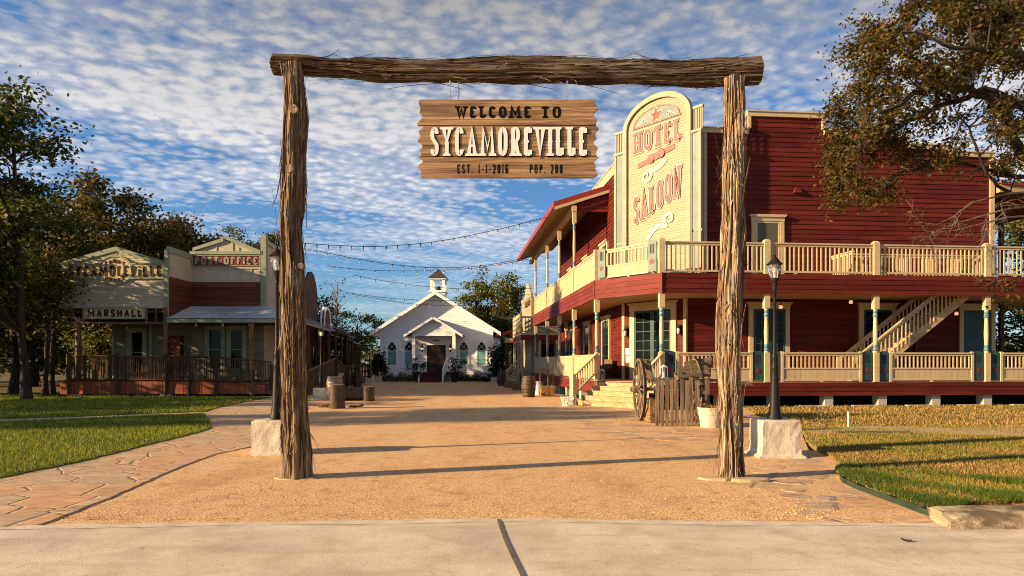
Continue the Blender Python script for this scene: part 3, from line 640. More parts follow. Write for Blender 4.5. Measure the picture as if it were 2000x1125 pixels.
# ---- grass blades
def in_poly(x, y, poly):
    c = np.zeros(len(x), bool); n = len(poly)
    for i in range(n):
        (x1, y1), (x2, y2) = poly[i], poly[i - 1]
        cond = ((y1 > y) != (y2 > y))
        with np.errstate(divide='ignore', invalid='ignore'):
            c ^= cond & (x < (x2 - x1) * (y - y1) / (y2 - y1 + 1e-12) + x1)
    return c
def grass(name, poly, n, z, h, w, m, seed, label, xlim=None, power=1.6, mask=None):
    rng = np.random.default_rng(seed); ps = np.array(poly)
    x0, x1 = ps[:, 0].min(), ps[:, 0].max(); y0, y1 = ps[:, 1].min(), ps[:, 1].max()
    if xlim: x0, x1 = max(x0, xlim[0]), min(x1, xlim[1])
    X = []; Yv = []; got = 0
    while got < n:
        x = rng.uniform(x0, x1, 200000); y = y0 + (y1 - y0) * rng.random(200000)
        k = in_poly(x, y, poly) & (rng.random(200000) < (y0 / y) ** power)
        if mask is not None: k &= mask(x, y, rng)
        X.append(x[k]); Yv.append(y[k]); got += k.sum()
        if len(X) > 60: break
    x = np.concatenate(X)[:n]; y = np.concatenate(Yv)[:n]; n = len(x)
    a = rng.uniform(0, 6.283, n); hh = h * rng.uniform(.4, 1.3, n) * (1 + 0.02 * (y - y0)); ww = w * (y / 9.0) ** 0.7 * rng.uniform(.7, 1.3, n)
    ln = rng.uniform(.1, .75, n) * hh; b = rng.uniform(0, 6.283, n)
    v = np.empty((n, 3, 3), np.float32)
    v[:, 0] = np.stack([x - np.cos(a) * ww, y - np.sin(a) * ww, np.full(n, z - .005)], 1)
    v[:, 1] = np.stack([x + np.cos(a) * ww, y + np.sin(a) * ww, np.full(n, z - .005)], 1)
    v[:, 2] = np.stack([x + np.cos(b) * ln, y + np.sin(b) * ln, z + hh], 1)
    o = quads(name, v, m, None, 3); tag(o, label, 'grass', kind='stuff')
def patchy(sc_, th, seed):
    def f(x, y, rng):
        o = np.sin(x * sc_ + seed) * np.cos(y * sc_ * .8 - seed * 2) + .6 * np.sin(x * sc_ * 2.3 + y * 1.7 * sc_ + seed * 3) + rng.normal(0, .35, len(x))
        return o > th
    return f
grass('grass', near_l, 110000, .035, .052, .0055, L_grass, 1, 'short green turf of the near left lawn', (-19, 0))
grass('grass', far_l, 45000, .03, .055, .008, L_grass, 2, 'short green turf in front of the log railing', (-30, 0))
grass('grass', lawn_r, 100000, .045, .038, .0055, L_dry, 3, 'straw coloured dormant turf right of the lamp', (0, 14), mask=lambda x, y, rng: ~in_poly(x, y, sand_poly) | (rng.random(len(x)) < .12))
front_poly = P((1450, 796), (2000, 793), (3200, 785), (3200, 843), (2000, 839), (1570, 837), (1500, 822))
grass('grass', front_poly, 40000, .02, .06, .008, L_dry, 4, 'straw coloured turf along the red building', (4, 26))
tuft = P((1640, 937), (1672, 950), (1735, 972), (1800, 997), (1850, 1012), (1900, 992), (2100, 988), (2100, 955), (1900, 940), (1720, 925), (1640, 915))
grass('grass', lawn_r, 30000, .045, .044, .006, L_grass, 16, 'green blades mixed into the dormant right lawn', (0, 14), mask=patchy(.8, .1, 1.3))
grass('grass', tuft, 17000, .045, .068, .006, L_dgreen, 6, 'lush green tufts along the edge of the dry lawn', (0, 14), mask=patchy(1.9, .05, .4))
def litter(name, polys, n, size, z, m, seed, label):
    rng = np.random.default_rng(seed); X = []
    for poly in polys:
        ps = np.array(poly); x = rng.uniform(max(-24, ps[:, 0].min()), min(20, ps[:, 0].max()), n * 6); y = rng.uniform(ps[:, 1].min(), ps[:, 1].max(), n * 6)
        k = in_poly(x, y, poly); X.append(np.stack([x[k], y[k]], 1)[:n])
    p = np.concatenate(X); c = np.concatenate([p, np.full((len(p), 1), z)], 1)
    k = len(c); a = rng.uniform(0, 6.283, k); L = size * rng.uniform(.5, 1.4, k)
    v = np.empty((k, 4, 3), np.float32)
    for i, (f, g, dz) in enumerate(((-1, 0, .0), (0, .45, .3), (1, 0, .25), (0, -.45, .1))):
        v[:, i, 0] = c[:, 0] + (np.cos(a) * f - np.sin(a) * g) * L; v[:, i, 1] = c[:, 1] + (np.sin(a) * f + np.cos(a) * g) * L; v[:, i, 2] = c[:, 2] + dz * L * rng.uniform(.3, 1.3, k)
    tag(quads(name, v, m), label, 'leaves', kind='stuff')
litter('leaf_litter', [near_l, far_l], 110, .05, .075, L_litter, 7, 'brown fallen leaves on the green left lawns')
litter('leaf_litter', [lawn_r], 160, .04, .09, L_litter, 8, 'brown fallen leaves on the dry right lawn')
litter('leaf_litter', [[(-5.5, 7), (6, 7), (6, 11), (-5, 11)]], 420, .013, .006, L_litter, 9, 'chips and bits of straw on the gravel in the foreground')
litter('leaf_litter', [[(-4.5, 7), (5.5, 7), (8, 20), (-8, 20)]], 90, .032, .012, L_litter, 19, 'few dry leaves blown over the gravel street')
litter('leaf_litter', [[(-5.5, 5.2), (6, 5.2), (6, 6.8), (-5.5, 6.8)]], 34, .012, .014, L_litter, 20, 'small bits of leaf on the concrete road')
litter('leaf_litter', [[(-45, 33), (-21, 33), (-21, 56), (-50, 56)]], 2500, .14, .0, L_litter, 10, 'brown leaf litter under the left trees')
def stones(name, poly, n, s0, s1, m, seed, label):
    rng = random.Random(seed); mb = MB(); ps = poly
    for _ in range(n):
        f = rng.random() ** 1.7; y = 6.95 + f * 7; x = rng.uniform(-0.75 * y, 0.5 * y)
        if not in_poly(np.array([x]), np.array([y]), poly)[0]: continue
        r = rng.uniform(s0, s1) * (1 if rng.random() < .93 else 2.0); a = rng.random() * 6
        q = [(x + r * rng.uniform(.7, 1.2) * math.cos(a + 1.571 * i), y + r * rng.uniform(.7, 1.2) * math.sin(a + 1.571 * i), 0.0) for i in range(4)]
        mb.add(q + [(x, y, r * rng.uniform(.5, .9))], [(0, 1, 4), (1, 2, 4), (2, 3, 4), (3, 0, 4)])
    tag(mb.build(name, m), label, 'gravel', kind='stuff')
gp_ = [(-4.75, 6.95), (3.7, 6.95), (3.2, 8.6), (4.6, 11.4), (4.4, 16), (-3.6, 16), (-3.6, 12), (-3.85, 8.6)]
stones('gravel', gp_, 24000, .004, .0085, L_peb, 12, 'loose orange gravel chips of the street')

# ================================================================== LOG GATEWAY
def bark_log(mb, path, rads, nring, nlen, seed, amp=0.028, shreds=160, per_m=7.0):
    P_ = [Vector(p) for p in path]; acc = [0]
    for i in range(1, len(P_)): acc.append(acc[-1] + (P_[i] - P_[i - 1]).length)
    T = acc[-1]; rd = random.Random(seed)
    def at(s):
        s = min(max(s, 0), T)
        for i in range(1, len(P_)):
            if s <= acc[i] + 1e-9:
                f = (s - acc[i - 1]) / (acc[i] - acc[i - 1]); f2 = f
                return P_[i - 1].lerp(P_[i], f), (P_[i] - P_[i - 1]).normalized(), rads[i - 1] * (1 - f2) + rads[i] * f2
    ref = Vector((0, -1, 0)); b = len(mb.v)
    def frame(d):
        r = (ref - d * ref.dot(d)).normalized(); return r, d.cross(r)
    def disp(a, s):
        c, d_ = math.cos(a), math.sin(a); tw = a + 0.05 * s
        c2, s2 = math.cos(tw), math.sin(tw)
        n1 = mnoise.noise(Vector((c2 * per_m * .45, s2 * per_m * .45, s * 0.6 + seed)))
        n2 = 1 - abs(mnoise.noise(Vector((c2 * per_m * .75, s2 * per_m * .75, s * 0.42 + seed * 2)))) * 3.2
        n3 = mnoise.noise(Vector((c2 * 13, s2 * 13, s * 1.3 + seed)))
        n4 = mnoise.noise(Vector((c * .8, d_ * .8, s * 1.7 + seed * 5)))
        return amp * (0.9 * n1 + 0.7 * n2 + 0.8 * n3) + 0.034 * n4
    for i in range(nlen + 1):
        s = T * i / nlen; p, d, r = at(s); rr, q = frame(d)
        for k in range(nring):
            a = 2 * math.pi * k / nring; rad = r * 0.93 + disp(a, s)
            mb.v.append(tuple(p + (rr * math.cos(a) + q * math.sin(a)) * rad))
    for i in range(nlen):
        for k in range(nring):
            k2 = (k + 1) % nring; mb.f.append((b + i * nring + k, b + i * nring + k2, b + (i + 1) * nring + k2, b + (i + 1) * nring + k))
    mb.f.append(tuple(b + k for k in reversed(range(nring)))); mb.f.append(tuple(b + nlen * nring + k for k in range(nring)))
    for _ in range(shreds):          # peeling strips of bark
        s0 = rd.uniform(0.02, .97) * T; L = rd.choice([.15, .3, .5, .8, 1.1]) * rd.uniform(.6, 1.2); sg = rd.choice([-1, 1]); a = rd.uniform(0, 6.283); w = rd.uniform(.004, .017)
        peel = rd.uniform(.0, .035) if rd.random() < .78 else rd.uniform(.05, .15); da = rd.uniform(-.25, .25); pts = []
        for j in range(5):
            f = j / 4; p, d, r = at(s0 + sg * L * f); rr, q = frame(d); aa = a + da * f
            rad = r * .93 + disp(aa, min(max(s0 + sg * L * f, 0), T)) + .004 + peel * f ** 2.0
            nrm = rr * math.cos(aa) + q * math.sin(aa); tan = -rr * math.sin(aa) + q * math.cos(aa)
            ww = w * (1 - .75 * f); pts.append((p + nrm * rad - tan * ww, p + nrm * (rad + .004) + tan * ww))
        bb = len(mb.v)
        for A, B in pts: mb.v += [tuple(A), tuple(B)]
        for j in range(4): mb.f.append((bb + 2 * j, bb + 2 * j + 1, bb + 2 * j + 3, bb + 2 * j + 2))
GY = 9.5
gate = thing('log_gateway', 'rustic gateway of shaggy bark logs, two tall posts and a crossbeam over the street entrance', 'gateway', (-0.02, GY, 0))
gl = Vector((-0.02, GY, 0))
def LW(px, py, Y): return W(px, py, Y) - gl
mb = MB(); yl = 9.5
pp = [LW(580, 932, yl), LW(578, 850, yl), LW(573, 720, yl), LW(574, 600, yl), LW(568, 440, yl), LW(573, 310, yl), LW(577, 200, yl), LW(571, 126, yl)]
bark_log(mb, pp, [.215, .182, .168, .160, .152, .150, .140, .122], 84, 330, 11, .026, 520)
# cut knots where limbs came off
for px, py, r in ((574, 214, .062), (566, 330, .058), (588, 520, .04), (566, 655, .05)):
    p = LW(px, py, yl - .15); mb.tube([p + Vector((0, .06, 0)), p + Vector((0, -.025, .004))], [r * 1.15, r], 12)
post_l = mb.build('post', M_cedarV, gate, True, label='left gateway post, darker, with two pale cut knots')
mb = MB(); yr = 9.45
pp = [LW(1427, 934, yr), LW(1427, 850, yr), LW(1422, 710, yr), LW(1426, 570, yr), LW(1433, 440, yr), LW(1434, 350, yr), LW(1433, 250, yr), LW(1434, 152, yr)]
bark_log(mb, pp, [.172, .148, .145, .162, .142, .152, .134, .114], 84, 330, 23, .028, 560)
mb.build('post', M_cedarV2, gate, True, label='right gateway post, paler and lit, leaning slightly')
mb = MB(); yb = 9.62
pp = [LW(534, 126, yb), LW(640, 131, yb), LW(760, 138, yb), LW(900, 139, yb), LW(1040, 137, yb), LW(1200, 141, yb), LW(1340, 144, yb), LW(1482, 139, yb)]
bark_log(mb, pp, [.135, .125, .145, .155, .165, .165, .165, .19], 80, 340, 37, .028, 520)
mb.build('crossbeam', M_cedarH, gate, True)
# flat stones bedded at the feet of the posts
def slab(loc, w, d, h, seed, label):
    rr = random.Random(seed); mb = MB(); k = 11
    pts = [(w * rr.uniform(.82, 1.1) * math.cos(6.283 * i / k), d * rr.uniform(.8, 1.1) * math.sin(6.283 * i / k)) for i in range(k)]
    b = [(x * 1.03, y * 1.03, -.06) for x, y in pts]; t_ = [(x, y, h * rr.uniform(.8, 1.1)) for x, y in pts]
    mb.add(b + t_, [tuple(range(k, 2 * k))] + [(i, (i + 1) % k, k + (i + 1) % k, k + i) for i in range(k)])
    o = mb.build('flat_stone', M_slab, None, False, .012); o.location = loc; return tag(o, label, 'stone', 'flat stones bedded at the gateway posts')
slab((-2.98, 9.42, 0), .34, .13, .014, 4, 'flat pale stone at the foot of the left gateway post')
slab((2.80, 9.34, 0), .24, .13, .03, 5, 'flat pale stone left of the foot of the right gateway post')
slab((3.20, 9.2, 0), .26, .12, .045, 6, 'small flat stone in front of the right gateway post on its right side')

# ================================================================== WELCOME SIGN
sx0, sx1, SY = W(818, 0, 9.45).x, W(1166, 0, 9.45).x, 9.45
sgn = thing('welcome_sign', 'varnished plank sign WELCOME TO SYCAMOREVILLE hanging on chains from the crossbeam', 'sign', ((sx0 + sx1) / 2, SY, W(0, 348, SY).z))
sw = Wall((-(sx1 - sx0) / 2, 0), ((sx1 - sx0) / 2, 0)); SL = sx1 - sx0
def zpx(y): return (348 - y) * SY / F
rr = random.Random(8)
bounds = [348, 307, 246.5, 195]
for bi in range(3):
    za, zb_ = zpx(bounds[bi]) + (.004 if bi else 0), zpx(bounds[bi + 1]) - .004
    n = 16 if bi != 1 else 22
    def wav(f, side):
        ph = 1.3 * bi + side * 2.1
        return 0.045 * abs(math.sin(math.pi * (f * (2.3 if bi != 1 else 3.2)) + ph)) + 0.02 * math.sin(9 * f + ph)
    lft = [(wav(i / n, 0) - .01, zb_ + (za - zb_) * i / n) for i in range(n + 1)]
    rgt = [(SL - wav(i / n, 1) + .01, za + (zb_ - za) * i / n) for i in range(n + 1)]
    mb = MB(); sw.prism(mb, lft + rgt, -.022, .022 + .002 * bi); mb.build('plank', M_sign, sgn, False, .004)
tt = lambda px: (px - 818) * SY / F
mb = MB(); text(mb, sw, 'WELCOME', tt(891), tt(1036), zpx(232), zpx(209), .027, .0015, .235, .17, gap=.38); mb.build('lettering', M_black, sgn)
mb = MB(); text(mb, sw, 'TO', tt(1057), tt(1095), zpx(232), zpx(209), .027, .0015, .235, .17, gap=.38); mb.build('lettering', M_black, sgn)
mb = MB(); text(mb, sw, 'SYCAMOREVILLE', tt(841), tt(1146), zpx(306), zpx(250), .030, .008, .132, .085, nub=True, gap=.31); mb.build('raised_lettering', M_wletter, sgn)
mb = MB(); text(mb, sw, 'SYCAMOREVILLE', tt(841), tt(1146), zpx(306), zpx(250), .0245, .002, .132, .085, nub=True, gap=.31, dt=.009, dz=-.009, fat=.004); mb.build('lettering_outline', M_black, sgn)
mb = MB(); text(mb, sw, 'EST. 1-1-2016', tt(893), tt(992), zpx(340), zpx(322), .023, .0015, .115, .11, serif=False, gap=.55); mb.build('lettering', M_black, sgn)
mb = MB(); text(mb, sw, 'POP. 200', tt(1034), tt(1098), zpx(340), zpx(322), .023, .0015, .115, .11, serif=False, gap=.55); mb.build('lettering', M_black, sgn)
def chain(mb, x, y, z0, z1, r=.013):
    n = int((z1 - z0) / (r * 2.7))
    for i in range(n):
        zc = z0 + (z1 - z0) * (i + .5) / n; ax = i % 2; pts = []
        for k in range(11):
            a = 6.283 * k / 10; o = r * .75 * math.cos(a); pts.append((x + (o if ax else 0), y + (0 if ax else o), zc + r * 1.75 * math.sin(a)))
        mb.tube(pts, .0036, 5, False)
for px, yo in ((879, 0.0), (895, .05), (1108, 0.0)):
    mb = MB(); x = W(px, 0, SY).x - (sx0 + sx1) / 2; chain(mb, x, yo, zpx(199), zpx(158)); mb.tube([(x, yo, zpx(203)), (x, yo, zpx(196))], .006, 6); mb.build('chain', M_zinc, sgn)

# ================================================================== STREET LAMPS
def lamp(px, base_y, top_y, Y, bw, label, seed, pole_y=None, glow=False):
    """base_y: pixel row of the pedestal foot; pole_y: of its top"""
    x = (px - 1000) * Y / F; k = Y / F
    H = CH + (HZ - top_y) * k; hp = CH + (HZ - pole_y) * k
    root = thing('street_lamp', label, 'street lamp', (x, Y, 0), 0, 'street lamps along the street')
    mb = MB(); rd = random.Random(seed); n = 7; hw = bw / 2; lay = [0, .04, .09, .25, .5, .75, .96, 1.0]
    ring = []
    for i, f in enumerate(lay):
        w = hw * (1.22 if i == 0 else 1.2 if i == 1 else 1.02 if i == 2 else .99); z = hp * f if i else -.04
        if i == 7: w *= .965
        ptz = []
        for sx_, sy_, ex, ey in ((-1, -1, 1, 0), (1, -1, 0, 1), (1, 1, -1, 0), (-1, 1, 0, -1)):
            for j in range(n):
                g = 2 * j / n; jit = .012 if (j == 0 or i in (1, 7)) else .004
                ptz.append((w * (sx_ + ex * g) + rd.uniform(-jit, jit), w * (sy_ + ey * g) + rd.uniform(-jit, jit), z + (rd.uniform(-.012, 0) if i == 7 else 0)))
        ring.append(ptz)
    m = 4 * n; mb.v += [q for r_ in ring for q in r_]
    for i in range(len(ring) - 1):
        for j in range(m): mb.f.append((i * m + j, i * m + (j + 1) % m, (i + 1) * m + (j + 1) % m, (i + 1) * m + j))
    mb.f.append(tuple((len(ring) - 1) * m + j for j in range(m)))
    mb.build('pedestal', M_conc, root)
    h = H - hp; mb = MB()
    prof = [(.125, 0), (.125, .012), (.105, .03), (.10, .05), (.085, .08), (.062, .26), (.052, .30), (.058, .305), (.058, .32), (.046, .335), (.044, .36), (.052, .37), (.052, .385), (.034, .40), (.030, .55), (.028, .78), (.036, .785), (.036, .80), (.026, .81)]
    mb.lathe([(r, hp + z * h) for r, z in prof], 16)
    mb.lathe([(.03, hp + .80 * h), (.045, hp + .82 * h), (.045, hp + .84 * h), (.07, hp + .852 * h), (.07, hp + .86 * h)], 16)
    if bw > .5:
        for a in range(8): mb.lathe([(.011, hp), (.011, hp + .03)], 6, (.108 * math.cos(a * .785), .108 * math.sin(a * .785), .004))
    mb.build('pole', M_blackm, root, True)
    z0 = hp + .86 * h; lh = .145 * h; ln = MB()
    ln.lathe([(.06, z0 + lh * .60), (.135, z0 + lh * .58), (.14, z0 + lh * .60), (.10, z0 + lh * .68), (.065, z0 + lh * .78), (.06, z0 + lh * .84), (.03, z0 + lh * .87), (.018, z0 + lh * .93), (.024, z0 + lh * .96), (.004, z0 + lh * 1.0)], 16)
    for a in range(4): ln.tube([(.07 * math.cos(a * 1.571 + .78), .07 * math.sin(a * 1.571 + .78), z0), (.105 * math.cos(a * 1.571 + .78), .105 * math.sin(a * 1.571 + .78), z0 + lh * .3), (.09 * math.cos(a * 1.571 + .78), .09 * math.sin(a * 1.571 + .78), z0 + lh * .6)], .006, 5)
    lan = ln.build('lantern', M_blackm, root, True)
    gb = MB(); gb.lathe([(.06, z0 + .004), (.095, z0 + lh * .15), (.112, z0 + lh * .35), (.105, z0 + lh * .5), (.092, z0 + lh * .58)], 16); gb.build('glass_globe', M_clear, lan, True)
    bb = MB(); bb.lathe([(.016, z0), (.016, z0 + lh * .1), (.034, z0 + lh * .2), (.04, z0 + lh * .3), (.03, z0 + lh * .42), (.008, z0 + lh * .46)], 10); bb.build('bulb', M_lit if glow else M_bulb, lan, True)
    return root
lamp(1513, 893, 499, 11.75, .64, 'black iron street lamp on a pale concrete block right of the right gateway post', 1, 818)
lamp(541, 886, 482, 12.1, .66, 'black iron street lamp on a concrete block close behind the left gateway post', 2, 818)
lamp(627, 780, 640, 29.5, .55, 'small black lamp behind the grey barrel, globe against the dark porch', 3, 757, True)
lamp(722, 751, 672, 48, .55, 'dark lamp on a grey block at the end of the plank rail', 4, 738)
lamp(738.5, 747, 683, 54, .55, 'dark lamp beside the bush at the left corner of the chapel', 5, 735)
lamp(964.5, 748, 676, 53, .5, 'dark lamp below the bush at the right corner of the chapel', 6, 737)
lamp(1009, 745, 674, 56, .45, 'dark lamp in the shade under the red canopy', 7, 736)
# ================================================================== generic building parts
def opening(parent, wall, t0, t1, z0, z1, name, leaf_m, case_m, glass_m, nx=2, ny=4, cw=.13, cornice=True, leaves=1, off=.03, kick=0.0, sill=False, label=None, solid=False):
    mb = MB(); lw = (t1 - t0) / leaves; fw = .085
    for i in range(leaves):
        a, b = t0 + i * lw + .004, t0 + (i + 1) * lw - .004
        wall.box(mb, a, a + fw, off, off + .045, z0, z1); wall.box(mb, b - fw, b, off, off + .045, z0, z1)
        wall.box(mb, a + fw, b - fw, off, off + .045, z1 - fw, z1); wall.box(mb, a + fw, b - fw, off, off + .045, z0, z0 + fw + kick)
        if solid:
            zm = (z0 + z1) / 2 + .1
            wall.box(mb, a + fw, b - fw, off, off + .045, zm - .06, zm + .06); wall.box(mb, a + fw, b - fw, off - .02, off + .025, z0 + fw, z1 - fw)
        else:
            for k in range(1, nx):
                x = a + fw + (b - a - 2 * fw) * k / nx; wall.box(mb, x - .014, x + .014, off + .01, off + .038, z0 + fw + kick, z1 - fw)
            for k in range(1, ny):
                z = z0 + fw + kick + (z1 - z0 - 2 * fw - kick) * k / ny; wall.box(mb, a + fw, b - fw, off + .012, off + .036, z - .014, z + .014)
    o = mb.build(name, leaf_m, parent, label=label)
    if not solid:
        g = MB()
        for i in range(leaves): wall.box(g, t0 + i * lw + fw * .6, t0 + (i + 1) * lw - fw * .6, off - .04, off + .02, z0 + fw * .6 + kick, z1 - fw * .6)
        g.build('pane', glass_m, o)
    c = MB()
    if cw:
        wall.box(c, t0 - cw, t0, -.02, off + .06, z0, z1 + .002); wall.box(c, t1, t1 + cw, -.02, off + .06, z0, z1 + .002)
        wall.box(c, t0 - cw - .012, t1 + cw + .012, -.02, off + .068, z1 + .002, z1 + cw + .002)
        if cornice:
            wall.prism(c, [(t0 - cw - .03, z1 + cw + .003), (t1 + cw + .03, z1 + cw + .003), (t1 + cw + .10, z1 + cw + .10), (t0 - cw - .10, z1 + cw + .10)], -.02, off + .12)
        if sill: wall.box(c, t0 - cw - .04, t1 + cw + .04, -.02, off + .10, z0 - .07, z0 - .002)
        c.build('casing', case_m, o)
    return o
def rail(parent, wall, t0, t1, z0, z1, m, style='baluster', pitch=.135, name='railing', panel_m=None, off=0.0):
    mb = MB()
    wall.box(mb, t0, t1, off - .065, off + .065, z1 - .05, z1); wall.box(mb, t0, t1, off - .03, off + .03, z1 - .13, z1 - .052)
    zb = z0 + .05
    wall.box(mb, t0, t1, off - .035, off + .035, zb, zb + .07)
    for k in range(max(1, int((t1 - t0) / 1.6))):
        t = t0 + (t1 - t0) * (k + .5) / max(1, int((t1 - t0) / 1.6)); wall.box(mb, t - .05, t + .05, off - .03, off + .03, z0, zb)
    lo = zb + .07
    if style == 'half':
        lo = zb + .47; wall.box(mb, t0, t1, off - .036, off + .036, lo - .05, lo)
    if style in ('half', 'panel'):
        hi = lo - .05 if style == 'half' else z1 - .13
        n = int((t1 - t0) / .105); w = (t1 - t0) / n; pm = MB()
        for i in range(n): wall.box(pm, t0 + i * w + .004, t0 + (i + 1) * w - .004, off - .014, off + .014 + .0015 * (i % 2), zb + .07, hi)
        wall.box(pm, t0, t1, off - .011, off + .009, zb + .07, hi)
    if style != 'panel':
        n = int((t1 - t0) / pitch); w = (t1 - t0) / n
        for i in range(n): t = t0 + (i + .5) * w; wall.box(mb, t - .024, t + .024, off - .02, off + .02, lo, z1 - .13)
    o = mb.build(name, m, parent)
    if style in ('half', 'panel'): pm.build('board_panel', panel_m or M_panel, o)
    return o
def column(parent, x, y, z0, z1, base=1.07, r=.085, name='porch_column'):
    mb = MB(); s = r * 1.15
    if base: mb.box(x - s, x + s, y - s, y + s, z0, z0 + base)
    zc = z1 - .52; mb.box(x - s, x + s, y - s, y + s, zc, z1)
    zb = z0 + base; L = zc - zb
    mb.lathe([(r * .95, zb + .002), (r * .95, zb + .05), (r * .7, zb + .07), (r * .8, zb + .30), (r * .98, zb + L * .45), (r * .74, zc - .32), (r * .9, zc - .05), (r * .95, zc - .002)], 14, (x, y, 0))
    o = mb.build(name, M_cream, parent, True)
    for a, b in ((zb + .055, zb + .15), (zb + .165, zb + .30), (zc - .30, zc - .20), (zc - .17, zc - .05)):
        bb = MB(); rr_ = r * (.93 if (b - a) > .11 else 1.02); bb.lathe([(rr_ * .9, a), (rr_, a + .015), (rr_, b - .015), (rr_ * .9, b)], 14, (x, y, 0)); bb.build('band', M_band, o, True)
    return o
def star_panel(parent, wall, t0, t1, z0, z1, m, off=0.0):
    mb = MB(); w = t1 - t0; n = 8
    topc = [(t1 - w * i / n, z1 + .05 * math.sin(math.pi * i / n)) for i in range(n + 1)]
    botc = [(t0 + w * i / n, z0 + .04 * abs(math.sin(2 * math.pi * i / n))) for i in range(n + 1)]
    wall.prism(mb, botc + topc, off - .02, off + .02); o = mb.build('star_panel', m, parent)
    sm = MB(); c = ((t0 + t1) / 2, z0 + (z1 - z0) * .36); prism_fan(wall, sm, star_pts(c[0], c[1], w * .36), c, off + .02, off + .03); sm.build('star', M_star, o)
    sl_ = MB()
    for k in (-1, 0, 1): wall.box(sl_, c[0] + k * w * .2 - .02, c[0] + k * w * .2 + .02, off + .02, off + .023, z0 + (z1 - z0) * .62, z0 + (z1 - z0) * .92)
    sl_.build('slot', M_dark, o)
def pendant(parent, x, y, ztop, drop=.35):
    mb = MB(); mb.tube([(x, y, ztop), (x, y, ztop - drop)], .008, 6); mb.lathe([(.03, ztop - drop - .03), (.04, ztop - drop), (.015, ztop - drop + .04)], 10, (x, y, 0))
    o = mb.build('pendant_lamp', M_iron, parent, True)
    g = MB(); g.lathe([(.05, ztop - drop - .16), (.075, ztop - drop - .11), (.045, ztop - drop - .03)], 12, (x, y, 0)); g.build('shade', M_lit, o, True)

# ================================================================== RED SALOON / HOTEL
A_S = math.atan(.09)
sal = thing('saloon_hotel', 'big red clapboard HOTEL SALOON with cream porches on two storeys on the right', 'building', (5.32, 24.2, 0), A_S)
def sal_loc(x, y):
    dx, dy = x - 5.32, y - 24.2; c, s = math.cos(A_S), math.sin(A_S); return (dx * c + dy * s, -dx * s + dy * c)
def upx(px, v):   # local u of a pixel column on the plane at depth v
    c, s = math.cos(A_S), math.sin(A_S); k = (px - 1000) / F
    return (k * (24.2 + c * v) - (5.32 - s * v)) / (c - s * k)
WF, WC, WS = Wall((0, 0), (19, 0)), Wall((-1.89, 2.58), (0, 0)), Wall((-1.89, 22.5), (-1.89, 2.58))
IF, IC, IS = Wall((1.615, 2.214), (14.45, 2.214)), Wall((-.149, 4.76), (1.615, 2.214)), Wall((-.149, 22.5), (-.149, 4.76))
WB = Wall((-.406, 5.14), (2.07, 1.56))
# lower and upper walls
for wl, L in ((IF, IF.L), (IC, IC.L), (IS, IS.L)):
    mb = MB(); wl.siding(mb, .88, 4.1, (0, L), .15, .02); mb.build('lower_wall', M_red, sal)
mb = MB()
steps = [(1.9, upx(1460, 2.2), 10.55), (upx(1460, 2.2), upx(1610, 2.2), 11.25), (upx(1610, 2.2), upx(1775, 2.2), 10.6), (upx(1775, 2.2), upx(1855, 2.2), 10.15), (upx(1855, 2.2), 14.45, 9.9)]
o_ = 1.615
IF.siding(mb, 4.79, 9.9, (steps[0][0] - o_, 14.45 - o_), .19, .024)
for a, b, z in steps:
    if z > 9.95: IF.siding(mb, 9.9, z, (a - o_, b - o_), .19, .024)
mb.build('upper_wall', M_red, sal)
mb = MB(); IS.siding(mb, 4.79, 10.0, (0, IS.L), .19, .024); mb.build('upper_wall', M_red, sal)
mb = MB()
for a, b, z in steps: IF.box(mb, a - o_ - .03, b - o_ + .03, -.16, .09, z + .002, z + .17); IF.box(mb, a - o_ - .05, b - o_ + .05, -.18, .13, z + .172, z + .22)
for i in range(len(steps) - 1):
    za, zb_ = steps[i][2], steps[i + 1][2]; t = steps[i][1] - o_; s = 1 if zb_ > za else -1
    lo, hi = min(za, zb_), max(za, zb_); IF.box(mb, t - .06 + s * .06, t + .06 + s * .06, -.16, .082, lo + .22, hi)
mb.build('parapet_cap', M_cream, sal)
mb = MB(); IF.box(mb, 14.45 - o_ - .17, 14.45 - o_ + .02, -.15, .07, .89, 4.1); IF.box(mb, 14.45 - o_ - .17, 14.45 - o_ + .02, -.15, .07, 4.79, 9.9); mb.build('corner_board', M_cream, sal)
mb = MB(); IC.box(mb, -.08, .06, -.05, .05, .89, 4.1); IC.box(mb, IC.L - .06, IC.L + .08, -.05, .05, .89, 4.1); mb.build('corner_board', M_cream, sal)
mb = MB(); mb.box(14.32, 14.44, 2.3, 14, .4, 9.85); mb.build('end_wall', M_red, sal)
mb = MB(); mb.poly([(1.95, 2.4), (14.25, 2.4), (14.25, 14), (0, 22), (0, 5.2)], 9.55, 9.65); mb.build('roof', M_shingle, sal)
mb = MB(); IS.box(mb, 0, IS.L, -.1, .06, 10.002, 10.42); IS.box(mb, 0, IS.L, -.14, .1, 10.422, 10.48); mb.build('parapet_cap', M_cream, sal)
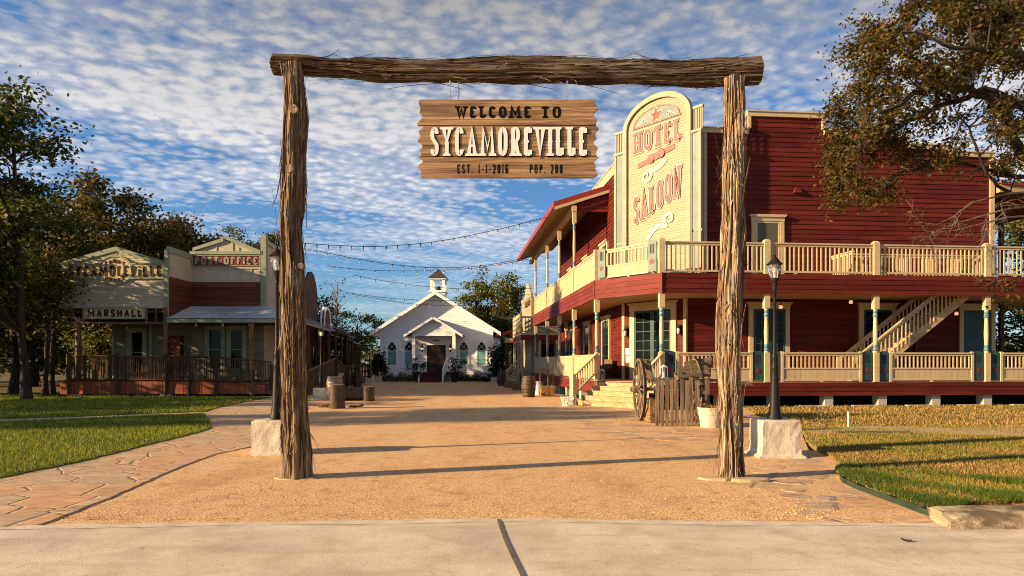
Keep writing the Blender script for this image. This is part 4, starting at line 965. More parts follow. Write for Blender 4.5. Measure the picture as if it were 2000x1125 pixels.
# decks, soffits, skirts, fascias
deckp = [[(0, .04), (19, .04), (19, 2.4), (0, 2.4)], [(-1.85, 2.6), (0, .04), (0, 4.8), (-1.85, 4.8)], [(-1.85, 4.8), (0, 4.8), (0, 22.5), (-1.85, 22.5)], [(0, 2.4), (1.8, 2.4), (0, 5)], [(14.5, 2.4), (19, 2.4), (19, 9), (14.5, 9)]]
for nm, za, zb_, m in (('porch_deck', .84, .89, M_step), ('porch_ceiling', 4.10, 4.15, M_soffit), ('upper_deck', 4.72, 4.78, M_step)):
    mb = MB()
    for q in deckp: mb.poly(q, za, zb_)
    mb.build(nm, m, sal)
for wl, L in ((WF, 19), (WC, WC.L), (WS, WS.L)):
    mb = MB(); wl.siding(mb, .40, .88, (0.0, L), .16, .018, .06); mb.build('skirt', M_redtrim if wl is not WF else M_red, sal)
    mb = MB(); wl.siding(mb, 4.07, 4.79, (0.0, L), .18, .02, .06); mb.build('fascia', M_redtrim if wl is not WF else M_red, sal)
mb = MB(); WC.box(mb, -.04, .04, -.03, .035, 4.06, 4.8); WC.box(mb, WC.L - .05, WC.L + .03, -.03, .04, 4.06, 4.8); mb.build('corner_board', M_redtrim, sal)
# piers
mb = MB(); mb.box(-.17, .17, -.19, .19, -.05, .395)
p0 = None
us = [upx(p, .3) for p in (1405, 1509, 1613, 1717, 1821, 1921, 2024, 2126)]
for k, uu in enumerate(us):
    if p0 is None: p0 = mb.build('pier', M_pier, sal, False, .012); c = p0
    else: c = p0.copy(); C.objects.link(c)
    c.location = (uu, .28, 0)
for vv in (4.6, 6.4, 8.2, 10.2, 12.4, 15): c = p0.copy(); C.objects.link(c); c.location = (-1.55, vv, 0)
mb = MB(); mb.box(-.5, .5, -.12, .12, -.03, .035)
f0 = mb.build('footing', M_pier, sal); f0.location = (us[2] - .55, .2, 0)
for uu in us[3:]: c = f0.copy(); C.objects.link(c); c.location = (uu - .6, .2, 0)
mb = MB(); mb.box(.4, 18, 1.9, 2.1, -.03, .83); mb.build('crawlspace_dark_backing', M_dark, sal)  # near-black backing put in for the dark under the porch deck
# columns and railings, lower storey
cu = [0.02] + [upx(p, .12) for p in (1497, 1710, 1927)] + [16.75]
for uu in cu: column(sal, uu, .13, .89, 4.08)
column(sal, -1.78, 2.62, .89, 4.08)
sv = [7.5, 11.8, 16.3, 21.9]
for vv in sv: column(sal, -1.78, vv, .89, 4.08)
column(sal, -.45, 17.5, .89, 4.08)
sp = .36
for a, b in zip(cu[:-1], cu[1:]):
    a2, b2 = a + .10, b - .10
    if a > 0: star_panel(sal, WF, a2 + .04, a2 + .04 + sp, .93, 1.97, M_teal, -.12)
    else: star_panel(sal, WF, a2 + .04, a2 + .04 + sp, .93, 1.97, M_teal, -.12)
    star_panel(sal, WF, b2 - .04 - sp, b2 - .04, .93, 1.97, M_teal, -.12)
    for t in (a2 + .08 + sp + .04, b2 - .08 - sp - .04): mb = MB(); WF.box(mb, t - .045, t + .045, -.17, -.075, .9, 2.0); mb.build('rail_post', M_cream, sal)
    rail(sal, WF, a2 + .165 + sp, b2 - .165 - sp, .89, 1.97, M_cream, 'half', .15, off=-.12)
tv = [WS.L + 2.58 - v for v in [2.72] + sv]
for a, b in zip(tv[1:], tv[:-1]): rail(sal, WS, a + .1, b - .1, .89, 1.92, M_cream, 'panel', off=-.11)
# upper storey railings
mb = None
for k, uu in enumerate(cu):
    q = MB(); q.box(uu - .11, uu + .11, .02, .24, 4.78, 5.98); q.hexa([(uu - .11, .02, 5.98), (uu + .11, .02, 5.98), (uu + .11, .24, 5.98), (uu - .11, .24, 5.98), (uu - .06, .07, 6.05), (uu + .06, .07, 6.05), (uu + .06, .19, 6.05), (uu - .06, .19, 6.05)]); q.build('newel_post', M_cream, sal)
for a, b in zip(cu[:-1], cu[1:]): rail(sal, WF, a + .11, b - .11, 4.80, 5.93, M_cream, 'baluster', .165, off=-.13)
rail(sal, WC, .16, WC.L - .16, 4.80, 5.93, M_cream, 'half', .16, off=-.12)
for a, b in ((.06, .17), (.80, .92)): star_panel(sal, WC, WC.L * a, WC.L * b, 4.84, 5.95, M_gpanel, -.03)
q = MB(); q.box(-1.88, -1.66, 2.56, 2.78, 4.78, 6.0); q.build('newel_post', M_cream, sal)
for a, b in zip(tv[1:], tv[:-1]): rail(sal, WS, a + .08, b - .08, 4.80, 5.93, M_cream, 'panel', off=-.10)
for vv in sv: column(sal, -1.78, vv, 4.78, 8.55, 1.2, .075)
# side porch roof
mb = MB(); e0, e1 = (-2.72, 8.88), (-.15, 9.72)
mb.hexa([(e0[0], 7.5, e0[1]), (e1[0], 7.5, e1[1]), (e1[0], 25, e1[1]), (e0[0], 25, e0[1]), (e0[0], 7.5, e0[1] + .09), (e1[0], 7.5, e1[1] + .09), (e1[0], 25, e1[1] + .09), (e0[0], 25, e0[1] + .09)])
rf = mb.build('porch_roof', M_redroof, sal)
mb = MB(); mb.hexa([(e0[0] + .04, 7.53, e0[1] - .06), (e1[0], 7.53, e1[1] - .06), (e1[0], 24.9, e1[1] - .06), (e0[0] + .04, 24.9, e0[1] - .06), (e0[0] + .04, 7.53, e0[1] - .004), (e1[0], 7.53, e1[1] - .004), (e1[0], 24.9, e1[1] - .004), (e0[0] + .04, 24.9, e0[1] - .004)]); mb.build('soffit', M_soffit, rf)
mb = MB(); mb.box(e0[0] - .03, e0[0], 7.46, 25, e0[1] - .12, e0[1] + .14)
mb.hexa([(e0[0], 7.45, e0[1] - .12), (e1[0], 7.45, e1[1] - .12), (e1[0], 7.495, e1[1] - .12), (e0[0], 7.495, e0[1] - .12), (e0[0], 7.45, e0[1] + .12), (e1[0], 7.45, e1[1] + .12), (e1[0], 7.495, e1[1] + .12), (e0[0], 7.495, e0[1] + .12)]); mb.build('red_edge', M_redroof, rf)
mb = MB(); mb.hexa([(e0[0] + .02, 7.40, e0[1] - .26), (e1[0], 7.40, e1[1] - .26), (e1[0], 7.44, e1[1] - .26), (e0[0] + .02, 7.44, e0[1] - .26), (e0[0] + .02, 7.40, e0[1] - .125), (e1[0], 7.40, e1[1] - .125), (e1[0], 7.44, e1[1] - .125), (e0[0] + .02, 7.44, e0[1] - .125)]); mb.build('rake_board', M_cream, rf)
gw = Wall((-1.9, 7.62), (-.15, 7.62)); mb = MB(); gw.siding(mb, 8.6, 9.55, lambda z: (max(.05, (z - 8.98) / .327 + .2), 1.75), .16, .02, .05); mb.build('gable_end', M_redtrim, sal)
mb = MB(); mb.box(-1.9, -1.68, 7.4, 24.5, 8.56, 8.82); mb.build('eave_beam', M_cream, sal)
# doors and windows
opening(sal, IF, upx(1470, 2.2) - o_, upx(1533, 2.2) - o_, .90, 3.70, 'door', M_teal, M_cream, M_glass, 2, 5, .17, True, 2, kick=.5)
opening(sal, IF, upx(1685, 2.2) - o_, upx(1740, 2.2) - o_, .90, 3.70, 'door', M_teal, M_cream, M_glass, 2, 5, .17, True, 1, kick=.5)
opening(sal, IF, upx(1880, 2.2) - o_, upx(1934, 2.2) - o_, .90, 3.70, 'door', M_teal, M_cream, M_glass, 2, 5, .17, True, 1, solid=True, label='plain teal door at the far right of the porch')
opening(sal, IF, upx(1474, 2.2) - o_, upx(1523, 2.2) - o_, 4.80, 7.15, 'window', M_cream, M_cream, M_glass2, 1, 1, .15, True, 1)
opening(sal, IC, .62, IC.L - .62, .90, 3.72, 'door', M_teal, M_cream, M_glass, 2, 6, .24, True, 2, kick=.35, label='wide teal double door with white glazing bars at the porch corner')
tS = lambda v: 22.5 - v
opening(sal, IS, tS(8.6), tS(7.3), .90, 3.55, 'door', M_teal, M_cream, M_glass, 2, 4, .14, True, 1, kick=.4)
opening(sal, IS, tS(13.0), tS(11.8), .95, 3.55, 'window', M_teal, M_cream, M_glass, 2, 4, .14, True, 1)
opening(sal, IS, tS(17.5), tS(16.3), .95, 3.55, 'window', M_teal, M_cream, M_glass, 2, 4, .14, True, 1)
opening(sal, IS, tS(9.0), tS(7.7), 4.80, 7.1, 'door', M_teal, M_cream, M_glass2, 1, 2, .14, True, 1, kick=.3)
opening(sal, IS, tS(13.3), tS(12.1), 5.4, 7.1, 'window', M_cream, M_cream, M_glass2, 1, 2, .14, True, 1)
opening(sal, IS, tS(18.0), tS(16.8), 5.4, 7.1, 'window', M_cream, M_cream, M_glass2, 1, 2, .14, True, 1)
mb = MB(); v0 = upx(1548, 2.2) - o_; IF.prism(mb, [(v0, 8.28), (v0 + .32, 8.28), (v0 + .27, 8.40), (v0 + .05, 8.40)], .0, .14); IF.prism(mb, [(v0 + .06, 8.402), (v0 + .26, 8.402), (v0 + .22, 8.5), (v0 + .1, 8.5)], .0, .1); mb.build('wall_vent', M_redtrim, sal)
for px_, py_ in (): pass
# sconces and notices by the corner door
for t in (.2, IC.L - .2):
    mb = MB(); p = IC.pt(t, .16, 2.95); IC.box(mb, t - .03, t + .03, .02, .05, 2.7, 3.1); mb.tube([IC.pt(t, .05, 3.0), IC.pt(t, .14, 3.12), p], .012, 6); mb.lathe([(.05, -.02), (.085, .0), (.03, .10), (.005, .16)], 8, (p[0], p[1], p[2])); mb.lathe([(.02, -.27), (.05, -.24)], 8, p)
    for k in range(4): a = k * 1.571; mb.tube([(p[0] + .05 * math.cos(a), p[1] + .05 * math.sin(a), p[2] - .25), (p[0] + .075 * math.cos(a), p[1] + .075 * math.sin(a), p[2])], .007, 4)
    o = mb.build('wall_sconce', M_iron, sal); g = MB(); g.lathe([(.045, -.22), (.06, -.1), (.05, -.02)], 8, p); g.build('sconce_glass', M_bulb, o)
mb = MB(); IC.box(mb, .12, .34, .025, .04, 1.9, 2.2); IC.box(mb, .13, .33, .025, .038, 1.6, 1.86); mb.build('notice_plate', M_wletter, sal)
for u_, v_ in ((-1.0, 6.2), (-1.0, 11.5)): pendant(sal, u_, v_, 4.1, .55)
pendant(sal, upx(1525, 1.2), 1.2, 4.1, .30); pendant(sal, upx(1662, .9), .9, 4.1, .12); pendant(sal, upx(1868, 1.3), 1.3, 4.1, .5)
# corner steps
mb = MB()
for k in range(1, 5):
    z = .89 - .178 * k; WC.box(mb, .12, WC.L - .12, .285 * (k - 1) + .02, .285 * k + .04, z - .045, z); WC.box(mb, .14, WC.L - .14, .285 * k - .02 - .0, .285 * k + .015, max(z - .178, -.03), z - .047)
WC.box(mb, .14, WC.L - .14, .0, .024, .715, .84)
st = mb.build('porch_steps', M_step, sal)
for t in (.04, WC.L - .04):
    mb = MB(); WC.box(mb, t - .09, t + .09, 1.15, 1.33, -.03, 1.16)
    a, b = Vector(WC.pt(t, -.05, 1.93)), Vector(WC.pt(t, 1.2, 1.1)); mb.bar(a, b, .12, .05); dz = Vector((0, 0, -.72)); mb.bar(a + dz, b + dz, .07, .06)
    for i in range(9): f = (i + .6) / 9.2; p = a.lerp(b, f); mb.bar(p + Vector((0, 0, -.02)), p + dz, .045, .04)
    mb.build('stair_rail', M_cream, st)
# flight of stairs inside the right-hand porch
mb = MB(); S0, S1 = Vector((7.85, 0, .95)), Vector((12.7, 0, 4.70)); sv_ = .62; dsl = (S1 - S0)
for vv in (sv_, sv_ + 1.0):
    mb.bar(S0 + Vector((0, vv, -.02)), S1 + Vector((0, vv, -.02)), .06, .30)
for i in range(20):
    p = S0 + dsl * (i / 20); mb.box(p.x - .02, p.x + .26, sv_ + .04, sv_ + .96, p.z + .05, p.z + .09); mb.box(p.x + .0, p.x + .02, sv_ + .04, sv_ + .96, p.z - .10, p.z + .048)
stf = mb.build('porch_staircase', M_step, sal)
for k, vv in enumerate((sv_ - .03, sv_ + 1.03)):
    mb = MB(); up = Vector((0, 0, 1.02)); a = S0 + Vector((-.3, vv, -.23)); b = S1 + Vector((0, vv, 0))
    mb.bar(a + up, b + up, .09, .06); mb.bar(a + up * .95 + Vector((0, 0, -.06)), b + up * .95 + Vector((0, 0, -.06)), .04, .07)
    for i in range(32): p = a.lerp(b, (i + .5) / 32); mb.bar(p + Vector((0, 0, .02)), p + up + Vector((0, 0, -.08)), .045, .04)
    mb.box(a.x - .07, a.x + .07, vv - .07, vv + .07, .89, a.z + 1.1)
    mb.build('stair_rail', M_cream, stf)
mb = MB(); mb.box(10.75, 10.9, 1.7, 1.85, .89, 3.2); mb.build('stair_post', M_redtrim, sal)
gu = Wall((7.5, 1.3), (13.2, 1.3)); rail(sal, gu, 0, 5.7, 4.80, 5.78, M_cream, 'baluster', .15, 'stairwell_guard')
gu2 = Wall((7.5, 2.1), (7.5, .5)); rail(sal, gu2, .1, 1.5, 4.80, 5.78, M_cream, 'baluster', .15, 'stairwell_guard')
# far right: end porch
mb = MB(); mb.box(15.05, 15.2, 2.5, 2.65, 4.78, 8.5); mb.box(15.05, 15.2, 2.5, 2.65, .89, 4.08); mb.build('porch_post', M_dkwood, sal)
mb = MB(); mb.box(14.5, 19.5, 1.9, 2.1, 8.45, 8.75); mb.build('eave_beam', M_soffit, sal)
mb = MB(); mb.hexa([(14.5, 1.8, 8.76), (19.5, 1.8, 8.4), (19.5, 12, 8.4), (14.5, 12, 8.76), (14.5, 1.8, 8.84), (19.5, 1.8, 8.48), (19.5, 12, 8.48), (14.5, 12, 8.84)]); mb.build('porch_roof', M_redroof, sal)
# ---- the sign tower on the chamfer
tw = MB(); cx_, zs, rx, rz = 2.2175, 11.28, 1.5, .93
def trng(z):
    if z <= zs: return (cx_ - rx, cx_ + rx)
    k = math.sqrt(max(0, 1 - ((z - zs) / rz) ** 2)) * rx; return (cx_ - k, cx_ + k)
WB.siding(tw, 4.79, zs + rz - .02, trng, .105, .014, .10, .05); tower = tw.build('sign_tower', M_yellow, sal)
fr = MB()
WB.box(fr, cx_ - rx - .20, cx_ - rx, -.05, .16, 4.79, zs); WB.box(fr, cx_ + rx, cx_ + rx + .20, -.05, .16, 4.79, zs)
n = 26
for i in range(n):
    q = []
    for j, k in ((i, 0), (i, 1), (i + 1, 1), (i + 1, 0)):
        a = math.pi * j / n; ex = .2 * k; q.append((cx_ + (rx + ex) * math.cos(a), zs + (rz + ex) * math.sin(a)))
    WB.prism(fr, q, -.05, .16)
for t0, t1 in ((.0, .13), (.48, cx_ - rx - .202), (cx_ + rx + .202, 3.95), (4.22, 4.35)): WB.box(fr, t0, t1, -.05, .12, 4.79, 10.4)
for t0, t1 in ((-.04, cx_ - rx - .202), (cx_ + rx + .202, 4.39)):
    WB.box(fr, t0, t1, -.07, .14, 10.402, 10.5); WB.box(fr, t0, t1, -.05, .06, 11.32, 11.42)
    n2 = 5
    for i in range(n2 + 1): t = t0 + .04 + (t1 - t0 - .08) * i / n2; WB.box(fr, t - .022, t + .022, -.02, .03, 10.5, 11.32)
    WB.box(fr, t0 + .1, t1 - .0, -.05, .10, 6.6, 6.68)
fr.build('frame', M_yellow, tower)
for a_, b_, c_, d_ in ((.132, .478, 4.79, 6.59), (.132, .478, 6.69, 10.39), (3.952, 4.218, 4.79, 6.59), (3.952, 4.218, 6.69, 10.39)): gp = MB(); WB.box(gp, a_, b_, -.04, .085, c_, d_); gp.build('side_panel', M_gpanel, tower)
# second return wall behind the tower so that it has depth
rb = MB(); WB.box(rb, .0, 4.35, -.30, -.105, 4.79, 10.38); WB.box(rb, cx_ - rx, cx_ + rx, -.30, -.105, 10.38, 11.2); rb.build('tower_back', M_yellow, tower)
tA, tB = 1.05, 3.42
kw_ = dict(stem=.135, bar=.15, gap=.34)
mb = MB(); text(mb, WB, 'HOTEL', tA, tB, 10.27, 11.12, .066, .035, fat=.04, rise=.02, **kw_); mb.build('lettering_backing', M_towerwhite, tower)
mb = MB(); text(mb, WB, 'HOTEL', tA, tB, 10.27, 11.12, .11, .012, rise=.02, **kw_); mb.build('lettering', M_pink, tower)
mb = MB(); text(mb, WB, 'SALOON', tA, tB, 7.30, 8.42, .066, .035, fat=.04, rise=.88, **dict(kw_, stem=.10, bar=.105)); mb.build('lettering_backing', M_towerwhite, tower)
mb = MB(); text(mb, WB, 'SALOON', tA, tB, 7.30, 8.42, .11, .012, rise=.88, **dict(kw_, stem=.10, bar=.105)); mb.build('lettering', M_pink, tower)
# lunette with star and scrolls
mb = MB(); lz = 11.33; pts = [(cx_ + 1.12 * math.cos(math.pi * i / 18), lz + .56 * math.sin(math.pi * i / 18)) for i in range(19)]
WB.prism(mb, pts, .06, .085); lun = mb.build('lunette', M_gpanel, tower)
mb = MB(); WB.box(mb, cx_ - 1.2, cx_ + 1.2, .06, .1, lz - .06, lz - .002)
for i in range(18):
    q = [(cx_ + (1.12 + e) * math.cos(math.pi * j / 18), lz + (.56 + e) * math.sin(math.pi * j / 18)) for j, e in ((i, 0), (i, .04), (i + 1, .04), (i + 1, 0))]; WB.prism(mb, q, .06, .1)
mb.build('lunette_border', M_pink, lun)
mb = MB(); c = (cx_, lz + .25); prism_fan(WB, mb, star_pts(c[0], c[1], .40), c, .086, .10); mb.build('star_outline', M_towerwhite, lun)
mb = MB(); prism_fan(WB, mb, star_pts(c[0], c[1], .31), c, .108, .118); mb.build('star', M_star, lun)
def scroll(mb, pts, w0, w1, off, dep):
    n = len(pts); Ls, Rs = [], []
    for i in range(n):
        a, b = pts[max(0, i - 1)], pts[min(n - 1, i + 1)]; dx, dy = b[0] - a[0], b[1] - a[1]; l = math.hypot(dx, dy) or 1; w = w0 + (w1 - w0) * i / (n - 1)
        Ls.append((pts[i][0] - dy / l * w, pts[i][1] + dx / l * w)); Rs.append((pts[i][0] + dy / l * w, pts[i][1] - dx / l * w))
    for i in range(n - 1): WB.prism(mb, [Rs[i], Rs[i + 1], Ls[i + 1], Ls[i]], off, off + dep + .0012 * i)
def spiral(cx, cz, r, turns, a0, tail, k=20):
    p = [(cx + r * (1 - .72 * i / k) * math.cos(R(a0 + turns * i / k)), cz + r * (1 - .72 * i / k) * math.sin(R(a0 + turns * i / k))) for i in range(k + 1)]
    return tail + p
mb = MB(); scroll(mb, spiral(1.72, 9.22, .27, -420, 60, [(2.72, 9.75), (2.5, 9.52), (2.2, 9.40), (1.98, 9.42)][::1]), .10, .035, .066, .02); mb.build('scroll_ornament', M_towerwhite, tower)
mb = MB(); scroll(mb, spiral(2.86, 7.30, .27, -420, 250, [(1.75, 6.62), (2.0, 6.9), (2.3, 7.08), (2.6, 7.05)]), .10, .035, .066, .02); mb.build('scroll_ornament', M_towerwhite, tower)
for sg in (-1, 1): mb = MB(); scroll(mb, spiral(cx_ + sg * .62, lz + .16, .11, sg * 360, 90, [(cx_ + sg * .98, lz + .06), (cx_ + sg * .85, lz + .1)]), .02, .012, .086, .01); mb.build('scroll_ornament', M_towerwhite, lun)
mb = MB(); scroll(mb, [(1.28, 9.72), (1.85, 9.83), (1.92, 9.86)], .10, .10, .066, .02); scroll(mb, [(1.92, 9.86), (2.05, 9.90), (2.22, 9.93), (2.38, 9.97), (2.5, 9.99)], .14, .15, .066, .03); scroll(mb, [(2.5, 9.99), (2.58, 10.01), (3.12, 10.12)], .10, .10, .066, .02)
prism_fan(WB, mb, star_pts(1.95, 9.87, .19, .9, 0, 6), (1.95, 9.87), .1, .12); prism_fan(WB, mb, star_pts(2.47, 9.98, .19, .9, 0, 6), (2.47, 9.98), .1, .12); mb.build('turned_bar_ornament', M_pink, tower)

# bench on the porch
def sal_world(u, v): c, s = math.cos(A_S), math.sin(A_S); return (5.32 + c * u - s * v, 24.2 + s * u + c * v)
bx, by = sal_world(-.62, 6.6)
bn = thing('porch_bench', 'low dark red bench on the porch left of the wide corner door', 'bench', (bx, by, .89), A_S)
mb = MB(); mb.box(-.25, .25, -.75, .75, .40, .45); mb.build('seat', M_maroonstep, bn)
for y_ in (-.62, .62): q = MB(); q.box(-.22, .22, y_ - .05, y_ + .05, 0, .398); q.build('leg', M_maroonstep, bn)
q = MB(); q.box(.20, .25, -.75, .75, .5, .85); q.box(.2, .25, -.7, -.62, .45, .5); q.box(.2, .25, .62, .7, .45, .5); q.build('backrest', M_midwood, bn)
def lantern(loc, h, w, label, m=M_wletter):
    r = thing('candle_lantern', label, 'lantern', loc, .3, 'white candle lanterns')
    mb = MB(); mb.box(-w, w, -w, w, 0, h * .06); mb.hexa([(-w, -w, h * .72), (w, -w, h * .72), (w, w, h * .72), (-w, w, h * .72), (-w * .3, -w * .3, h * .9), (w * .3, -w * .3, h * .9), (w * .3, w * .3, h * .9), (-w * .3, w * .3, h * .9)])
    for a in (-1, 1):
        for b in (-1, 1): mb.box(a * w * .88 - w * .12, a * w * .88 + w * .12, b * w * .88 - w * .12, b * w * .88 + w * .12, h * .06, h * .72)
    mb.build('frame', m, r)
    mb = MB(); mb.tube([(w * .35 * math.cos(a), 0, h * .93 + w * .35 * math.sin(a)) for a in [6.283 * i / 10 for i in range(11)]], w * .06, 5, False); mb.build('ring_handle', M_iron, r)
    mb = MB(); mb.lathe([(w * .4, h * .061), (w * .4, h * .4), (w * .06, h * .42), (w * .05, h * .46)], 10); mb.build('candle', M_wletter, r, True)
lx, ly = sal_world(-1.2, 4.3)
lantern((lx, ly, .89), .50, .10, 'white candle lantern standing on the porch floor beside the steps')
# ================================================================== WHITE CHAPEL
ch = thing('chapel', 'white clapboard chapel with a small belfry at the end of the street', 'building', ((852.5 - 1000) * 58 / F, 58, 0), -.04)
HWID, EAV, APX, SLP = 4.80, 4.35, 7.45, .633
CF = Wall((-HWID, 0), (HWID, 0))
mb = MB(); CF.siding(mb, .0, EAV, (0, 2 * HWID), .19, .02, .15)
CF.siding(mb, EAV, APX - .05, lambda z: (HWID - max(.0, (APX - z) / SLP) if (APX - z) / SLP < HWID else 0, HWID + min(HWID, (APX - z) / SLP)), .19, .02, .15)
mb.box(-HWID, -HWID + .12, .152, 14, 0, EAV + .1); mb.box(HWID - .12, HWID, .152, 14, 0, EAV + .1)
mb.build('wall', M_white, ch)
mb = MB(); OV = 5.50
for s in (-1, 1):
    zt = APX + .12; ze = APX + .12 - OV * SLP
    q = [(0, -.75, zt), (s * OV, -.75, ze), (s * OV, 14.5, ze), (0, 14.5, zt)]
    if s > 0: q = q[::-1]
    mb.hexa([(x, y, z - .14) for x, y, z in q][::-1] + [(x, y, z) for x, y, z in q][::-1])
roof = mb.build('roof', M_shingle, ch)
mb = MB()
for s in (-1, 1):
    zt = APX + .16; ze = zt - OV * SLP; d = .30
    P0 = [(0, -.80, zt - d), (s * (OV + .02), -.80, ze - d), (s * (OV + .02), -.755, ze - d), (0, -.755, zt - d)]
    if s < 0: P0 = P0[::-1]
    mb.hexa(P0 + [(x, y, z + d) for x, y, z in P0])
mb.build('rake_board', M_whitetrim, roof)
mb = MB()
for s in (-1, 1):
    zt = APX - .04; x1 = s * (OV - .02); q = [(0, -.74, zt), (x1, -.74, zt - OV * SLP), (x1, 14.4, zt - OV * SLP), (0, 14.4, zt)]
    if s > 0: q = q[::-1]
    mb.hexa([(x, y, z - .02) for x, y, z in q][::-1] + [(x, y, z) for x, y, z in q][::-1])
mb.build('soffit', M_white, roof)
mb = MB(); CF.box(mb, -.02, .12, -.05, .05, 0, EAV - .02); CF.box(mb, 2 * HWID - .12, 2 * HWID + .02, -.05, .05, 0, EAV - .02); mb.build('corner_board', M_whitetrim, ch)
def gothic(x, zb_, zt, hw):
    c = HWID + x; sp_ = zt - hw * 1.75; pts = [(c - hw, zb_), (c + hw, zb_), (c + hw, sp_)]
    rc = (hw * hw + (zt - sp_) ** 2) / (2 * hw)
    def arcpts(k): 
        out = []
        a1 = math.atan2(zt - sp_, rc - hw)
        for i in range(9): a = a1 * i / 8; out.append((rc * math.cos(a) - (rc - hw), sp_ + rc * math.sin(a)))
        return out
    ar = arcpts(0)
    return [(c - hw, zb_), (c + hw, zb_)] + [(c + x_, z_) for x_, z_ in ar] + [(c - x_, z_) for x_, z_ in ar[::-1][1:]], sp_, c, ar
for i, x in enumerate((-3.80, -2.33, 2.33, 3.84)):
    mb = MB(); outer, sp_, c, ar = gothic(x, 1.26, 3.56, .49); inner, sp2, c2, ar2 = gothic(x, 1.40, 3.34, .35)
    n = min(len(outer), len(inner))
    for j in range(n): a, b = j, (j + 1) % n; CF.prism(mb, [outer[a], outer[b], inner[b], inner[a]], 0, .06)
    wz = 2.60
    CF.box(mb, c - .35, c + .35, .03, .052, wz - .03, wz + .02); CF.box(mb, c - .35, c + .35, .03, .05, 1.95, 1.975)
    CF.box(mb, c - .62, c - .48, .0, .05, 2.55, 2.66); CF.box(mb, c + .48, c + .62, .0, .05, 2.55, 2.66)
    for s in (-1, 1):
        for j in range(6):
            f0, f1 = j / 6, (j + 1) / 6
            p = lambda f: (c + s * (.33 - .42 * f - .12 * f * f), wz + .55 * f)
            A, B = p(f0), p(f1); q = [(A[0] - .018, A[1]), (A[0] + .018, A[1]), (B[0] + .018, B[1]), (B[0] - .018, B[1])]; CF.prism(mb, q, .03, .045 + s * .002)
    wdo = mb.build('window', M_whitetrim, ch)
    g = MB(); CF.prism(g, [(c - .345, wz), (c + .345, wz)] + [q for q in inner[2:]], -.02, .024); g.build('pane', M_glass, wdo)
    g = MB(); CF.box(g, c - .345, c + .345, -.02, .026, 1.40, wz - .03); g.build('blind', M_curtain, wdo)
# entrance porch
PD = 1.55; PF = Wall((-1.86, -PD), (1.86, -PD)); mb = MB(); PA, PE = 5.32, 3.92
PF.siding(mb, PE + .06, PA - .12, lambda z: (1.86 - min(1.80, (PA - .1 - z) / .62), 1.86 + min(1.80, (PA - .1 - z) / .62)), .19, .02, .06)
mb.box(-1.80, 1.80, -PD - .02, -PD + .10, PE - .12, PE + .055)
porch = mb.build('porch_gable', M_white, ch)
mb = MB()
for s in (-1, 1):
    q = [(0, -PD - .35, PA + .05), (s * 2.42, -PD - .35, PA + .05 - 2.42 * .62), (s * 2.42, .3, PA + .05 - 2.42 * .62), (0, .3, PA + .05)]
    if s > 0: q = q[::-1]
    mb.hexa([(x, y, z - .08) for x, y, z in q][::-1] + [(x, y, z) for x, y, z in q][::-1])
mb.build('porch_roof', M_shingle, ch)
mb = MB()
for s in (-1, 1):
    P0 = [(0, -PD - .40, PA - .14), (s * 2.44, -PD - .40, PA - .14 - 2.44 * .62), (s * 2.44, -PD - .355, PA - .14 - 2.44 * .62), (0, -PD - .355, PA - .14)]
    if s < 0: P0 = P0[::-1]
    mb.hexa(P0 + [(x, y, z + .22) for x, y, z in P0])
mb.build('rake_board', M_whitetrim, porch)
for s in (-1, 1):
    mb = MB(); mb.box(s * 1.68 - .13, s * 1.68 + .13, -PD - .0, -PD + .26, .0, PE - .121); mb.build('porch_column', M_whitetrim, ch)
mb = MB(); mb.box(-1.85, 1.85, -PD + .02, -.03, .70, .80); mb.build('porch_floor', M_maroonstep, ch)
dr = MB(); CF.box(dr, HWID - .80, HWID + .80, .0, .04, .8, 3.08)
for s in (-1, 1):
    CF.box(dr, HWID + s * .40 - .26, HWID + s * .40 + .26, .04, .06, .95, 1.75); CF.box(dr, HWID + s * .40 - .26, HWID + s * .40 + .26, .04, .06, 1.9, 2.9)
dd = dr.build('double_door', M_dkdoor, ch)
mb = MB(); CF.box(mb, HWID - .95, HWID - .8, -.02, .055, .8, 3.08); CF.box(mb, HWID + .8, HWID + .95, -.02, .055, .8, 3.08); CF.box(mb, HWID - .95, HWID + .95, -.02, .06, 3.081, 3.22); mb.build('casing', M_whitetrim, dd)
mb = MB()
for s in (-1, 1): mb.lathe([(.02, 0), (.035, .03), (.02, .06)], 8, (s * .08, -.11, 1.85))
mb.build('handle', M_hoop, dd, True)
for s in (-1, 1):
    p = (s * 1.19, -.16, 2.75); mb = MB(); mb.lathe([(.02, -.28), (.09, -.14), (.12, .12), (.06, .2), (.1, .24), (.015, .40), (.01, .55)], 6, p); mb.bar((p[0], -.02, 2.95), (p[0], -.16, 2.95), .03, .03); o = mb.build('wall_sconce', M_iron, ch)
    g = MB(); g.lathe([(.075, -.1), (.105, -.02), (.112, .09)], 6, (p[0], p[1] - .012, p[2])); g.build('sconce_glass', M_lit, o)
mb = MB(); mb.box(-.28, .28, -.075, -.045, 3.42, 3.50); mb.build('house_number_plate', M_greywood, ch)
mb = MB()
for k in range(5): mb.box(-.85, .85, -PD - .30 * k - .28, -PD - .30 * k, 0, .78 - .155 * k)
stp = mb.build('steps', M_maroonstep, ch)
for s in (-1, 1):
    mb = MB(); mb.bar((s * .98, -PD, 1.72), (s * .98, -PD - 1.5, 1.0), .09, .10); mb.bar((s * .98, -PD - .04, .7), (s * .98, -PD - .04, 1.75), .12, .12); mb.bar((s * .98, -PD - 1.5, 0), (s * .98, -PD - 1.5, 1.05), .12, .12)
    for k in range(6): y = -PD - .2 - k * .21; mb.bar((s * .98, y, .65 - .45 * k / 6), (s * .98, y, 1.62 - .72 * (k + .5) / 7), .05, .05)
    mb.build('hand_rail', M_whitetrim, ch)
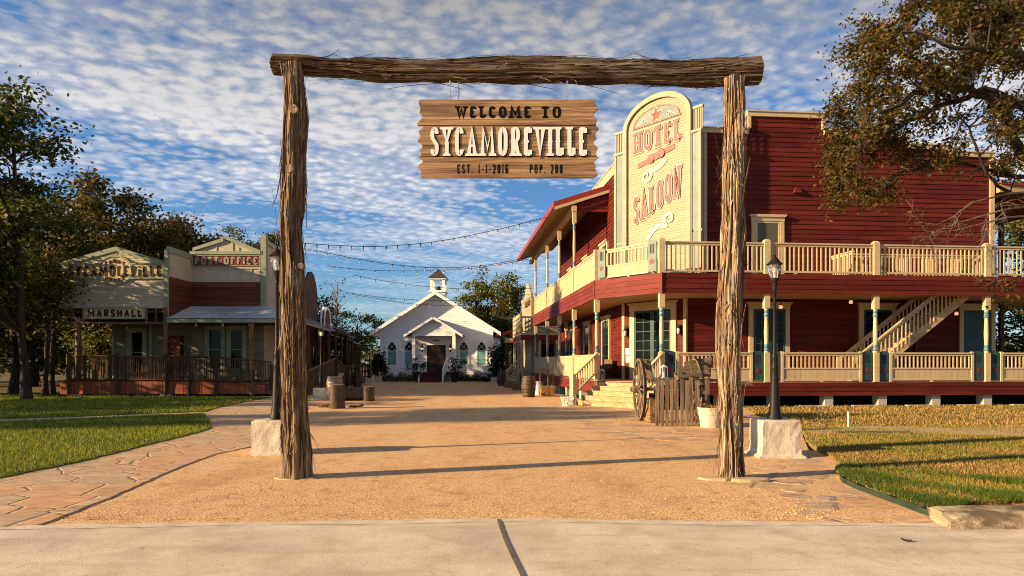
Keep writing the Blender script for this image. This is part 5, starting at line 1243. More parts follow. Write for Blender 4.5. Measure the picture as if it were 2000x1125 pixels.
# belfry
by_ = 1.2; mb = MB()
for wl in (Wall((-.62, by_ - .62), (.62, by_ - .62)), Wall((.62, by_ - .62), (.62, by_ + .62)), Wall((-.62, by_ + .62), (-.62, by_ - .62))): wl.siding(mb, 6.7, 7.62, (0, 1.24), .17, .015, .05)
mb.box(-.74, .74, by_ - .74, by_ + .74, 7.62, 7.70); mb.box(-.68, .68, by_ - .68, by_ + .68, 7.70, 7.80)
bel = mb.build('belfry', M_white, ch)
for sx_ in (-1, 1):
    for sy_ in (-1, 1): mb = MB(); mb.box(sx_ * .52 - .11, sx_ * .52 + .11, by_ + sy_ * .52 - .11, by_ + sy_ * .52 + .11, 7.80, 8.74); mb.build('belfry_post', M_whitetrim, bel)
mb = MB(); mb.box(-.72, .72, by_ - .72, by_ + .72, 8.74, 8.86); mb.build('belfry_cornice', M_whitetrim, bel)
mb = MB(); e = .80; mb.add([(-e, by_ - e, 8.862), (e, by_ - e, 8.862), (e, by_ + e, 8.862), (-e, by_ + e, 8.862), (0, by_, 9.72)], [(3, 2, 1, 0), (0, 1, 4), (1, 2, 4), (2, 3, 4), (3, 0, 4)]); mb.build('belfry_roof', M_shingle, bel)
mb = MB(); mb.lathe([(.26, 7.81), (.25, 7.86), (.17, 8.05), (.14, 8.16), (.04, 8.22)], 14, (0, by_, 0)); mb.build('bell', M_iron, bel, True)

# ================================================================== FAR RIGHT SHOPS
an = thing('yellow_shopfront', 'pale yellow false-front shop with a railed balcony beyond the red saloon', 'building', (.75, 50.0, 0), A_S)
AW = Wall((.9, 1.9), (7, 1.9)); AS_ = Wall((.9, 9), (.9, 1.9))
mb = MB(); AW.siding(mb, 0, 6.6, (0, 6.1), .18, .02); AS_.siding(mb, 0, 6.6, (0, 7.1), .18, .02); mb.build('wall', M_yellow, an)
mb = MB(); AS_.prism(mb, [(.2, 6.6), (7.2, 6.6), (7.2, 6.95), (6.6, 7.0), (6.3, 7.35), (5.6, 7.75), (4.9, 7.9), (4.0, 7.75), (3.3, 7.35), (3.0, 7.0), (.2, 6.95)], -.12, .06); mb.build('false_front', M_yellow, an)
mb = MB(); AS_.box(mb, 3.2, 6.6, .03, .09, 6.05, 6.45); mb.build('sign_board', M_dkwood, an)
mb = MB(); mb.box(-.1, 6.5, 0, 6.5, 3.62, 3.78); mb.build('balcony_floor', M_cream, an)
mb = MB(); mb.box(-.12, 6.5, -.02, .05, 3.25, 3.62); mb.box(-.12, -.05, .05, 6.5, 3.25, 3.62); mb.build('valance', M_redroof, an)
rail(an, Wall((-.05, .05), (6.4, .05)), 0, 6.4, 3.8, 5.0, M_cream, 'baluster', .2); 
mb = MB(); bw_ = Wall((-.06, 6.4), (-.06, .05))
for k in range(4): bw_.box(mb, 0, 6.35, -.03, .03, 3.9 + k * .36, 4.12 + k * .36)
for k in range(5): bw_.box(mb, k * 1.55, k * 1.55 + .12, -.05, .05, 3.78, 5.3)
mb.build('board_rail', M_cream, an)
for x_ in (0, 1.3, 2.6, 4.2): mb = MB(); mb.box(x_ - .1, x_ + .1, .0, .2, 0, 3.25); mb.build('porch_post', M_cream, an)
for y_ in (3, 6): mb = MB(); mb.box(-.1, .1, y_ - .1, y_ + .1, 0, 3.25); mb.build('porch_post', M_cream, an)
mb = MB(); mb.box(0, 6, .4, 1.85, .85, .95); mb.build('porch_floor', M_step, an)
mb = MB(); a, b = Vector((-.05, -.1, 2.05)), Vector((-1.2, -.7, 1.0)); mb.bar(a, b, .1, .07); dz = Vector((0, 0, -.95)); mb.bar(a + dz, b + dz, .08, .08)
for i in range(7):
    p, q = a.lerp(b, i / 7), a.lerp(b, (i + 1) / 7); mb.bar(p, q + dz, .03, .03); mb.bar(p + dz, q, .03, .03)
mb.bar(b + Vector((0, 0, -1.05)), b + Vector((0, 0, .1)), .12, .12); mb.bar(a + Vector((0, 0, -1.2)), a + Vector((0, 0, .1)), .12, .12)
mb.build('stair_rail', M_cream, an)
mb = MB()
for k in range(5): mb.box(-.3 - .28 * k - .3, -.3 - .28 * k, -.6, 1.0, 0, .85 - .17 * k)
mb.build('steps', M_step, an)
mb = MB(); mb.box(1.6, 2.6, 1.85, 1.88, .95, 3.0); mb.build('doorway', M_dark, an)
ca = thing('red_canopy', 'open shed with a bright red metal roof between chapel and yellow shop', 'shelter', (-.2, 58, 0), A_S)
mb = MB(); mb.hexa([(-1.2, 0, 3.78), (4, 0, 5.3), (4, 7, 5.3), (-1.2, 7, 3.78), (-1.2, 0, 3.98), (4, 0, 5.5), (4, 7, 5.5), (-1.2, 7, 3.98)]); mb.build('roof', M_redroof, ca)
mb = MB(); mb.box(-.4, 4, .2, .4, 3.3, 3.7); mb.build('beam', M_soffit, ca)
for x_ in (-.3, .9, 2.4): mb = MB(); mb.box(x_ - .09, x_ + .09, .2, .38, 0, 3.3); mb.build('post', M_dkwood, ca)
mb = MB(); mb.box(-.6, 4, 1.5, 1.6, 0, 1.3); mb.box(.5, 4, 4, 4.1, 0, 3.8); mb.build('back_boarding', M_dkwood, ca)

# ================================================================== LEFT BUILDINGS
# --- court house
CX, CY = -21.65, 33.0
cth = thing('court_house', 'shaded beige COURT HOUSE false front with MARSHALL board on the far left', 'building', (CX, CY, 0))
FW = Wall((0, 0), (5.05, 0)); FWD = 4.88
def fx(px, Y=33.0): return (px - 1000) * Y / F - CX
def fz(py, Y=33.0): return CH + (HZ - py) * Y / F
zE, zA, xa = 6.42, fz(484), fx(228)
def grng(z):
    if z <= zE: return (0, FWD)
    f = (zA - z) / (zA - zE); return (xa - xa * f, xa + (FWD - xa) * f)
mb = MB(); FW.siding(mb, 4.22, zA - .04, grng, .115, .016, .14); ff = mb.build('false_front', M_beige, cth)
mb = MB(); FW.box(mb, -.06, .10, -.15, .05, 4.18, zE)
for (x0, z0_), (x1, z1_) in (((-.12, zE - .03), (xa, zA)), ((xa, zA), (FWD + .05, zE - .03))):
    FW.prism(mb, [(x0, z0_ - .16), (x1, z1_ - .16), (x1, z1_ + .06), (x0, z0_ + .06)], -.2, .07)
FW.box(mb, xa - .03, xa + .03, 0, .03, 5.9, zA - .15); mb.build('green_trim', M_sage, cth)
mb = MB(); FW.box(mb, FWD, 5.05, -.3, .08, 3.6, fz(487)); mb.build('corner_trim', M_sage, cth)
# sign : long board with a round boss
bx0, bx1, bz0, bz1 = fx(134), fx(319), fz(542), fz(517); ocx, ocz, orx, orz = fx(225.5), fz(527.5), .82, .64
sb = MB(); FW.box(sb, bx0, bx1, .02, .06, bz0, bz1)
pts = [(ocx + orx * math.cos(R(15 + 30 * i)), ocz + orz * math.sin(R(15 + 30 * i))) for i in range(12)]
FW.prism(sb, pts, .02, .068); sgb = sb.build('sign_board', M_cream, ff)
tb_ = MB()
for j in range(12):
    a0, a1 = R(15 + 30 * j), R(45 + 30 * j)
    if j in (0 - 0, 11, 5, 6) and False: continue
    q = [(ocx + orx * math.cos(a0), ocz + orz * math.sin(a0)), (ocx + (orx + .09) * math.cos(a0), ocz + (orz + .09) * math.sin(a0)), (ocx + (orx + .09) * math.cos(a1), ocz + (orz + .09) * math.sin(a1)), (ocx + orx * math.cos(a1), ocz + orz * math.sin(a1))]
    if abs(math.sin((a0 + a1) / 2)) > .3: FW.prism(tb_, q, .02, .10)
for z in (bz0 - .07, bz1): FW.box(tb_, bx0 - .06, ocx - orx * .86, .02, .095, z, z + .07); FW.box(tb_, ocx + orx * .86, bx1 + .06, .02, .095, z, z + .07)
FW.box(tb_, bx0 - .06, bx0, .02, .09, bz0, bz1); FW.box(tb_, bx1, bx1 + .06, .02, .09, bz0, bz1); tb_.build('sign_border', M_sage, ff)
lt = MB(); kk = dict(serif=False, stem=.18, bar=.165, eps=.0003, gap=.34)
text(lt, FW, 'SYCAMOrEViLLE', bx0 + .05, bx1 - .05, fz(541), fz(518.5), .072, .010, **kk)
lt.build('lettering', M_logletter, ff)
for wd_, zc, sgn_ in (('COURT', fz(511), 1), ('HOUSE', fz(547.5), -1)):
    lt = MB(); zf = lambda m, zc=zc, sgn_=sgn_: zc - .085 - sgn_ * .16 * (2 * m - 1) ** 2 * .8
    text(lt, FW, wd_, ocx - .47, ocx + .47, zc - .085, zc + .085, .07, .02, zfun=zf, **dict(kk, gap=.6)); lt.build('lettering', M_dkwood, ff)
# marshall board in the dark band below
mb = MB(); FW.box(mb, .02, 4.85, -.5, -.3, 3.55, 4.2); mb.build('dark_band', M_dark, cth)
mb = MB(); mx0, mx1, mz0, mz1 = fx(166), fx(283), fz(621), fz(603)
FW.box(mb, mx0, mx1, -.05, .03, mz0, mz1); mo = mb.build('sign_board', M_cream, cth, label='low board reading MARSHALL')
mb = MB()
for z in (mz0 - .06, mz1): FW.box(mb, mx0 - .06, mx1 + .06, -.05, .06, z, z + .06)
FW.box(mb, mx0 - .06, mx0, -.05, .06, mz0, mz1); FW.box(mb, mx1, mx1 + .06, -.05, .06, mz0, mz1); mb.build('sign_border', M_sage, mo)
mb = MB(); text(mb, FW, 'MARSHALL', mx0 + .12, mx1 - .12, mz0 + .03, mz1 - .03, .032, .01, **dict(kk, stem=.22, bar=.19)); mb.build('lettering', M_logletter, mo)
rd = random.Random(4)
def log(mb, a, b, r, seed=0, n=8):
    a, b = Vector(a), Vector(b); q = random.Random(seed); L = (b - a).length; k = max(3, int(L / .35)); pts = []
    for i in range(k + 1): pts.append(a.lerp(b, i / k) + Vector((q.uniform(-1, 1), q.uniform(-1, 1), q.uniform(-1, 1) if abs((b - a).normalized().z) < .7 else 0)) * r * .22)
    mb.tube(pts, [r * q.uniform(.86, 1.14) for _ in pts], n)
mb = MB(); log(mb, (-.1, -.02, 3.50), (5.0, -.02, 3.50), .07, 5); mb.build('log_beam', M_midwood, cth, True)
for i, px in enumerate((140, 162, 287, 305)):
    mb = MB(); log(mb, (fx(px), .0, 3.52), (fx(px), .0, 4.2), .06, 20 + i); mb.build('log_strut', M_midwood, cth, True)
mb = MB(); log(mb, (fx(154), -.05, .0), (fx(154), -.05, 3.45), .13, 6, 10); mb.build('log_post', M_midwood, cth, True)
mb = MB(); log(mb, (fx(325.5), -.12, .0), (fx(325.5), -.12, 4.25), .12, 7, 10); mb.build('log_post', M_midwood, cth, True)
BW_ = Wall((.85, 2.5), (5.0, 2.5)); mb = MB(); BW_.siding(mb, .75, 4.2, (0, 4.15), .115, .016); mb.build('porch_wall', M_shadebeige, cth)
wx = lambda px: (px - 1000) * 35.45 / F - CX - .85
opening(cth, BW_, wx(254), wx(281), 1.0, 3.25, 'window', M_sage, M_sage, M_glass, 1, 2, .14, False, 1)
mb = MB(); BW_.box(mb, 0, .13, -.02, .04, .75, 4.2); BW_.box(mb, 1.95, 2.08, -.02, .04, .75, 4.2); mb.build('corner_board', M_sage, cth)
mb = MB(); BW_.box(mb, 2.9, 3.75, -.02, .03, .78, 3.0); mb.build('door', M_redwood, cth)
mb = MB(); mb.box(0.05, 4.98, .06, 2.4, 4.0, 4.15); mb.build('porch_ceiling', M_dkwood, cth)
mb = MB(); mb.hexa([(.0, .2, 5.6), (5.0, .2, 5.6), (5.0, 9, 5.2), (.0, 9, 5.2), (.0, .2, 5.7), (5.0, .2, 5.7), (5.0, 9, 5.3), (.0, 9, 5.3)]); mb.build('roof', M_galv, cth)
mb = MB(); mb.box(.86, .95, 2.6, 9, .3, 5.2); mb.box(.86, 5.0, 8.9, 9, .3, 5.2); mb.build('side_wall', M_beige, cth)
# --- deck with log railing in front of both
def rustic_rail(parent, p0, p1, z0a, z0b, h, seed, pitch=.125):
    q = random.Random(seed); mb = MB(); p0, p1 = Vector(p0), Vector(p1); L = (p1 - p0).length
    log(mb, (*p0, z0a + h), (*p1, z0b + h), .042, seed + 1, 7); log(mb, (*p0, z0a + .06), (*p1, z0b + .06), .045, seed + 2, 7)
    n = int(L / pitch)
    for i in range(n):
        f = (i + q.uniform(.2, .8)) / n; p = p0.lerp(p1, f); z = z0a + (z0b - z0a) * f; r = q.uniform(.019, .040); tl = q.uniform(-.03, .03)
        mb.tube([(p.x, p.y, z + .05), (p.x + tl * .4, p.y + q.uniform(-.02, .02), z + h * .5), (p.x + tl, p.y, z + h + q.uniform(-.02, .03))], [r, r * q.uniform(.8, 1.1), r * .9], 6)
    return mb.build('log_railing', M_logs, parent, True)
def skirt(parent, wall, t0, t1, z0, z1f, seed):
    q = random.Random(seed); mb = MB(); t = t0
    while t < t1:
        w = min(q.uniform(.10, .19), t1 - t + .001); jz = q.uniform(-.03, .01)
        wall.box(mb, t, t + w - .008, -.02, q.uniform(.0, .012), z0 + jz, z1f((t + w / 2 - t0) / (t1 - t0))); t += w
    return mb.build('plank_skirt', M_skirt, parent)
DY = -.35
DKW = Wall((0, DY), (10.2, DY))
mb = MB(); mb.box(-.05, 5.0, DY + .03, 2.5, .68, .75); mb.build('porch_deck', M_redwood, cth)
skirt(cth, DKW, .05, fx(325, 32.65), .11, lambda f: .70, 31)
posts = [(135, 695, .08), (231, 692, .075)]
for i, (px, ty, r) in enumerate(posts):
    mb = MB(); x = fx(px, 32.65); log(mb, (x, DY - .08, -.03), (x, DY - .08, fz(ty - 3, 32.6)), r, 40 + i); mb.build('log_post', M_dkwood, cth, True)
rustic_rail(cth, (fx(137, 32.65), DY - .04), (fx(231, 32.65), DY - .04), .74, .74, 1.16, 50, .085)
rustic_rail(cth, (fx(231, 32.65), DY - .04), (fx(325, 32.65), DY - .04), .74, .72, 1.14, 60, .095)
for px, w in ((147, .45), (322, .5)):
    mb = MB(); x = fx(px, 32.65); mb.box(x - w / 2, x + w / 2, DY + .02, DY + .42, -.03, .12); mb.build('footing_block', M_pier, cth)
# --- post office
PX, PY_ = (330 - 1000) * 33 / F, 35.3
po = thing('post_office', 'beige board-and-batten POST OFFICE with a corrugated porch roof behind the left lamp', 'building', (PX, PY_, 0))
def qx(px, Y=PY_): return (px - 1000) * Y / F - PX
def qz(py, Y=PY_): return CH + (HZ - py) * Y / F
xr = qx(519); PW = Wall((0, 0), (xr, 0))
mb = MB(); PW.siding(mb, 4.2, qz(551), (0, xr - .2), .13, .018); mb.build('plank_front', M_redwood, po)
mb = MB(); PW.box(mb, 0, xr, -.12, .0, qz(551), qz(494)); PW.prism(mb, [(qx(378), qz(494)), (xr - .2, qz(494)), (qx(438), qz(469))], -.12, .01)
for px in (399, 424, 446, 469, 491, 507): PW.box(mb, qx(px) - .025, qx(px) + .025, .0, .035, qz(551), qz(525))
for px in (400, 423, 455, 467): PW.box(mb, qx(px) - .025, qx(px) + .025, .012, .04, qz(493), qz(493) + .25 + (.2 if 410 < px < 460 else 0))
PW.box(mb, 0, xr - .2, .0, .05, qz(525), qz(521)); bo = mb.build('batten_front', M_beige, po)
mb = MB(); PW.box(mb, qx(372), xr - .16, -.15, .10, qz(497), qz(491)); PW.box(mb, qx(372), xr - .16, -.12, .05, qz(501), qz(497) - .002)
for (x0, z0_), (x1, z1_) in (((qx(378), qz(491)), (qx(438), qz(466))), ((qx(438), qz(466)), (qx(510), qz(491)))): PW.prism(mb, [(x0, z0_), (x1, z1_ - .16), (x1, z1_ + .03), (x0, z0_ + .17)], -.2, .12)
PW.box(mb, xr - .24, xr + .03, -.28, .08, 3.6, qz(459)); mb.build('cornice_trim', M_sage, po)
mb = MB(); PW.box(mb, qx(378), qx(507), .0, .05, qz(519), qz(500)); pb = mb.build('sign_board', M_star, bo, label='red board with raised POST OFFICE letters')
mb = MB()
for z0_, z1_ in ((qz(520.5), qz(519)), (qz(500), qz(498.7))): PW.box(mb, qx(376), qx(509), .0, .09, z0_, z1_)
for px in (376, 507): PW.box(mb, qx(px), qx(px + 2), .0, .085, qz(519), qz(500))
mb.build('sign_border', M_sage, po)
mb = MB(); text(mb, PW, 'POST·OFFICE', qx(381), qx(504), qz(517.5), qz(501.5), .05, .015, **dict(kk, stem=.22, bar=.18)); mb.build('lettering', M_sage, po)
# side return towards the court house, and the street side
RW = Wall((.02, -2.25), (.02, 0)); mb = MB(); RW.siding(mb, 3.6, qz(551), (0, 2.25), .13, .018); mb.build('plank_return', M_redwood, po)
mb = MB(); RW.box(mb, -.0, 2.25, -.1, .012, qz(551) + .002, 6.9); mb.build('batten_return', M_beige, po)
mb = MB(); RW.box(mb, -.1, 2.25, -.14, .05, 6.902, 7.2); mb.build('parapet_trim', M_sage, po)
ds = Vector((-.11, 1)).normalized(); sA = Vector((xr, 0)); sB = sA + ds * 10.2; SW_ = Wall(sA, sB)
mb = MB(); SW_.siding(mb, .75, 6.2, (.0, 10.2), .13, .018); mb.build('street_wall', M_beige, po)
mb = MB(); SW_.box(mb, 0, 10.2, -.12, .012, 6.202, 7.75)
for k in range(9): SW_.box(mb, .3 + k * 1.2, .36 + k * 1.2, .0, .05, 6.2, 7.75)
SW_.box(mb, 0, 10.2, -.15, .09, 7.752, 7.95); mb.build('batten_wall', M_beige, po)
LWL = Wall((0, -.03), (xr - .1, -.03)); mb = MB(); LWL.siding(mb, .75, 4.2, (0, xr - .1), .13, .016); mb.build('porch_wall', M_shadebeige, po)
for a, b in ((407, 436), (449, 477)): opening(po, LWL, qx(a), qx(b), 1.2, 3.35, 'window', M_sage, M_sage, M_glass, 1, 2, .14, False, 1)
mb = MB(); LWL.box(mb, qx(333), qx(353), .0, .04, .76, 2.9); mb.build('door', M_redwood, po)
mb = MB(); mb.poly([(0.1, 0.1), (xr - .15, 0.1), (xr - 1.2, 10), (0.1, 10)], 6.0, 6.1); mb.build('roof', M_galv, po)
# corrugated porch roof, hipped round the corner
def corrugated(parent, pts, n, amp=.022, wl=.13, th=.0, name='porch_roof'):
    """pts: eave0, eave1, ridge1, ridge0 (3D); ribs run from eave to ridge"""
    e0, e1, r1, r0 = [Vector(p) for p in pts]; mb = MB(); L = (e1 - e0).length; k = int(L / wl) * 6; rows = 6; rr_ = random.Random(3)
    for j in range(rows + 1):
        for i in range(k + 1):
            f = i / k; g = j / rows; e = e0.lerp(e1, f); r = r0.lerp(r1, f); p = e.lerp(r, g); mb.v.append((p.x, p.y, p.z + amp * math.sin(6.283 * f * L / wl)))
    for j in range(rows):
        for i in range(k): a = j * (k + 1) + i; mb.f.append((a, a + 1, a + k + 2, a + k + 1))
    return mb.build(name, M_galv, parent, True)
ex = -10.2 - PX; e_y = 32.75 - PY_
cor = Vector((ex, e_y, 3.72)); cor_r = Vector((xr + .02, -.05, 4.5))
corrugated(po, [(-.02, e_y, 3.72), cor, cor_r, (.02, -.05, 4.5)], 60)
e2 = cor + Vector((ds.x, ds.y, 0)) * 10.4; r2 = cor_r + Vector((ds.x, ds.y, 0)) * 10.4
corrugated(po, [cor, e2, r2, cor_r], 60)
mb = MB(); mb.box(0, ex - .1, e_y + .02, e_y + .1, 3.52, 3.69); mb.bar(cor + Vector((-.1, .1, -.1)), e2 + Vector((-.1, 0, -.1)), .08, .17); mb.build('eave_board', M_sage, po)
mb = MB(); mb.hexa([(.1, e_y + .1, 3.50), (ex - .15, e_y + .1, 3.5), (xr, -.06, 3.5), (.1, -.06, 3.5), (.1, e_y + .1, 3.53), (ex - .15, e_y + .1, 3.53), (xr, -.06, 3.53), (.1, -.06, 3.53)]); mb.build('porch_ceiling', M_dkwood, po)
for i, (px, Y) in enumerate(((492, 32.7),)):
    mb = MB(); x = qx(px, Y); log(mb, (x, Y - PY_, -.03), (x, Y - PY_, 3.52), .11, 70 + i, 10); mb.build('log_post', M_midwood, po, True)
for k in range(1, 4):
    p = cor + Vector((ds.x, ds.y, 0)) * (k * 3.4); mb = MB(); log(mb, (p.x - .25, p.y, -.03), (p.x - .25, p.y, 3.5), .11, 75 + k, 10); mb.build('log_post', M_dkwood, po, True)
for k in range(3):
    x = qx(383 + 52 * k, 33.3); mb = MB(); mb.lathe([(.02, 3.36), (.05, 3.40), (.055, 3.46), (.03, 3.5)], 8, (x, 33.3 - PY_, 0)); mb.build('porch_bulb', M_bulb, po, True)
dky = 32.65 - PY_; D2 = Wall((qx(325, 32.65), dky), (qx(531, 32.65), dky))
mb = MB(); mb.box(0, ex - .2, dky + .03, -.05, .66, .73); mb.build('porch_deck', M_redwood, po)
skirt(po, D2, .05, D2.L, .11, lambda f: .70 - max(0, f - .35) * .24, 33)
for i, (px, ty) in enumerate(((325, 690), (370, 688), (423, 690), (531, 712))):
    mb = MB(); x = qx(px, 32.65); log(mb, (x, dky - .08, -.03), (x, dky - .08, qz(ty, 32.6)), .085, 80 + i); mb.build('log_post', M_dkwood, po, True)
for k, (a, b, za, zb_) in enumerate(((325, 370, .72, .72), (370, 423, .72, .71), (423, 492, .70, .58), (492, 531, .58, .47))): rustic_rail(po, (qx(a, 32.65), dky - .04), (qx(b, 32.65), dky - .04), za, zb_, 1.14, 90 + 10 * k, .105)
mb = MB()
for i in range(9): q = random.Random(i); x = qx(190 + i * 13, 33); y = -2.5 + q.uniform(-.1, .4); log(mb, (x - .3, y, .03 + .03 * (i % 3)), (x + .35, y + .2, .05 + .03 * (i % 3)), .035, i, 6)
mb.build('scrap_timber', M_step, po)
# --- dark plank store with round-topped front, further along
st2 = thing('plank_store', 'dark plank store with a tall rounded red-brown front beyond the post office', 'building', (-13.85, 45.8, 0), math.atan(.11))
SF = Wall((0, 0), (0, 4.6)); mb = MB(); SF.prism(mb, [(0, .5), (4.6, .5), (4.6, 6.6), (4.1, 7.3), (3.2, 7.85), (2.3, 8.0), (1.4, 7.85), (.5, 7.3), (0, 6.6)], -.15, 0); mb.build('false_front', M_umber, st2)
mb = MB(); mb.box(-6, -.2, 0, .15, 0, 6.2); mb.box(-6, -.2, 4.45, 4.6, 0, 6.2); mb.box(-6, -.16, 0, 4.6, 6.2, 6.3); mb.build('side_wall', M_beige, st2)
SF2 = Wall((.4, 4.9), (.4, 8.2)); mb = MB(); SF2.prism(mb, [(0, .5), (3.2, .5), (3.2, 4.9), (2.9, 5.4), (2.3, 5.75), (1.6, 5.85), (.9, 5.75), (.3, 5.4), (0, 4.9)], -.12, 0); o = mb.build('arched_front', M_redwood, st2)
mb = MB(); q = [(0, 4.3), (0, 4.9), (.3, 5.4), (.9, 5.75), (1.6, 5.85), (2.3, 5.75), (2.9, 5.4), (3.2, 4.9), (3.2, 4.3)]; cxx, czz = 1.6, 4.6
for i in range(len(q) - 1):
    a, b = q[i], q[i + 1]; A = (a[0] + (cxx - a[0]) * .16, a[1] + (czz - a[1]) * .16); B = (b[0] + (cxx - b[0]) * .16, b[1] + (czz - b[1]) * .16)
    SF2.prism(mb, [A, B, b, a][::-1], -.25, .06)
mb.build('arch_trim', M_whitetrim, o)
for k, (ya, yb_, zz_, xx_) in enumerate(((-2.6, 3.2, 3.75, 2.5), (3.5, 8.0, 3.55, 2.3), (8.1, 11.5, 3.1, 2.5))):
    corrugated(st2, [(xx_, ya, zz_), (xx_, yb_, zz_), (.05, yb_, zz_ + .8), (.05, ya, zz_ + .8)], 30)
    mb = MB(); mb.box(xx_ - .15, xx_ - .05, ya, yb_, zz_ - .25, zz_ - .06); mb.build('eave_beam', M_dkwood, st2)
    for y_ in (ya + .2, (ya + yb_) / 2, yb_ - .2): mb = MB(); log(mb, (xx_ - .2, y_, 0), (xx_ - .2, y_, zz_ - .2), .10, int(y_ * 7) + 50, 9); mb.build('log_post', M_dkwood, st2, True)
mb = MB(); mb.box(-.1, 2.2, -2.4, 11.4, .45, .55); mb.build('porch_deck', M_dkwood, st2)
mb = MB(); mb.box(-.1, .0, -2.4, 0, .5, 4.5); mb.box(.3, .4, 4.7, 8.4, .55, 4.4); mb.build('porch_wall', M_dkwood, st2)
for y_ in (.8, 3.0, 6.3): mb = MB(); SF_ = Wall((.02 if y_ < 4 else .42, y_ - .45), (.02 if y_ < 4 else .42, y_ + .45)); SF_.box(mb, 0, .9, 0, .04, 1.0, 2.7); mb.build('window', M_glass, st2)
# --- plank ramp wall and low fence
rp = thing('plank_ramp_fence', 'dark vertical plank fence rising beside the ramp of the left shops', 'fence', (-9.95, 33.2, 0))
def fence_seg(a, b, za, zb_, seed, hb=0.0):
    mb = MB(); w = Wall(a, b); q = random.Random(seed); t = 0
    while t < w.L:
        ww = q.uniform(.12, .19); f = t / w.L; w.box(mb, t, min(w.L, t + ww - .006), -.02, q.uniform(.0, .015), hb + q.uniform(0, .03), za + (zb_ - za) * f); t += ww
    o = mb.build('plank_panel', M_dkwood, rp); m2 = MB(); A, B = Vector(w.pt(0, .02, za)), Vector(w.pt(w.L, .02, zb_)); log(m2, A, B, .06, seed + 5, 7); m2.build('log_rail', M_midwood, rp, True)
    m3 = MB(); log(m3, Vector(w.pt(w.L, .05, 0)), Vector(w.pt(w.L, .05, zb_ + .12)), .09, seed, 8); m3.build('log_post', M_dkwood, rp, True)
fence_seg((0, 0), (-.75, 8.2), 1.18, 1.85, 1); fence_seg((-.75, 8.2), (-1.05, 12.0), 1.85, 1.25, 2)
lf = thing('low_rail_fence', 'low dark post-and-rail fence running to the left corner of the chapel', 'fence', (-11.05, 46, 0))
mb = MB(); q0 = Vector((0, 0, 0)); q1 = Vector((-.55, 9.0, 0))
for z in (.5, .9, 1.35): log(mb, q0 + Vector((0, 0, z)), q1 + Vector((0, 0, z)), .05, int(z * 10), 6)
mb.build('rail', M_dkwood, lf, True)
for k in range(7): p = q0.lerp(q1, k / 6); mb = MB(); log(mb, p, p + Vector((0, 0, 1.5)), .075, 30 + k, 8); mb.build('post', M_dkwood, lf, True)
# ================================================================== THINGS IN THE STREET
def barrel(name, label, x, y, h, r, m, group=None, hoops=M_iron):
    o = thing(name, label, 'barrel', (x, y, 0), random.Random(int(x * 10)).random() * 3, group); n = 24
    prof = [(r * (.80 + .20 * math.sin(math.pi * i / 12)), h * i / 12) for i in range(13)]
    mb = MB(); rr_ = random.Random(int(y * 7)); b0 = len(mb.v)
    for rad, z in prof:
        for k in range(n * 2): a = math.pi * k / n; mb.v.append(((rad - (.006 if k % 2 else 0)) * math.cos(a), (rad - (.006 if k % 2 else 0)) * math.sin(a), z))
    m2 = n * 2
    for i in range(12):
        for k in range(m2): mb.f.append((i * m2 + k, i * m2 + (k + 1) % m2, (i + 1) * m2 + (k + 1) % m2, (i + 1) * m2 + k))
    mb.lathe([(r * .76, h - .04), (r * .76, h - .035)], 20); mb.build('staves', m, o)
    for f in (.06, .24, .38, .62, .76, .94):
        q = MB(); ra = lambda g: r * (.80 + .20 * math.sin(math.pi * g)); w = .045 / h / 2
        q.lathe([(ra(f - w) - .01, h * (f - w)), (ra(f - w) + .006, h * (f - w) + .001), (ra(f + w) + .006, h * (f + w) - .001), (ra(f + w) - .01, h * (f + w))], 28); q.build('hoop', hoops, o, True)
    return o
def stump(label, x, y, h, r, seed, lean=0):
    o = thing('tree_stump', label, 'stump', (x, y, 0), 0, None); mb = MB(); n = 28; q = random.Random(seed); lv = 12; ph = [q.uniform(0, 6) for _ in range(4)]
    for i in range(lv + 1):
        z = h * i / lv
        for k in range(n):
            a = 6.283 * k / n; rad = r * (1 + .16 * max(0, .25 - i / lv) * 3 + .05 * math.sin(2 * a + ph[0]) + .03 * math.sin(5 * a + ph[1])) + mnoise.noise(Vector((math.cos(a) * 5, math.sin(a) * 5, z * 4 + seed))) * .03
            mb.v.append((rad * math.cos(a), rad * math.sin(a), z - (.04 if i == 0 else 0)))
    for i in range(lv):
        for k in range(n): mb.f.append((i * n + k, i * n + (k + 1) % n, (i + 1) * n + (k + 1) % n, (i + 1) * n + k))
    mb.build('bark', M_stump, o, True); c = MB()
    c.add([mb.v[lv * n + k] for k in range(n)] + [(0, 0, h + .006)], [(k, (k + 1) % n, n) for k in range(n)]); c.build('cut_top', M_cut, o)
    return o
barrel('wooden_barrel', 'grey weathered barrel behind the upright stump on the left of the street', *((654 - 1000) * 28.5 / F, 28.5), 1.02, .36, M_staves2, 'barrels', M_hoop)
stump('tall upright stump in front of the grey barrel', *((659 - 1000) * 23.8 / F, 23.8), .82, .235, 1)
stump('short freestanding stump with a pale sawn top right of the lying log', *((721 - 1000) * 28.3 / F, 28.3), .60, .21, 2)
o = thing('lying_log', 'thick log lying between the grey barrel and the short stump', 'log', ((690 - 1000) * 28.8 / F, 28.8, .29), .12)
mb = MB(); q = random.Random(9); n = 22
for i in range(9):
    for k in range(n): a = 6.283 * k / n; rad = .28 + mnoise.noise(Vector((math.cos(a) * 3, math.sin(a) * 3, i * .7))) * .035; mb.v.append((-.42 + .84 * i / 8, rad * math.cos(a), rad * math.sin(a)))
for i in range(8):
    for k in range(n): mb.f.append((i * n + (k + 1) % n, i * n + k, (i + 1) * n + k, (i + 1) * n + (k + 1) % n))
mb.build('bark', M_stump, o, True)
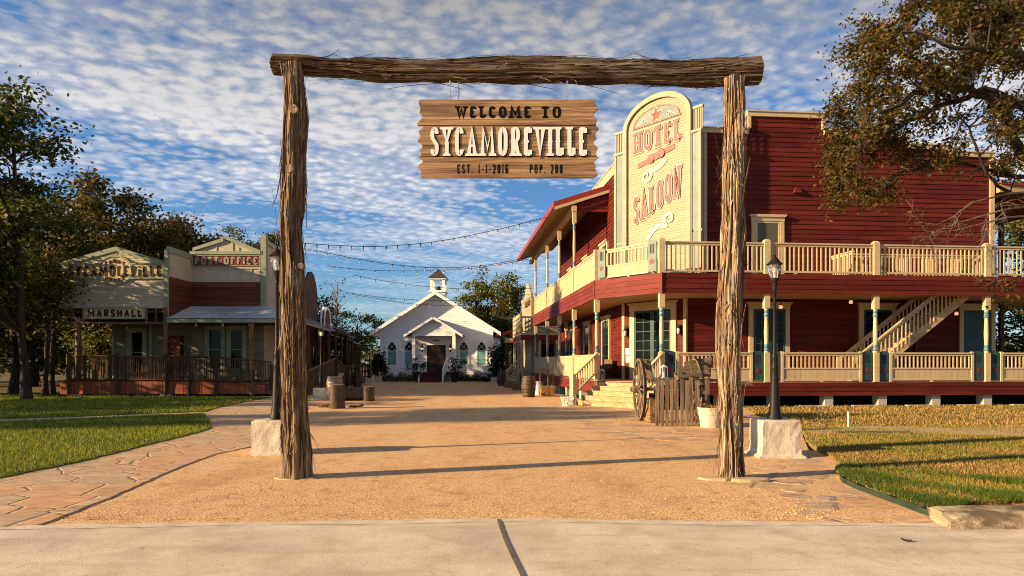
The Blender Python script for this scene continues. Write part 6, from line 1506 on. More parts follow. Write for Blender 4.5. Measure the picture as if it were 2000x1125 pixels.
for e, i in ((-1, 0), (1, 8)): c = MB(); c.add([mb.v[i * n + k] for k in range(n)] + [(-.42 - .006 if e < 0 else .426, 0, 0)], [((k, (k + 1) % n, n) if e > 0 else ((k + 1) % n, k, n)) for k in range(n)]); c.build('cut_end', M_cut, o)
# split firewood at the stump's foot
def sticks(label, px, py, n, seed):
    x, y = GP(px, py); o = thing('kindling', label, 'kindling', (x, y, 0)); q = random.Random(seed); mb = MB()
    for i in range(n): a = q.uniform(-.6, .6); L = q.uniform(.18, .4); cx2, cy2 = q.uniform(-.3, .3), q.uniform(-.12, .12); z = .03 + .035 * (i % 2); log(mb, (cx2 - L * math.cos(a) / 2, cy2 - L * math.sin(a) / 2, z), (cx2 + L * math.cos(a) / 2, cy2 + L * math.sin(a) / 2, z + .03), .028, seed * 10 + i, 6)
    mb.build('split_sticks', M_midwood, o, True)
sticks('few split sticks on the gravel left of the upright stump', 632, 796, 7, 3)
sticks('few split sticks on the gravel right of the upright stump', 690, 796, 6, 4)
bxl = thing('board_sign', 'small pale board leaning by the plank fence behind the barrel', 'board', (*GP(668, 762), 0)); mb = MB(); mb.box(-.03, .03, -.03, .03, 0, 1.0); mb.build('stake', M_greywood, bxl); mb = MB(); mb.box(-.22, .10, -.045, -.031, .82, 1.0); mb.build('board', M_conc, bxl)
# right side of the street
barrel('wooden_barrel', 'dark barrel with iron hoops left of the milk can near the porch', *((1032.5 - 1000) * 31.6 / F, 31.6), .98, .335, M_staves, 'barrels')
barrel('wooden_barrel', 'dark barrel in the shade near the right corner of the chapel', *((980 - 1000) * 47 / F, 47), .95, .34, M_staves, 'barrels')
barrel('wooden_barrel', 'small dim barrel under the porch of the dark left shops', *((698 - 1000) * 45 / F, 45), .9, .33, M_staves, 'barrels')
mc = thing('milk_can', 'galvanised churn behind the dark hooped barrel', 'milk can', ((1052 - 1000) * 34 / F, 34, 0)); mb = MB(); mb.lathe([(.20, 0), (.20, .40), (.19, .46), (.12, .54), (.11, .60), (.15, .62), (.15, .66)], 18); mb.build('can_body', M_galv, mc, True)
for s in (-1, 1): mb = MB(); mb.tube([(s * .12, 0, .60), (s * .2, 0, .57), (s * .22, 0, .50), (s * .19, 0, .45)], .012, 6); mb.build('handle', M_galv, mc, True)
def hay(label, px, Y, w, d, h, rz, seed):
    q = random.Random(seed); mb = MB(); nx, nz = 10, 6
    def bump_(v): return mnoise.noise(Vector(v) * 6 + Vector((seed, 0, 0))) * .03
    grid = {}
    import itertools
    def vert(i, j, k):
        key = (i, j, k)
        if key not in grid:
            p = Vector((-w / 2 + w * i / nx, -d / 2 + d * j / nz, h * k / nz)); c = Vector((0, 0, h / 2)); dd = (p - c)
            p2 = p + dd.normalized() * (bump_(p) - .03 * (abs(dd.x) / w + abs(dd.y) / d + abs(dd.z) / h)); grid[key] = len(mb.v); mb.v.append(tuple(p2))
        return grid[key]
    for i in range(nx):
        for j in range(nz): mb.f.append((vert(i, j, nz), vert(i + 1, j, nz), vert(i + 1, j + 1, nz), vert(i, j + 1, nz)))
        for k in range(nz): mb.f.append((vert(i, 0, k), vert(i + 1, 0, k), vert(i + 1, 0, k + 1), vert(i, 0, k + 1))); mb.f.append((vert(i + 1, nz, k), vert(i, nz, k), vert(i, nz, k + 1), vert(i + 1, nz, k + 1)))
    for j in range(nz):
        for k in range(nz): mb.f.append((vert(0, j + 1, k), vert(0, j, k), vert(0, j, k + 1), vert(0, j + 1, k + 1))); mb.f.append((vert(nx, j, k), vert(nx, j + 1, k), vert(nx, j + 1, k + 1), vert(nx, j, k + 1)))
    for _ in range(260):
        f = q.choice('xyz'); x, y, z = q.uniform(-w / 2, w / 2), q.uniform(-d / 2, d / 2), q.uniform(.03, h)
        if f == 'x': x = q.choice((-1, 1)) * w / 2
        elif f == 'y': y = -d / 2
        else: z = h
        a = Vector((x, y, z)) * .97; b = a + Vector((q.uniform(-.1, .1), q.uniform(-.06, .02), q.uniform(-.05, .06))); mb.tube([a, b], .004, 3, False)
    o = mb.build('hay_bale', M_hay); o.location = ((px - 1000) * Y / F, Y, 0); o.rotation_euler = (0, 0, rz); tag(o, label, 'hay bale', 'hay bales'); return o
hay('dark brown hay bale under the hitching rail by the saloon piers', 1069, 33.0, .70, .45, .46, .1, 1)
hay('hay bale farthest back, right of the shaded barrel', 995, 43.5, .65, .45, .42, .3, 2)
hay('hay bale between the far bale and the dark hooped barrel', 1010, 39.5, .60, .42, .40, .2, 3)
hr = thing('hitching_rail', 'brown wooden hitching rail behind the hay bale', 'hitching rail', ((1063 - 1000) * 34.5 / F, 34.5, 0))
for s in (-1, 1): mb = MB(); log(mb, (s * .2, 0, 0), (s * .2, 0, 1.25), .05, 5 + s, 8); mb.build('post', M_midwood, hr, True)
mb = MB(); log(mb, (-.28, 0, 1.25), (.28, 0, 1.25), .045, 9, 8); mb.build('rail', M_midwood, hr, True)
pl = thing('zinc_tub', 'small zinc tub behind the far hay bales', 'tub', ((1004 - 1000) * 44.5 / F, 44.5, 0)); mb = MB(); mb.lathe([(.2, 0), (.26, .5), (.28, .5), (.28, .53), (.25, .53)], 16); mb.build('tub_body', M_galv, pl, True); mb = MB(); mb.tube([(-.27, 0, .5), (-.2, -.05, .7), (0, -.06, .76), (.2, -.05, .7), (.27, 0, .5)], .012, 6); mb.build('handle', M_iron, pl, True)
# white wire basket lanterns
wbk = thing('wire_basket', 'white wire basket with a candle on the gravel left of the porch steps', 'basket', (*GP(1108, 793), 0)); mb = MB(); n = 12
for z, r in ((.01, .17), (.33, .25)): mb.tube([(r * math.cos(6.283 * i / 24), r * .8 * math.sin(6.283 * i / 24), z) for i in range(25)], .012, 5, False)
for i in range(n): a, b = 6.283 * i / n, 6.283 * (i + 1) / n; mb.tube([(.17 * math.cos(a), .136 * math.sin(a), .01), (.25 * math.cos(b), .2 * math.sin(b), .33)], .008, 4); mb.tube([(.17 * math.cos(b), .136 * math.sin(b), .01), (.25 * math.cos(a), .2 * math.sin(a), .33)], .008, 4)
mb.build('wire_frame', M_wletter, wbk)
mb = MB(); mb.lathe([(.07, .01), (.07, .24), (.01, .26)], 12); mb.build('candle', M_wletter, wbk, True)
lantern((*GP(1119, 791), 0), .50, .085, 'white candle lantern on the gravel touching the wire basket beside the steps')

# ---- old cart
ct = thing('wooden_cart', 'old wooden cart with a tall spoked wheel in front of the porch steps', 'cart', (4.0, 18.7, 0))
def wheel(parent, c, rad, yaw, seed):
    ax = Vector((math.cos(yaw), math.sin(yaw), 0)); fw = Vector((-math.sin(yaw), math.cos(yaw), 0)); c = Vector(c); up = Vector((0, 0, 1))
    def ring(mb, r0, r1, w, n=40):
        for i in range(n):
            q = []
            for a in (6.283 * i / n, 6.283 * (i + 1) / n):
                d = fw * math.cos(a) + up * math.sin(a); q.append((d, a))
            P_ = []
            for s in (-1, 1):
                P_ += [c + q[0][0] * r0 + ax * s * w / 2, c + q[1][0] * r0 + ax * s * w / 2, c + q[1][0] * r1 + ax * s * w / 2, c + q[0][0] * r1 + ax * s * w / 2]
            mb.hexa(P_)
    mb = MB(); ring(mb, rad - .075, rad - .012, .075); rim = mb.build('wheel_rim', M_greywood, parent)
    mb = MB(); ring(mb, rad - .012, rad, .065); mb.build('tyre', M_iron, rim)
    for i in range(14):
        a = 6.283 * i / 14; d = fw * math.cos(a) + up * math.sin(a); mb = MB(); mb.tube([c + d * .09 + ax * .02 * (1 if i % 2 else -1), c + d * (rad * .5), c + d * (rad - .07)], [.03, .022, .024], 7); mb.build('spoke', M_greywood, rim, True)
    mb = MB(); mb.tube([c - ax * .26, c - ax * .24, c - ax * .12, c + ax * .1, c + ax * .2], [.055, .07, .11, .11, .08], 14); mb.build('hub', M_greywood, rim, True)
cO = Vector((4.0, 18.7, 0))
wheel(ct, W(1249, 0, 18.9) * Vector((1, 1, 0)).length * 0 + Vector((W(1249, 0, 18.9).x - 4.0, .2, .865)), .865, .0, 1)
wheel(ct, (W(1249, 0, 18.9).x - 4.0 + 1.55, .26, .865), .865, .0, 2)
mb = MB(); mb.bar((-.42, .2, .865), (1.1, .26, .865), .09, .09); mb.build('axle', M_greywoodh, ct)
bedz = 1.13; mb = MB()
mb.bar((-.36, -.75, bedz), (1.75, -.55, bedz), .07, .07); mb.bar((-.36, .85, bedz), (1.5, 1.0, bedz), .08, .08)
mb.bar((.05, -1.0, bedz - .08), (.0, 1.2, bedz - .08), .08, .08); mb.bar((.95, -.9, bedz - .08), (.9, 1.2, bedz - .08), .08, .08)
for k in range(7): y = -.62 + k * .22; mb.bar((-.10, y, bedz + .03), (1.25, y + .10, bedz + .02), .17, .03)
bed = mb.build('cart_bed', M_greywoodh, ct)
mb = MB()   # headboard left: tilted planks
for k in range(3): mb.bar((-.25 + .04 * k, -.25 + .16 * k, bedz + .04), (-.36 + .05 * k, -.22 + .17 * k, bedz + .52), .15, .03, (0, 1, 0))
mb.bar((-.40, -.30, bedz + .50), (-.22, .25, bedz + .55), .05, .05); mb.build('headboard', M_greywood, ct)
mb = MB()   # broken side board right
for k in range(4): mb.bar((.68 + .02 * k, .1, bedz + .08 + .115 * k), (1.42 + .02 * k, .05, bedz + .20 + .125 * k), .03, .108)
mb.bar((.98, -.02, bedz + .02), (.86, -.05, bedz + .68), .07, .04); mb.bar((1.42, .12, bedz - .2), (1.47, .10, bedz + .70), .05, .09); mb.build('tailboard', M_greywoodh, ct)
mb = MB(); mb.bar((.30, -.9, bedz + .08), (.95, -.85, bedz + .16), .16, .10); mb.bar((.4, -.7, bedz - .25), (.28, -.8, bedz + .2), .06, .06); log(mb, (.3, -1.0, bedz + .06), (1.2, -.8, bedz + .16), .05, 4); mb.build('loose_timber', M_greywoodh, ct)
mb = MB(); mb.bar((1.75, -.55, bedz - .02), (2.4, -.5, bedz - .12), .08, .07); mb.bar((1.5, 1.0, bedz), (2.3, .8, bedz - .1), .08, .07); mb.build('shaft', M_greywoodh, ct)
lantern((W(1296, 0, 18.4).x, 18.35, bedz + .05), .40, .075, 'white candle lantern standing on the cart bed')
hay('straw bale under the cart behind the picket panel', 1276, 18.3, .38, .6, .62, .1, 5)
pk = thing('picket_panel', 'grey weathered picket fence panel leaning against the cart', 'fence', (W(1322, 0, 17.1).x, 17.1, 0), -.03)
q = random.Random(12); w_ = 1.10
for k in range(9):
    x = -w_ / 2 + w_ * (k + .5) / 9; top = 1.20 + q.uniform(-.05, .06) - (.0 if k < 7 else .03); wd = q.uniform(.080, .096); tl = q.uniform(-.02, .02)
    mb = MB(); mb.hexa([(x - wd / 2, -.012, 0), (x + wd / 2, -.012, 0), (x + wd / 2, .012, 0), (x - wd / 2, .012, 0), (x - wd / 2 + tl, -.012, top), (x + wd / 2 + tl, -.012, top + q.uniform(-.02, .02)), (x + wd / 2 + tl, .012, top), (x - wd / 2 + tl, .012, top)]); mb.build('picket', M_greywood, pk)
for z in (.45, .98): mb = MB(); mb.box(-w_ / 2 - .02, w_ / 2 + .02, .014, .05, z - .04, z + .04); mb.build('cross_rail', M_greywoodh, pk)
mb = MB(); mb.bar((w_ / 2 - .12, -.02, .34), (w_ / 2 + .02, -.02, .08), .03, .02); mb.bar((w_ / 2 - .02, -.02, .34), (w_ / 2 - .1, -.02, .1), .02, .02); mb.build('broken_slat', M_midwood, pk)
pk2 = thing('short_pickets', 'two grey pickets standing behind the half-barrel planter', 'fence', (W(1374, 0, 17.6).x, 17.6, .28))
for x in (-.16, .10): mb = MB(); mb.box(x - .06, x + .06, -.012, .012, -.28, .88 + x * .1); mb.build('picket', M_greywood, pk2)
mb = MB(); mb.box(-.25, .2, .014, .05, .5, .58); mb.build('cross_rail', M_greywoodh, pk2)
hp = thing('half_barrel_planter', 'peeling whitewashed half-barrel planter beside the right gateway post', 'planter', (W(1389, 0, 16.9).x, 16.9, 0))
mb = MB(); n = 36
for r, z in ((.255, 0), (.265, .12), (.30, .30), (.325, .46), (.335, .47), (.335, .49), (.30, .49), (.295, .43)):
    for k in range(n): a = 6.283 * k / n; rr2 = r * (1 + (.012 if (k // 3) % 2 else 0)); mb.v.append((rr2 * math.cos(a), rr2 * math.sin(a), z))
for i in range(7):
    for k in range(n): mb.f.append((i * n + k, i * n + (k + 1) % n, (i + 1) * n + (k + 1) % n, (i + 1) * n + k))
mb.build('tub', M_planter, hp); mb = MB(); mb.lathe([(.27, .39), (.294, .43), (.01, .45)], 20); mb.build('soil', M_soil, hp)
for z in (.10, .33): q2 = MB(); rr2 = .262 + (z - .1) * .19; q2.lathe([(rr2 - .01, z - .02), (rr2 + .009, z - .019), (rr2 + .015, z + .019), (rr2 - .01, z + .02)], 30); q2.build('hoop', M_planter, hp, True)
rng = np.random.default_rng(2); leaf_mesh('dry_plant', rng.normal(size=(160, 3)) * [.14, .14, .04] + [0, 0, .50], .06, L_dry, rng, hp)
# small things on the right lawn
pv = thing('marker_pipe', 'short white pipe standing up from the dry lawn', 'pipe', (*GP(1657, 838), 0)); mb = MB(); mb.lathe([(.025, 0), (.025, .40), (.02, .40), (.02, .36)], 10); mb.build('pipe', M_pvc, pv, True); mb = MB(); mb.lathe([(.03, .36), (.03, .415), (.02, .42)], 10); mb.build('cap', M_pvc, pv, True)
for k, (px, L, lb) in enumerate(((1673, .95, 'thin grey board lying on the bare sandy strip, left one of the pair'), (1737, .9, 'thin grey board lying on the bare sandy strip, right one of the pair'))):
    mb = MB(); mb.bar((-L / 2, 0, 0), (L / 2, .02, 0), .09, .04); o = mb.build('board', M_greywoodh, None, False, .004); x, y = GP(px, 851); o.location = (x, y, .075); tag(o, lb, 'board', 'boards lying on the right lawn')
mb = MB(); ep = P((1632, 925), (1645, 942), (1675, 957), (1737, 979), (1800, 1003), (1848, 1019)); q = random.Random(4)
for i in range(len(ep) - 1):
    (x0, y0), (x1, y1) = ep[i], ep[i + 1]; z0_, z1_ = .065 + (.0 if i else -.03), .075 - .01 * (i == 4)
    mb.hexa([(x0 - .006, y0 - .012, -.05), (x1 - .006, y1 - .012, -.05), (x1 + .006, y1 + .0, -.05), (x0 + .006, y0 + .0, -.05), (x0 - .006, y0 - .012, z0_), (x1 - .006, y1 - .012, z1_), (x1 + .006, y1, z1_), (x0 + .006, y0, z0_)])
tag(mb.build('lawn_edging', M_edging), 'dark green edging strip along the near edge of the dry lawn', 'edging')
x, y = GP(1773, 1061); mb = MB()
for i in range(6):
    f = i / 6; mb.v += [(-.05 + .1 * f, -.018 * math.sin(math.pi * min(1, f + .05)) + .012, .012 + .03 * (f - .5) ** 2 * 4 * .6), (-.05 + .1 * f, .02 * math.sin(math.pi * min(1, f + .05)) + .012, .022 + .03 * (f - .5) ** 2 * 4 * .6)]
for i in range(5): mb.f.append((2 * i, 2 * i + 2, 2 * i + 3, 2 * i + 1))
o = mb.build('fallen_leaf', M_dkwood); o.location = (x, y, .004); o.rotation_euler = (0, 0, -.3); o.modifiers.new('thick', 'SOLIDIFY').thickness = .003; tag(o, 'single curled brown leaf on the concrete road', 'leaf')

# ================================================================== STRING LIGHTS
def strand(label, pts, Y0, Y1, n):
    """pts: picture positions of the cable, Y0/Y1 distances of its ends"""
    P_ = []
    xs_ = [p[0] for p in pts]
    for px, py in pts: P_.append(W(px, py, Y0 + (Y1 - Y0) * (px - xs_[0]) / (xs_[-1] - xs_[0])))
    S = []
    m = len(P_)
    for i in range(m - 1):
        p0, p1, p2, p3 = P_[max(i - 1, 0)], P_[i], P_[i + 1], P_[min(i + 2, m - 1)]
        for k in range(8):
            t = k / 8; S.append(.5 * ((2 * p1) + (-p0 + p2) * t + (2 * p0 - 5 * p1 + 4 * p2 - p3) * t * t + (-p0 + 3 * p1 - 3 * p2 + p3) * t ** 3))
    S.append(P_[-1]); o = thing('string_lights', label, 'string lights', S[0], 0, 'bulb strings across the street')
    S = [s - S[0] for s in S]; mb = MB(); mb.tube(S, .016, 5, False); mb.build('cable', M_wire, o, True)
    ac = [0]
    for i in range(1, len(S)): ac.append(ac[-1] + (S[i] - S[i - 1]).length)
    b0 = None
    mb = MB(); mb.lathe([(.012, .0), (.026, -.02), (.026, -.10), (.02, -.12)], 7); mb.build; sock = mb
    bb = MB(); bb.lathe([(.018, -.122), (.032, -.155), (.028, -.19), (.008, -.21)], 8)
    for k in range(n):
        s = ac[-1] * (k + .5) / n
        for i in range(1, len(S)):
            if ac[i] >= s: p = S[i - 1].lerp(S[i], (s - ac[i - 1]) / (ac[i] - ac[i - 1])); break
        if b0 is None:
            b0 = sock.build('socket', M_wire, o, True); g0 = bb.build('bulb', M_bulb, b0, True); c = b0
        else:
            c = b0.copy(); C.objects.link(c); g = g0.copy(); C.objects.link(g); g.parent = c
        c.location = p
strand('topmost bulb string, rising from the left post to the saloon roof edge', [(585, 474), (650, 479), (745, 481), (850, 472), (950, 453), (1010, 439), (1066, 424)], 33, 34, 22)
strand('second bulb string from the top, sagging just above the belfry', [(585, 484), (625, 491), (700, 506), (780, 518), (860, 523), (940, 519), (1000, 509), (1048, 498)], 38, 39, 22)
strand('bulb string nearly touching the one above it at the belfry', [(640, 519), (700, 526), (770, 529), (860, 528), (940, 522), (1040, 505)], 43, 43, 15)
strand('bulb string crossing level with the belfry opening', [(690, 537), (740, 547), (810, 557), (880, 563), (960, 565), (1040, 563)], 49, 50, 12)
strand('upper of the two lowest bulb strings, in front of the chapel gable', [(676, 571), (740, 580), (800, 585), (870, 587), (940, 586), (1035, 575)], 53, 52, 14)
strand('lowest bulb string, crossing the gable of the chapel', [(676, 573), (730, 582), (800, 593), (860, 596), (920, 596), (1035, 583)], 55, 53, 14)

# ================================================================== PLANTS AND TREES
def shrub(name, label, px, Y, w, h, n, leaf, lm, seed, z0=0.0, group=None, dome=True):
    rng = np.random.default_rng(seed); x = (px - 1000) * Y / F; root = thing(name, label, 'shrub', (x, Y, z0), 0, group)
    k = max(5, n // 90); c = rng.normal(size=(k, 3)); c /= np.linalg.norm(c, axis=1, keepdims=True); c *= rng.uniform(.3, .85, (k, 1)); c = c * [w / 2, w / 2.4, h / 2] + [0, 0, h * .55]
    p = c[rng.integers(0, k, n)] + rng.normal(size=(n, 3)) * [w * .13, w * .13, h * .11]; p[:, 2] = np.abs(p[:, 2]); leaf_mesh('foliage', p, leaf, lm, rng, root, .1)
    mb = MB()
    for i in range(6): q = c[i % k]; mb.tube([(q[0] * .1, q[1] * .1, 0), (q[0] * .5, q[1] * .5, q[2] * .6), tuple(q)], [.03, .02, .008], 5, False)
    mb.build('stem', M_bark, root, True); return root
shrub('bush', 'dark leafy bush at the left front corner of the chapel', 741, 55.5, 1.3, 2.4, 1100, .24, L_shrub, 1)
shrub('bush', 'big dark bush in front of the right corner of the chapel', 972, 54.5, 1.7, 3.0, 1500, .24, L_shrub, 2)
for px, lb, sd_ in ((814, 'tall dark pot with a leafy shrub left of the chapel steps', 3), (888, 'tall dark pot with a leafy shrub right of the chapel steps', 4)):
    x = (px - 1000) * 55.2 / F; r = thing('potted_shrub', lb, 'potted plant', (x, 55.2, 0), 0, 'pots flanking the chapel steps')
    mb = MB(); mb.lathe([(.26, 0), (.28, .05), (.36, .75), (.40, .78), (.40, .86), (.34, .86), (.33, .8)], 14); mb.build('pot', M_iron, r, True)
    rng = np.random.default_rng(sd_); c = rng.normal(size=(9, 3)) * [.33, .33, .26] + [0, 0, 1.35]; leaf_mesh('foliage', c[rng.integers(0, 9, 420)] + rng.normal(size=(420, 3)) * .13, .17, L_shrub, rng, r, .1)
    mb = MB(); mb.tube([(0, 0, .7), (.02, 0, 1.1), (0, .02, 1.4)], [.03, .025, .01], 5); mb.build('stem', M_bark, r, True)
for px, w, lb, sd_ in ((780, 3.3, 'low grassy hedge along the chapel wall left of the steps', 5), (924, 3.5, 'low grassy hedge along the chapel wall right of the steps', 6)):
    rng = np.random.default_rng(sd_); n = 2600; x = (px - 1000) * 56 / F; r = thing('hedge', lb, 'hedge', (x, 56.2, 0), 0, 'low hedges at the chapel foot')
    c = np.stack([rng.uniform(-w / 2, w / 2, n), rng.uniform(-.45, .45, n), np.abs(rng.normal(0, .30, n)) + .05], 1); c[:, 2] *= 1 + .25 * np.sin(c[:, 0] * 5)
    leaf_mesh('foliage', c, .26, L_shrub if sd_ == 6 else L_green, rng, r, -.9, .16)
sp_ = thing('stone_border', 'row of pale stones edging the bed before the chapel', 'stones', (-6.4, 55.0, 0)); mb = MB(); q = random.Random(6)
for i in range(26): x = -4 + i * .32; (abs(x) > 1.1) and mb.lathe([(.09, 0), (.12, .05), (.06, .11)], 7, (x, q.uniform(-.08, .08), 0))
mb.build('stones', M_slab, sp_)
# left trees
def ell(*a): return [tuple(e) for e in a]
GL_ = 'trees on the left behind the court house'
t1 = make_tree('tree', 'tall dark tree with sparse pointed top at the far left edge', 'tree', (-20.5, 28.8, 0), ell((-3.4, 0, 5.6, 3.2, 2.6, 2.6), (-3.0, 0, 9.0, 2.8, 2.4, 2.0), (-.4, 0, 11.3, 1.9, 1.6, 1.5), (0.2, 0, 8.0, 1.5, 1.5, 1.8), (-2.5, 0, 11, 2, 2, 1.4), (-.2, 0, 12.8, .8, .8, 1.0), (1.0, 0, 11.0, 1.0, .9, .7)), 12.8, .17, 90, 190, .75, .23, L_dark, 101, GL_, lean=(-.6, 0), nbr=44)  # far-left tree
make_tree('tree', 'leafy olive tree hiding the left edge of the court house front', 'tree', (-26.5, 36.5, 0), ell((1.2, 0, 6.0, 3.4, 2.6, 3.0), (.8, 0, 9.0, 3.0, 2.4, 2.2), (-2.2, 0, 8.0, 2.8, 2.2, 2.8)), 9.5, .26, 90, 200, .8, .25, L_dark, 102, GL_, nbr=36)
make_tree('tree', 'autumn tinted tree right above the court house gable', 'tree', (-24.6, 42, 0), ell((-.6, 0, 9.2, 3.6, 2.6, 2.6), (-.6, 0, 11.6, 2.4, 2, 1.5), (1.5, 0, 7.2, 2.8, 2, 2.4), (2.8, 0, 9.2, 1.6, 1.6, 1.2)), 10.8, .26, 95, 180, .8, .26, L_autumn, 103, GL_, nbr=40)
make_tree('tree', 'brownish tree between the court house gable and the post office', 'tree', (-22.0, 46, 0), ell((0, 0, 8.4, 3.2, 2.4, 2.2), (-1.5, 0, 9.8, 2.2, 2, 1.6), (1.8, 0, 8.0, 1.7, 1.6, 1.8), (.6, 0, 10.2, 1.2, 1.2, .8)), 9.5, .26, 75, 160, .75, .26, L_autumn, 104, GL_, nbr=36)
make_tree('bare_tree', 'thin half-bare tree reaching over the post office parapet', 'tree', (-23.6, 52, 0), ell((1.0, 0, 9.0, 1.6, 1.4, 1.5), (2.2, 0, 8.0, 1.2, 1.2, 1.2)), 9.5, .14, 26, 12, .7, .2, L_dark, 105, GL_, bark=M_palebark, nbr=26)
make_tree('tree', 'round tree rising behind the post office roof', 'tree', (-24.6, 66, 0), ell((0, 0, 12.8, 2.6, 2.0, 2.0), (-2.4, 0, 13.4, 1.5, 1.2, 1.0), (1.6, 0, 13.2, 1.5, 1.4, 1.4)), 13, .2, 34, 110, .6, .24, L_dark, 106, GL_, nbr=22)
lab = ['slim dark trunk at the left border, nearest the lawn', 'slim forked trunk left of the court house corner post', 'leaning slim tree behind the log railing corner', 'bushy small tree seen under the court house porch', 'thin straight sapling between the two slim trunks']
spots = [(62, 31.8, 3), (118, 33.5, 2), (180, 41, 2), (235, 43, 1), (36, 36, 1)]
for i, (px, Y, tr) in enumerate(spots):
    make_tree('slender_tree', lab[i], 'tree', ((px - 1000) * Y / F, Y, 0), ell((0, 0, 4.6, 1.6 if i < 2 else 2.2, 1.6, 1.8), (.3 if i > 1 else -.3, 0, 6.4, 1.3 if i < 2 else 1.8, 1.4, 1.2), (0, 0, 2.6, 1.6, 1.4, 1.0) if i in (2, 3) else (.3, 0, 5.2, 1.5, 1.4, .9)), 6.5, .12, 38, (62, 70, 120, 130, 50)[i], .7, .21, [L_dark, L_autumn, L_green, L_gold, L_dark][i], 120 + i, 'slender trees on the far left', nbr=26, trunks=tr, lean=((-.4, 0), (.5, 0), (.9, 0), (0, 0), (.1, 0))[i])
bt = make_tree('woodland_tree', 'woodland tree far behind the left trees', 'tree', (-33, 47, 0), ell((0, 0, 6.5, 3.4, 3, 3.2), (1, 0, 9.2, 2.6, 2.4, 1.8), (-1.8, 0, 4.0, 2.4, 2.2, 1.6), (0, 0, 2.2, 2.6, 2.2, 1.4)), 9, .24, 80, 150, .9, .30, L_dark, 131, 'woodland beyond the lawn on the left', nbr=30)
for i, (x, y, s) in enumerate(((-39, 50, 1.05), (-28.5, 53, .95), (-45, 44, 1.1), (-34, 58, 1.2), (-42, 60, 1.2), (-51, 54, 1.15))): dup(bt, (x, y, 0), 1.3 * i + .6, None, s)
# by the chapel
GR_ = 'trees beside the chapel'
make_tree('tree', 'leafy tree left of the chapel behind the plank store', 'tree', (-19.6, 63, 0), ell((0, 0, 8.0, 1.9, 1.8, 1.6), (.6, 0, 5.6, 2.0, 1.8, 1.8), (1.9, 0, 6.6, 1.3, 1.2, 1.2), (-1.4, 0, 6.6, 1.5, 1.5, 1.8)), 8, .2, 46, 95, .65, .27, L_dark, 141, GR_, nbr=30)
make_tree('bare_tree', 'tall bare branched tree left of the chapel', 'tree', (-15.9, 62, 0), ell((.3, 0, 8.3, 1.6, 1.4, 1.6), (.3, 0, 5.2, 1.7, 1.4, 1.6)), 8.8, .13, 40, 7, .8, .2, L_autumn, 142, GR_, bark=M_palebark, nbr=40)
make_tree('tree', 'small yellow-green tree close left of the chapel eave', 'tree', (-14.9, 66, 0), ell((0, 0, 4.9, 2.4, 2, 1.5), (-1.0, 0, 3.4, 1.8, 1.6, 1.4), (1.2, 0, 3.6, 1.2, 1.2, 1.0)), 5.4, .16, 40, 75, .6, .26, L_green, 143, GR_, nbr=26)
make_tree('tree', 'dark evergreen clump at the left corner of the chapel', 'tree', (-14.9, 58, 0), ell((0, 0, 2.4, 1.7, 1.4, 1.5), (-.2, 0, 3.6, 1.0, 1.0, .9)), 3.6, .12, 30, 130, .5, .22, L_shrub, 144, GR_, nbr=14)
make_tree('tree', 'tall green tree just right of the chapel roof', 'tree', (-4.0, 76, 0), ell((0, 0, 8.6, 2.3, 2.2, 2.2), (.2, 0, 10.8, 1.6, 1.6, 1.2), (-.6, 0, 6.0, 2.2, 2, 1.8), (1.2, 0, 6.6, 1.7, 1.7, 1.8)), 10, .26, 60, 105, .75, .30, L_green, 145, GR_, nbr=36)
make_tree('tree', 'tall green tree between the chapel and the yellow shop', 'tree', (-.6, 76, 0), ell((0, 0, 8.8, 2.2, 2.2, 2.4), (0, 0, 10.6, 1.7, 1.6, 1.2), (.4, 0, 5.8, 2.4, 2, 2.2), (-1.2, 0, 4.2, 1.9, 1.8, 1.8)), 10, .26, 60, 110, .75, .30, L_green, 146, GR_, nbr=36)
make_tree('tree', 'lower bronze tree in front of the two green trees', 'tree', (-1.6, 70, 0), ell((0, 0, 4.6, 2.4, 2, 2.2), (.8, 0, 6.6, 1.5, 1.5, 1.2)), 6.5, .2, 40, 100, .7, .28, L_autumn, 147, GR_, nbr=24)
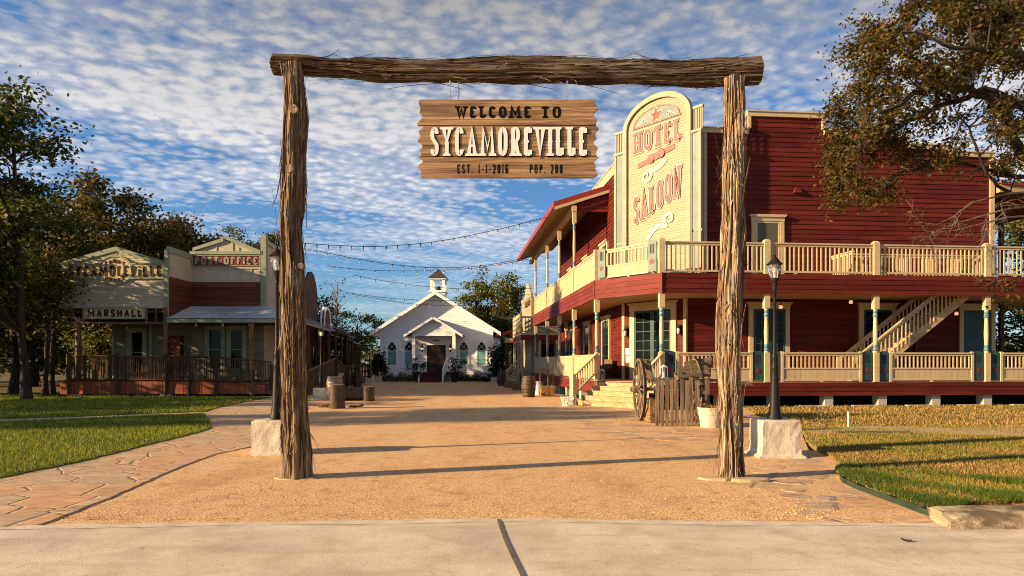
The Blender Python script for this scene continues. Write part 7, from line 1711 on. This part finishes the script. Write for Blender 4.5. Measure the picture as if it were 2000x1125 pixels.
# right side: woodland past the porch and the overhanging tree in front
rt = make_tree('woodland_tree', 'dense tree filling the gap at the far right of the saloon', 'tree', (27, 35, 0), ell((0, 0, 5.5, 3, 2.6, 3.4), (.5, 0, 9, 2.8, 2.4, 2.2), (-1.2, 0, 2.6, 2.2, 2, 1.8)), 9, .25, 60, 110, .85, .24, L_dark, 151, 'trees beyond the saloon', nbr=30)
dup(rt, (31, 38, 0), 2.0, 'tree beside the dense one at the far right, half out of view', 1.1)
def near_tree():
    Y = 13.0; rng = np.random.default_rng(77); rd = random.Random(77); base = Vector((14.2, 13.4, 0))
    root = thing('overhanging_tree', 'big autumn tree overhanging from the right edge in front of the saloon', 'tree', base)
    def L3(px, py, dy=0.0): return W(px, py, Y + dy) - base
    tb = MB(); tp = [Vector((0, 0, -.05)), Vector((.1, 0, 1.5)), Vector((.0, .1, 3.2)), Vector((-.3, 0, 5.0)), Vector((-.8, 0, 7.2)), Vector((-1.6, .1, 9.2)), Vector((-2.2, 0, 11.0))]
    tb.tube(tp, [.42, .33, .29, .25, .2, .14, .06], 14)
    limbs = [
        (3.6, [(2080, 330, 0), (2000, 305, 0), (1955, 205, -.2), (1900, 180, -.4), (1830, 168, -.8), (1760, 200, -1.0), (1690, 235, -1.2)], .13),
        (3.2, [(2100, 300, .3), (2010, 215, .3), (1940, 195, .4), (1880, 165, .5), (1800, 120, .4), (1720, 90, .3)], .13),
        (2.8, [(2090, 420, 0), (1990, 385, -.2), (1930, 340, -.5), (1890, 250, -.9), (1860, 210, -1.2)], .055),
        (4.6, [(2060, 160, .6), (1985, 100, .6), (1930, 60, .6), (1860, 30, .6), (1790, 10, .5)], .12),
        (2.9, [(2060, 370, .2), (1960, 340, .2), (1870, 318, 0), (1790, 330, -.2), (1720, 370, -.4)], .06),
        (3.6, [(1990, 205, 0), (1870, 195, -.2), (1790, 230, -.4), (1730, 265, -.6), (1660, 300, -.8)], .08),
        (6, [(2060, 60, -.6), (1960, 20, -.8), (1880, -40, -.8), (1800, -60, -.8)], .12),
        (5, [(2010, 120, -1.2), (1940, 100, -1.6), (1860, 90, -1.9), (1780, 60, -2.0)], .08)]
    paths = []
    for zb_, pts, r in limbs:
        P_ = [Vector((0, 0, zb_))] + [L3(*p) for p in pts]
        S = []
        for i in range(len(P_) - 1):
            p0, p1, p2, p3 = P_[max(i - 1, 0)], P_[i], P_[i + 1], P_[min(i + 2, len(P_) - 1)]
            for k in range(5):
                t = k / 5; S.append(.5 * ((2 * p1) + (-p0 + p2) * t + (2 * p0 - 5 * p1 + 4 * p2 - p3) * t * t + (-p0 + 3 * p1 - 3 * p2 + p3) * t ** 3))
        S.append(P_[-1]); S = [s + Vector((rd.uniform(-1, 1), rd.uniform(-1, 1), rd.uniform(-1, 1))) * .03 for s in S]
        tb.tube(S, [r * (1 - .85 * i / (len(S) - 1)) for i in range(len(S))], 7, False); paths.append(S)
    pool = [p for S in paths for p in S[len(S) // 4:]]
    regs = [(1850, 40, 150, 62, 26), (1740, 60, 62, 55, 13), (1690, 130, 55, 50, 11), (1670, 215, 52, 58, 12), (1760, 150, 85, 52, 16), (1655, 300, 48, 48, 9), (1690, 260, 70, 30, 8), (1760, 225, 70, 28, 6), (1850, 120, 90, 45, 14), (1945, 80, 70, 90, 30), (1970, 200, 40, 75, 13), (1960, 20, 60, 60, 14), (1980, 320, 30, 60, 5), (1830, 210, 60, 30, 4), (1720, 285, 60, 26, 5), (1790, 300, 75, 22, 5), (1855, 290, 45, 22, 3), (1660, 370, 30, 30, 4), (1715, 360, 38, 38, 5), (1640, 335, 30, 20, 2), (1920, -10, 110, 50, 14), (1800, -20, 70, 40, 8)]
    cl = []
    for cx_, cy_, rx_, ry_, n in regs:
        for _ in range(n):
            a = rng.uniform(0, 6.283); r = math.sqrt(rng.random()); cl.append(L3(cx_ + rx_ * r * math.cos(a), cy_ + ry_ * r * math.sin(a), rng.normal(0, .75)))
    pts = []
    for c in cl:
        p = min(pool, key=lambda q: (q - c).length + rd.random() * .4); d = c - p
        mid = p + d * .5 + Vector((0, 0, .12 * d.length)); tb.tube([p, mid, c], [.02, .012, .005], 4, False)
        tips = [c]
        for k in range(5):
            e = c + Vector((rd.gauss(0, 1), rd.gauss(0, 1), rd.gauss(-.25, .7))) * .24; tb.tube([mid if k < 2 else c, (c + e) / 2 + Vector((0, 0, .03)), e], [.007, .005, .002], 3, False); tips.append(e)
        for e in tips:
            m = rd.randint(20, 34)
            for _ in range(m): f = rd.random(); b = c.lerp(e, f); pts.append((b.x + rd.gauss(0, .085), b.y + rd.gauss(0, .085), b.z + rd.gauss(-.03, .075)))
    # bare pale twigs low down
    tw = None
    def grow(p, d, L, r, lv):
        nonlocal tw
        q = [p]; dd = d.copy()
        for k in range(4): dd = (dd + Vector((rd.gauss(0, .16), rd.gauss(0, .16), rd.gauss(-.02, .16)))).normalized(); q.append(q[-1] + dd * L / 4)
        tw.tube(q, [r * (1 - .17 * k) for k in range(5)], 4, False)
        if lv:
            for k in range(rd.randint(3, 5)): s = rd.choice(q[1:]); nd = (dd + Vector((rd.gauss(0, .55), rd.gauss(0, .4), rd.gauss(.0, .55)))).normalized(); grow(s, nd, L * rd.uniform(.45, .72), r * .55, lv - 1)
    for (a, b) in (((2040, 372), (1900, 395)), ((2040, 398), (1890, 430)), ((2030, 420), (1905, 440))):
        A, B = L3(*a, -.6), L3(*b, -.9); tw = MB(); tw.tube([A, (A + B) / 2 + Vector((0, 0, .05)), B], [.022, .018, .012], 5, False); grow(B, (B - A).normalized(), .85, .010, 3); grow((A + B) / 2, (B - A).normalized() + Vector((0, 0, -.25)), .75, .008, 3); tw.build('bare_branch', M_palebark, root, True)
    for (a, b) in (((2060, 590), (1960, 560)), ((2060, 640), (1975, 600))):
        A, B = L3(*a, -.6), L3(*b, -.9); tw = MB(); tw.tube([A, B], [.015, .01], 5, False); grow(B, (B - A).normalized(), .4, .007, 2); tw.build('bare_branch', M_palebark, root, True)
        for _ in range(90): pts.append(tuple(B + Vector((rd.gauss(0, .2), rd.gauss(0, .2), rd.gauss(0, .12)))))
    for _ in range(120): p = L3(1800 + rd.gauss(0, 40), 445 + rd.gauss(0, 12), -1); pts.append(tuple(p)) if rd.random() < .35 else None
    tb.build('trunk', M_bark, root, True)
    leaf_mesh('crown', pts, .084, L_gold, rng, root, .5, .45)
near_tree()
# trees out of view on the left: they throw the bands of shade across lawn and street
oa = make_tree('tree', 'low tree outside the left edge shading the lawn', 'tree', (-27, 14.5, 0), ell((0, 0, 2.6, 1.5, 1.5, 1.1), (.4, 0, 3.8, 1.0, 1.0, .7)), 3.6, .16, 26, 70, .5, .18, L_dark, 161, 'trees outside the picture on the left', nbr=16)
ob = make_tree('tree', 'tall tree outside the left edge shading the court house', 'tree', (-31.5, 28.3, 0), ell((0, 0, 6.0, 3, 2.4, 3.0), (.4, 0, 8.4, 2.2, 2.0, 1.5), (0, 0, 3.0, 2.4, 2.2, 1.6)), 8.5, .24, 40, 60, .65, .26, L_dark, 171, 'trees outside the picture on the left', nbr=24)
od = make_tree('tree', 'dense low tree outside the left edge shading the left porches', 'tree', (-30.3, 31.7, 0), ell((0, 0, 4.2, 1.6, 1.0, 2.4), (0, .3, 2.2, 1.6, 1.0, 1.4)), 5, .2, 50, 190, .5, .26, L_dark, 173, 'trees outside the picture on the left', nbr=16)
dup(od, (-31.5, 33.4, 0), 2.0, None, 1.0)
oc = make_tree('tree', 'tall narrow tree outside the left edge shading the gravel', 'tree', (-29.5, 10.7, 0), ell((0, 0, 8.2, 1.7, 1.25, 2.0), (0, 0, 5.0, 1.5, 1.2, 1.8)), 9.2, .2, 50, 130, .55, .24, L_dark, 172, 'trees outside the picture on the left', nbr=22)
dup(oc, (-29.8, 13.0, 0), 2.0, None, .97)
for i, (x, y, s) in enumerate(((-29.5, 15.6, 1.25), (-28.5, 18.6, 1.6), (-30, 21.0, 1.75), (-26, 12.9, .4), (-31, 24.2, 1.7))): dup(oa, (x, y, 0), i * 1.1, None, s)
# far wood closing the horizon
rng = np.random.default_rng(9); n = 26000; x = rng.uniform(-150, 170, n); z = np.abs(rng.normal(0, 1, n)); ht = 5.5 + 1.6 * np.sin(x * .13) + 1.2 * np.sin(x * .37 + 1) + .8 * np.sin(x * .9)
c = np.stack([x, 125 + rng.normal(0, 5, n), np.clip(rng.random(n), 0, 1) ** .8 * ht], 1)
tag(leaf_mesh('far_wood', c, 1.0, L_dark, rng, None, .1), 'distant line of woods closing the horizon', 'woods', kind='stuff')
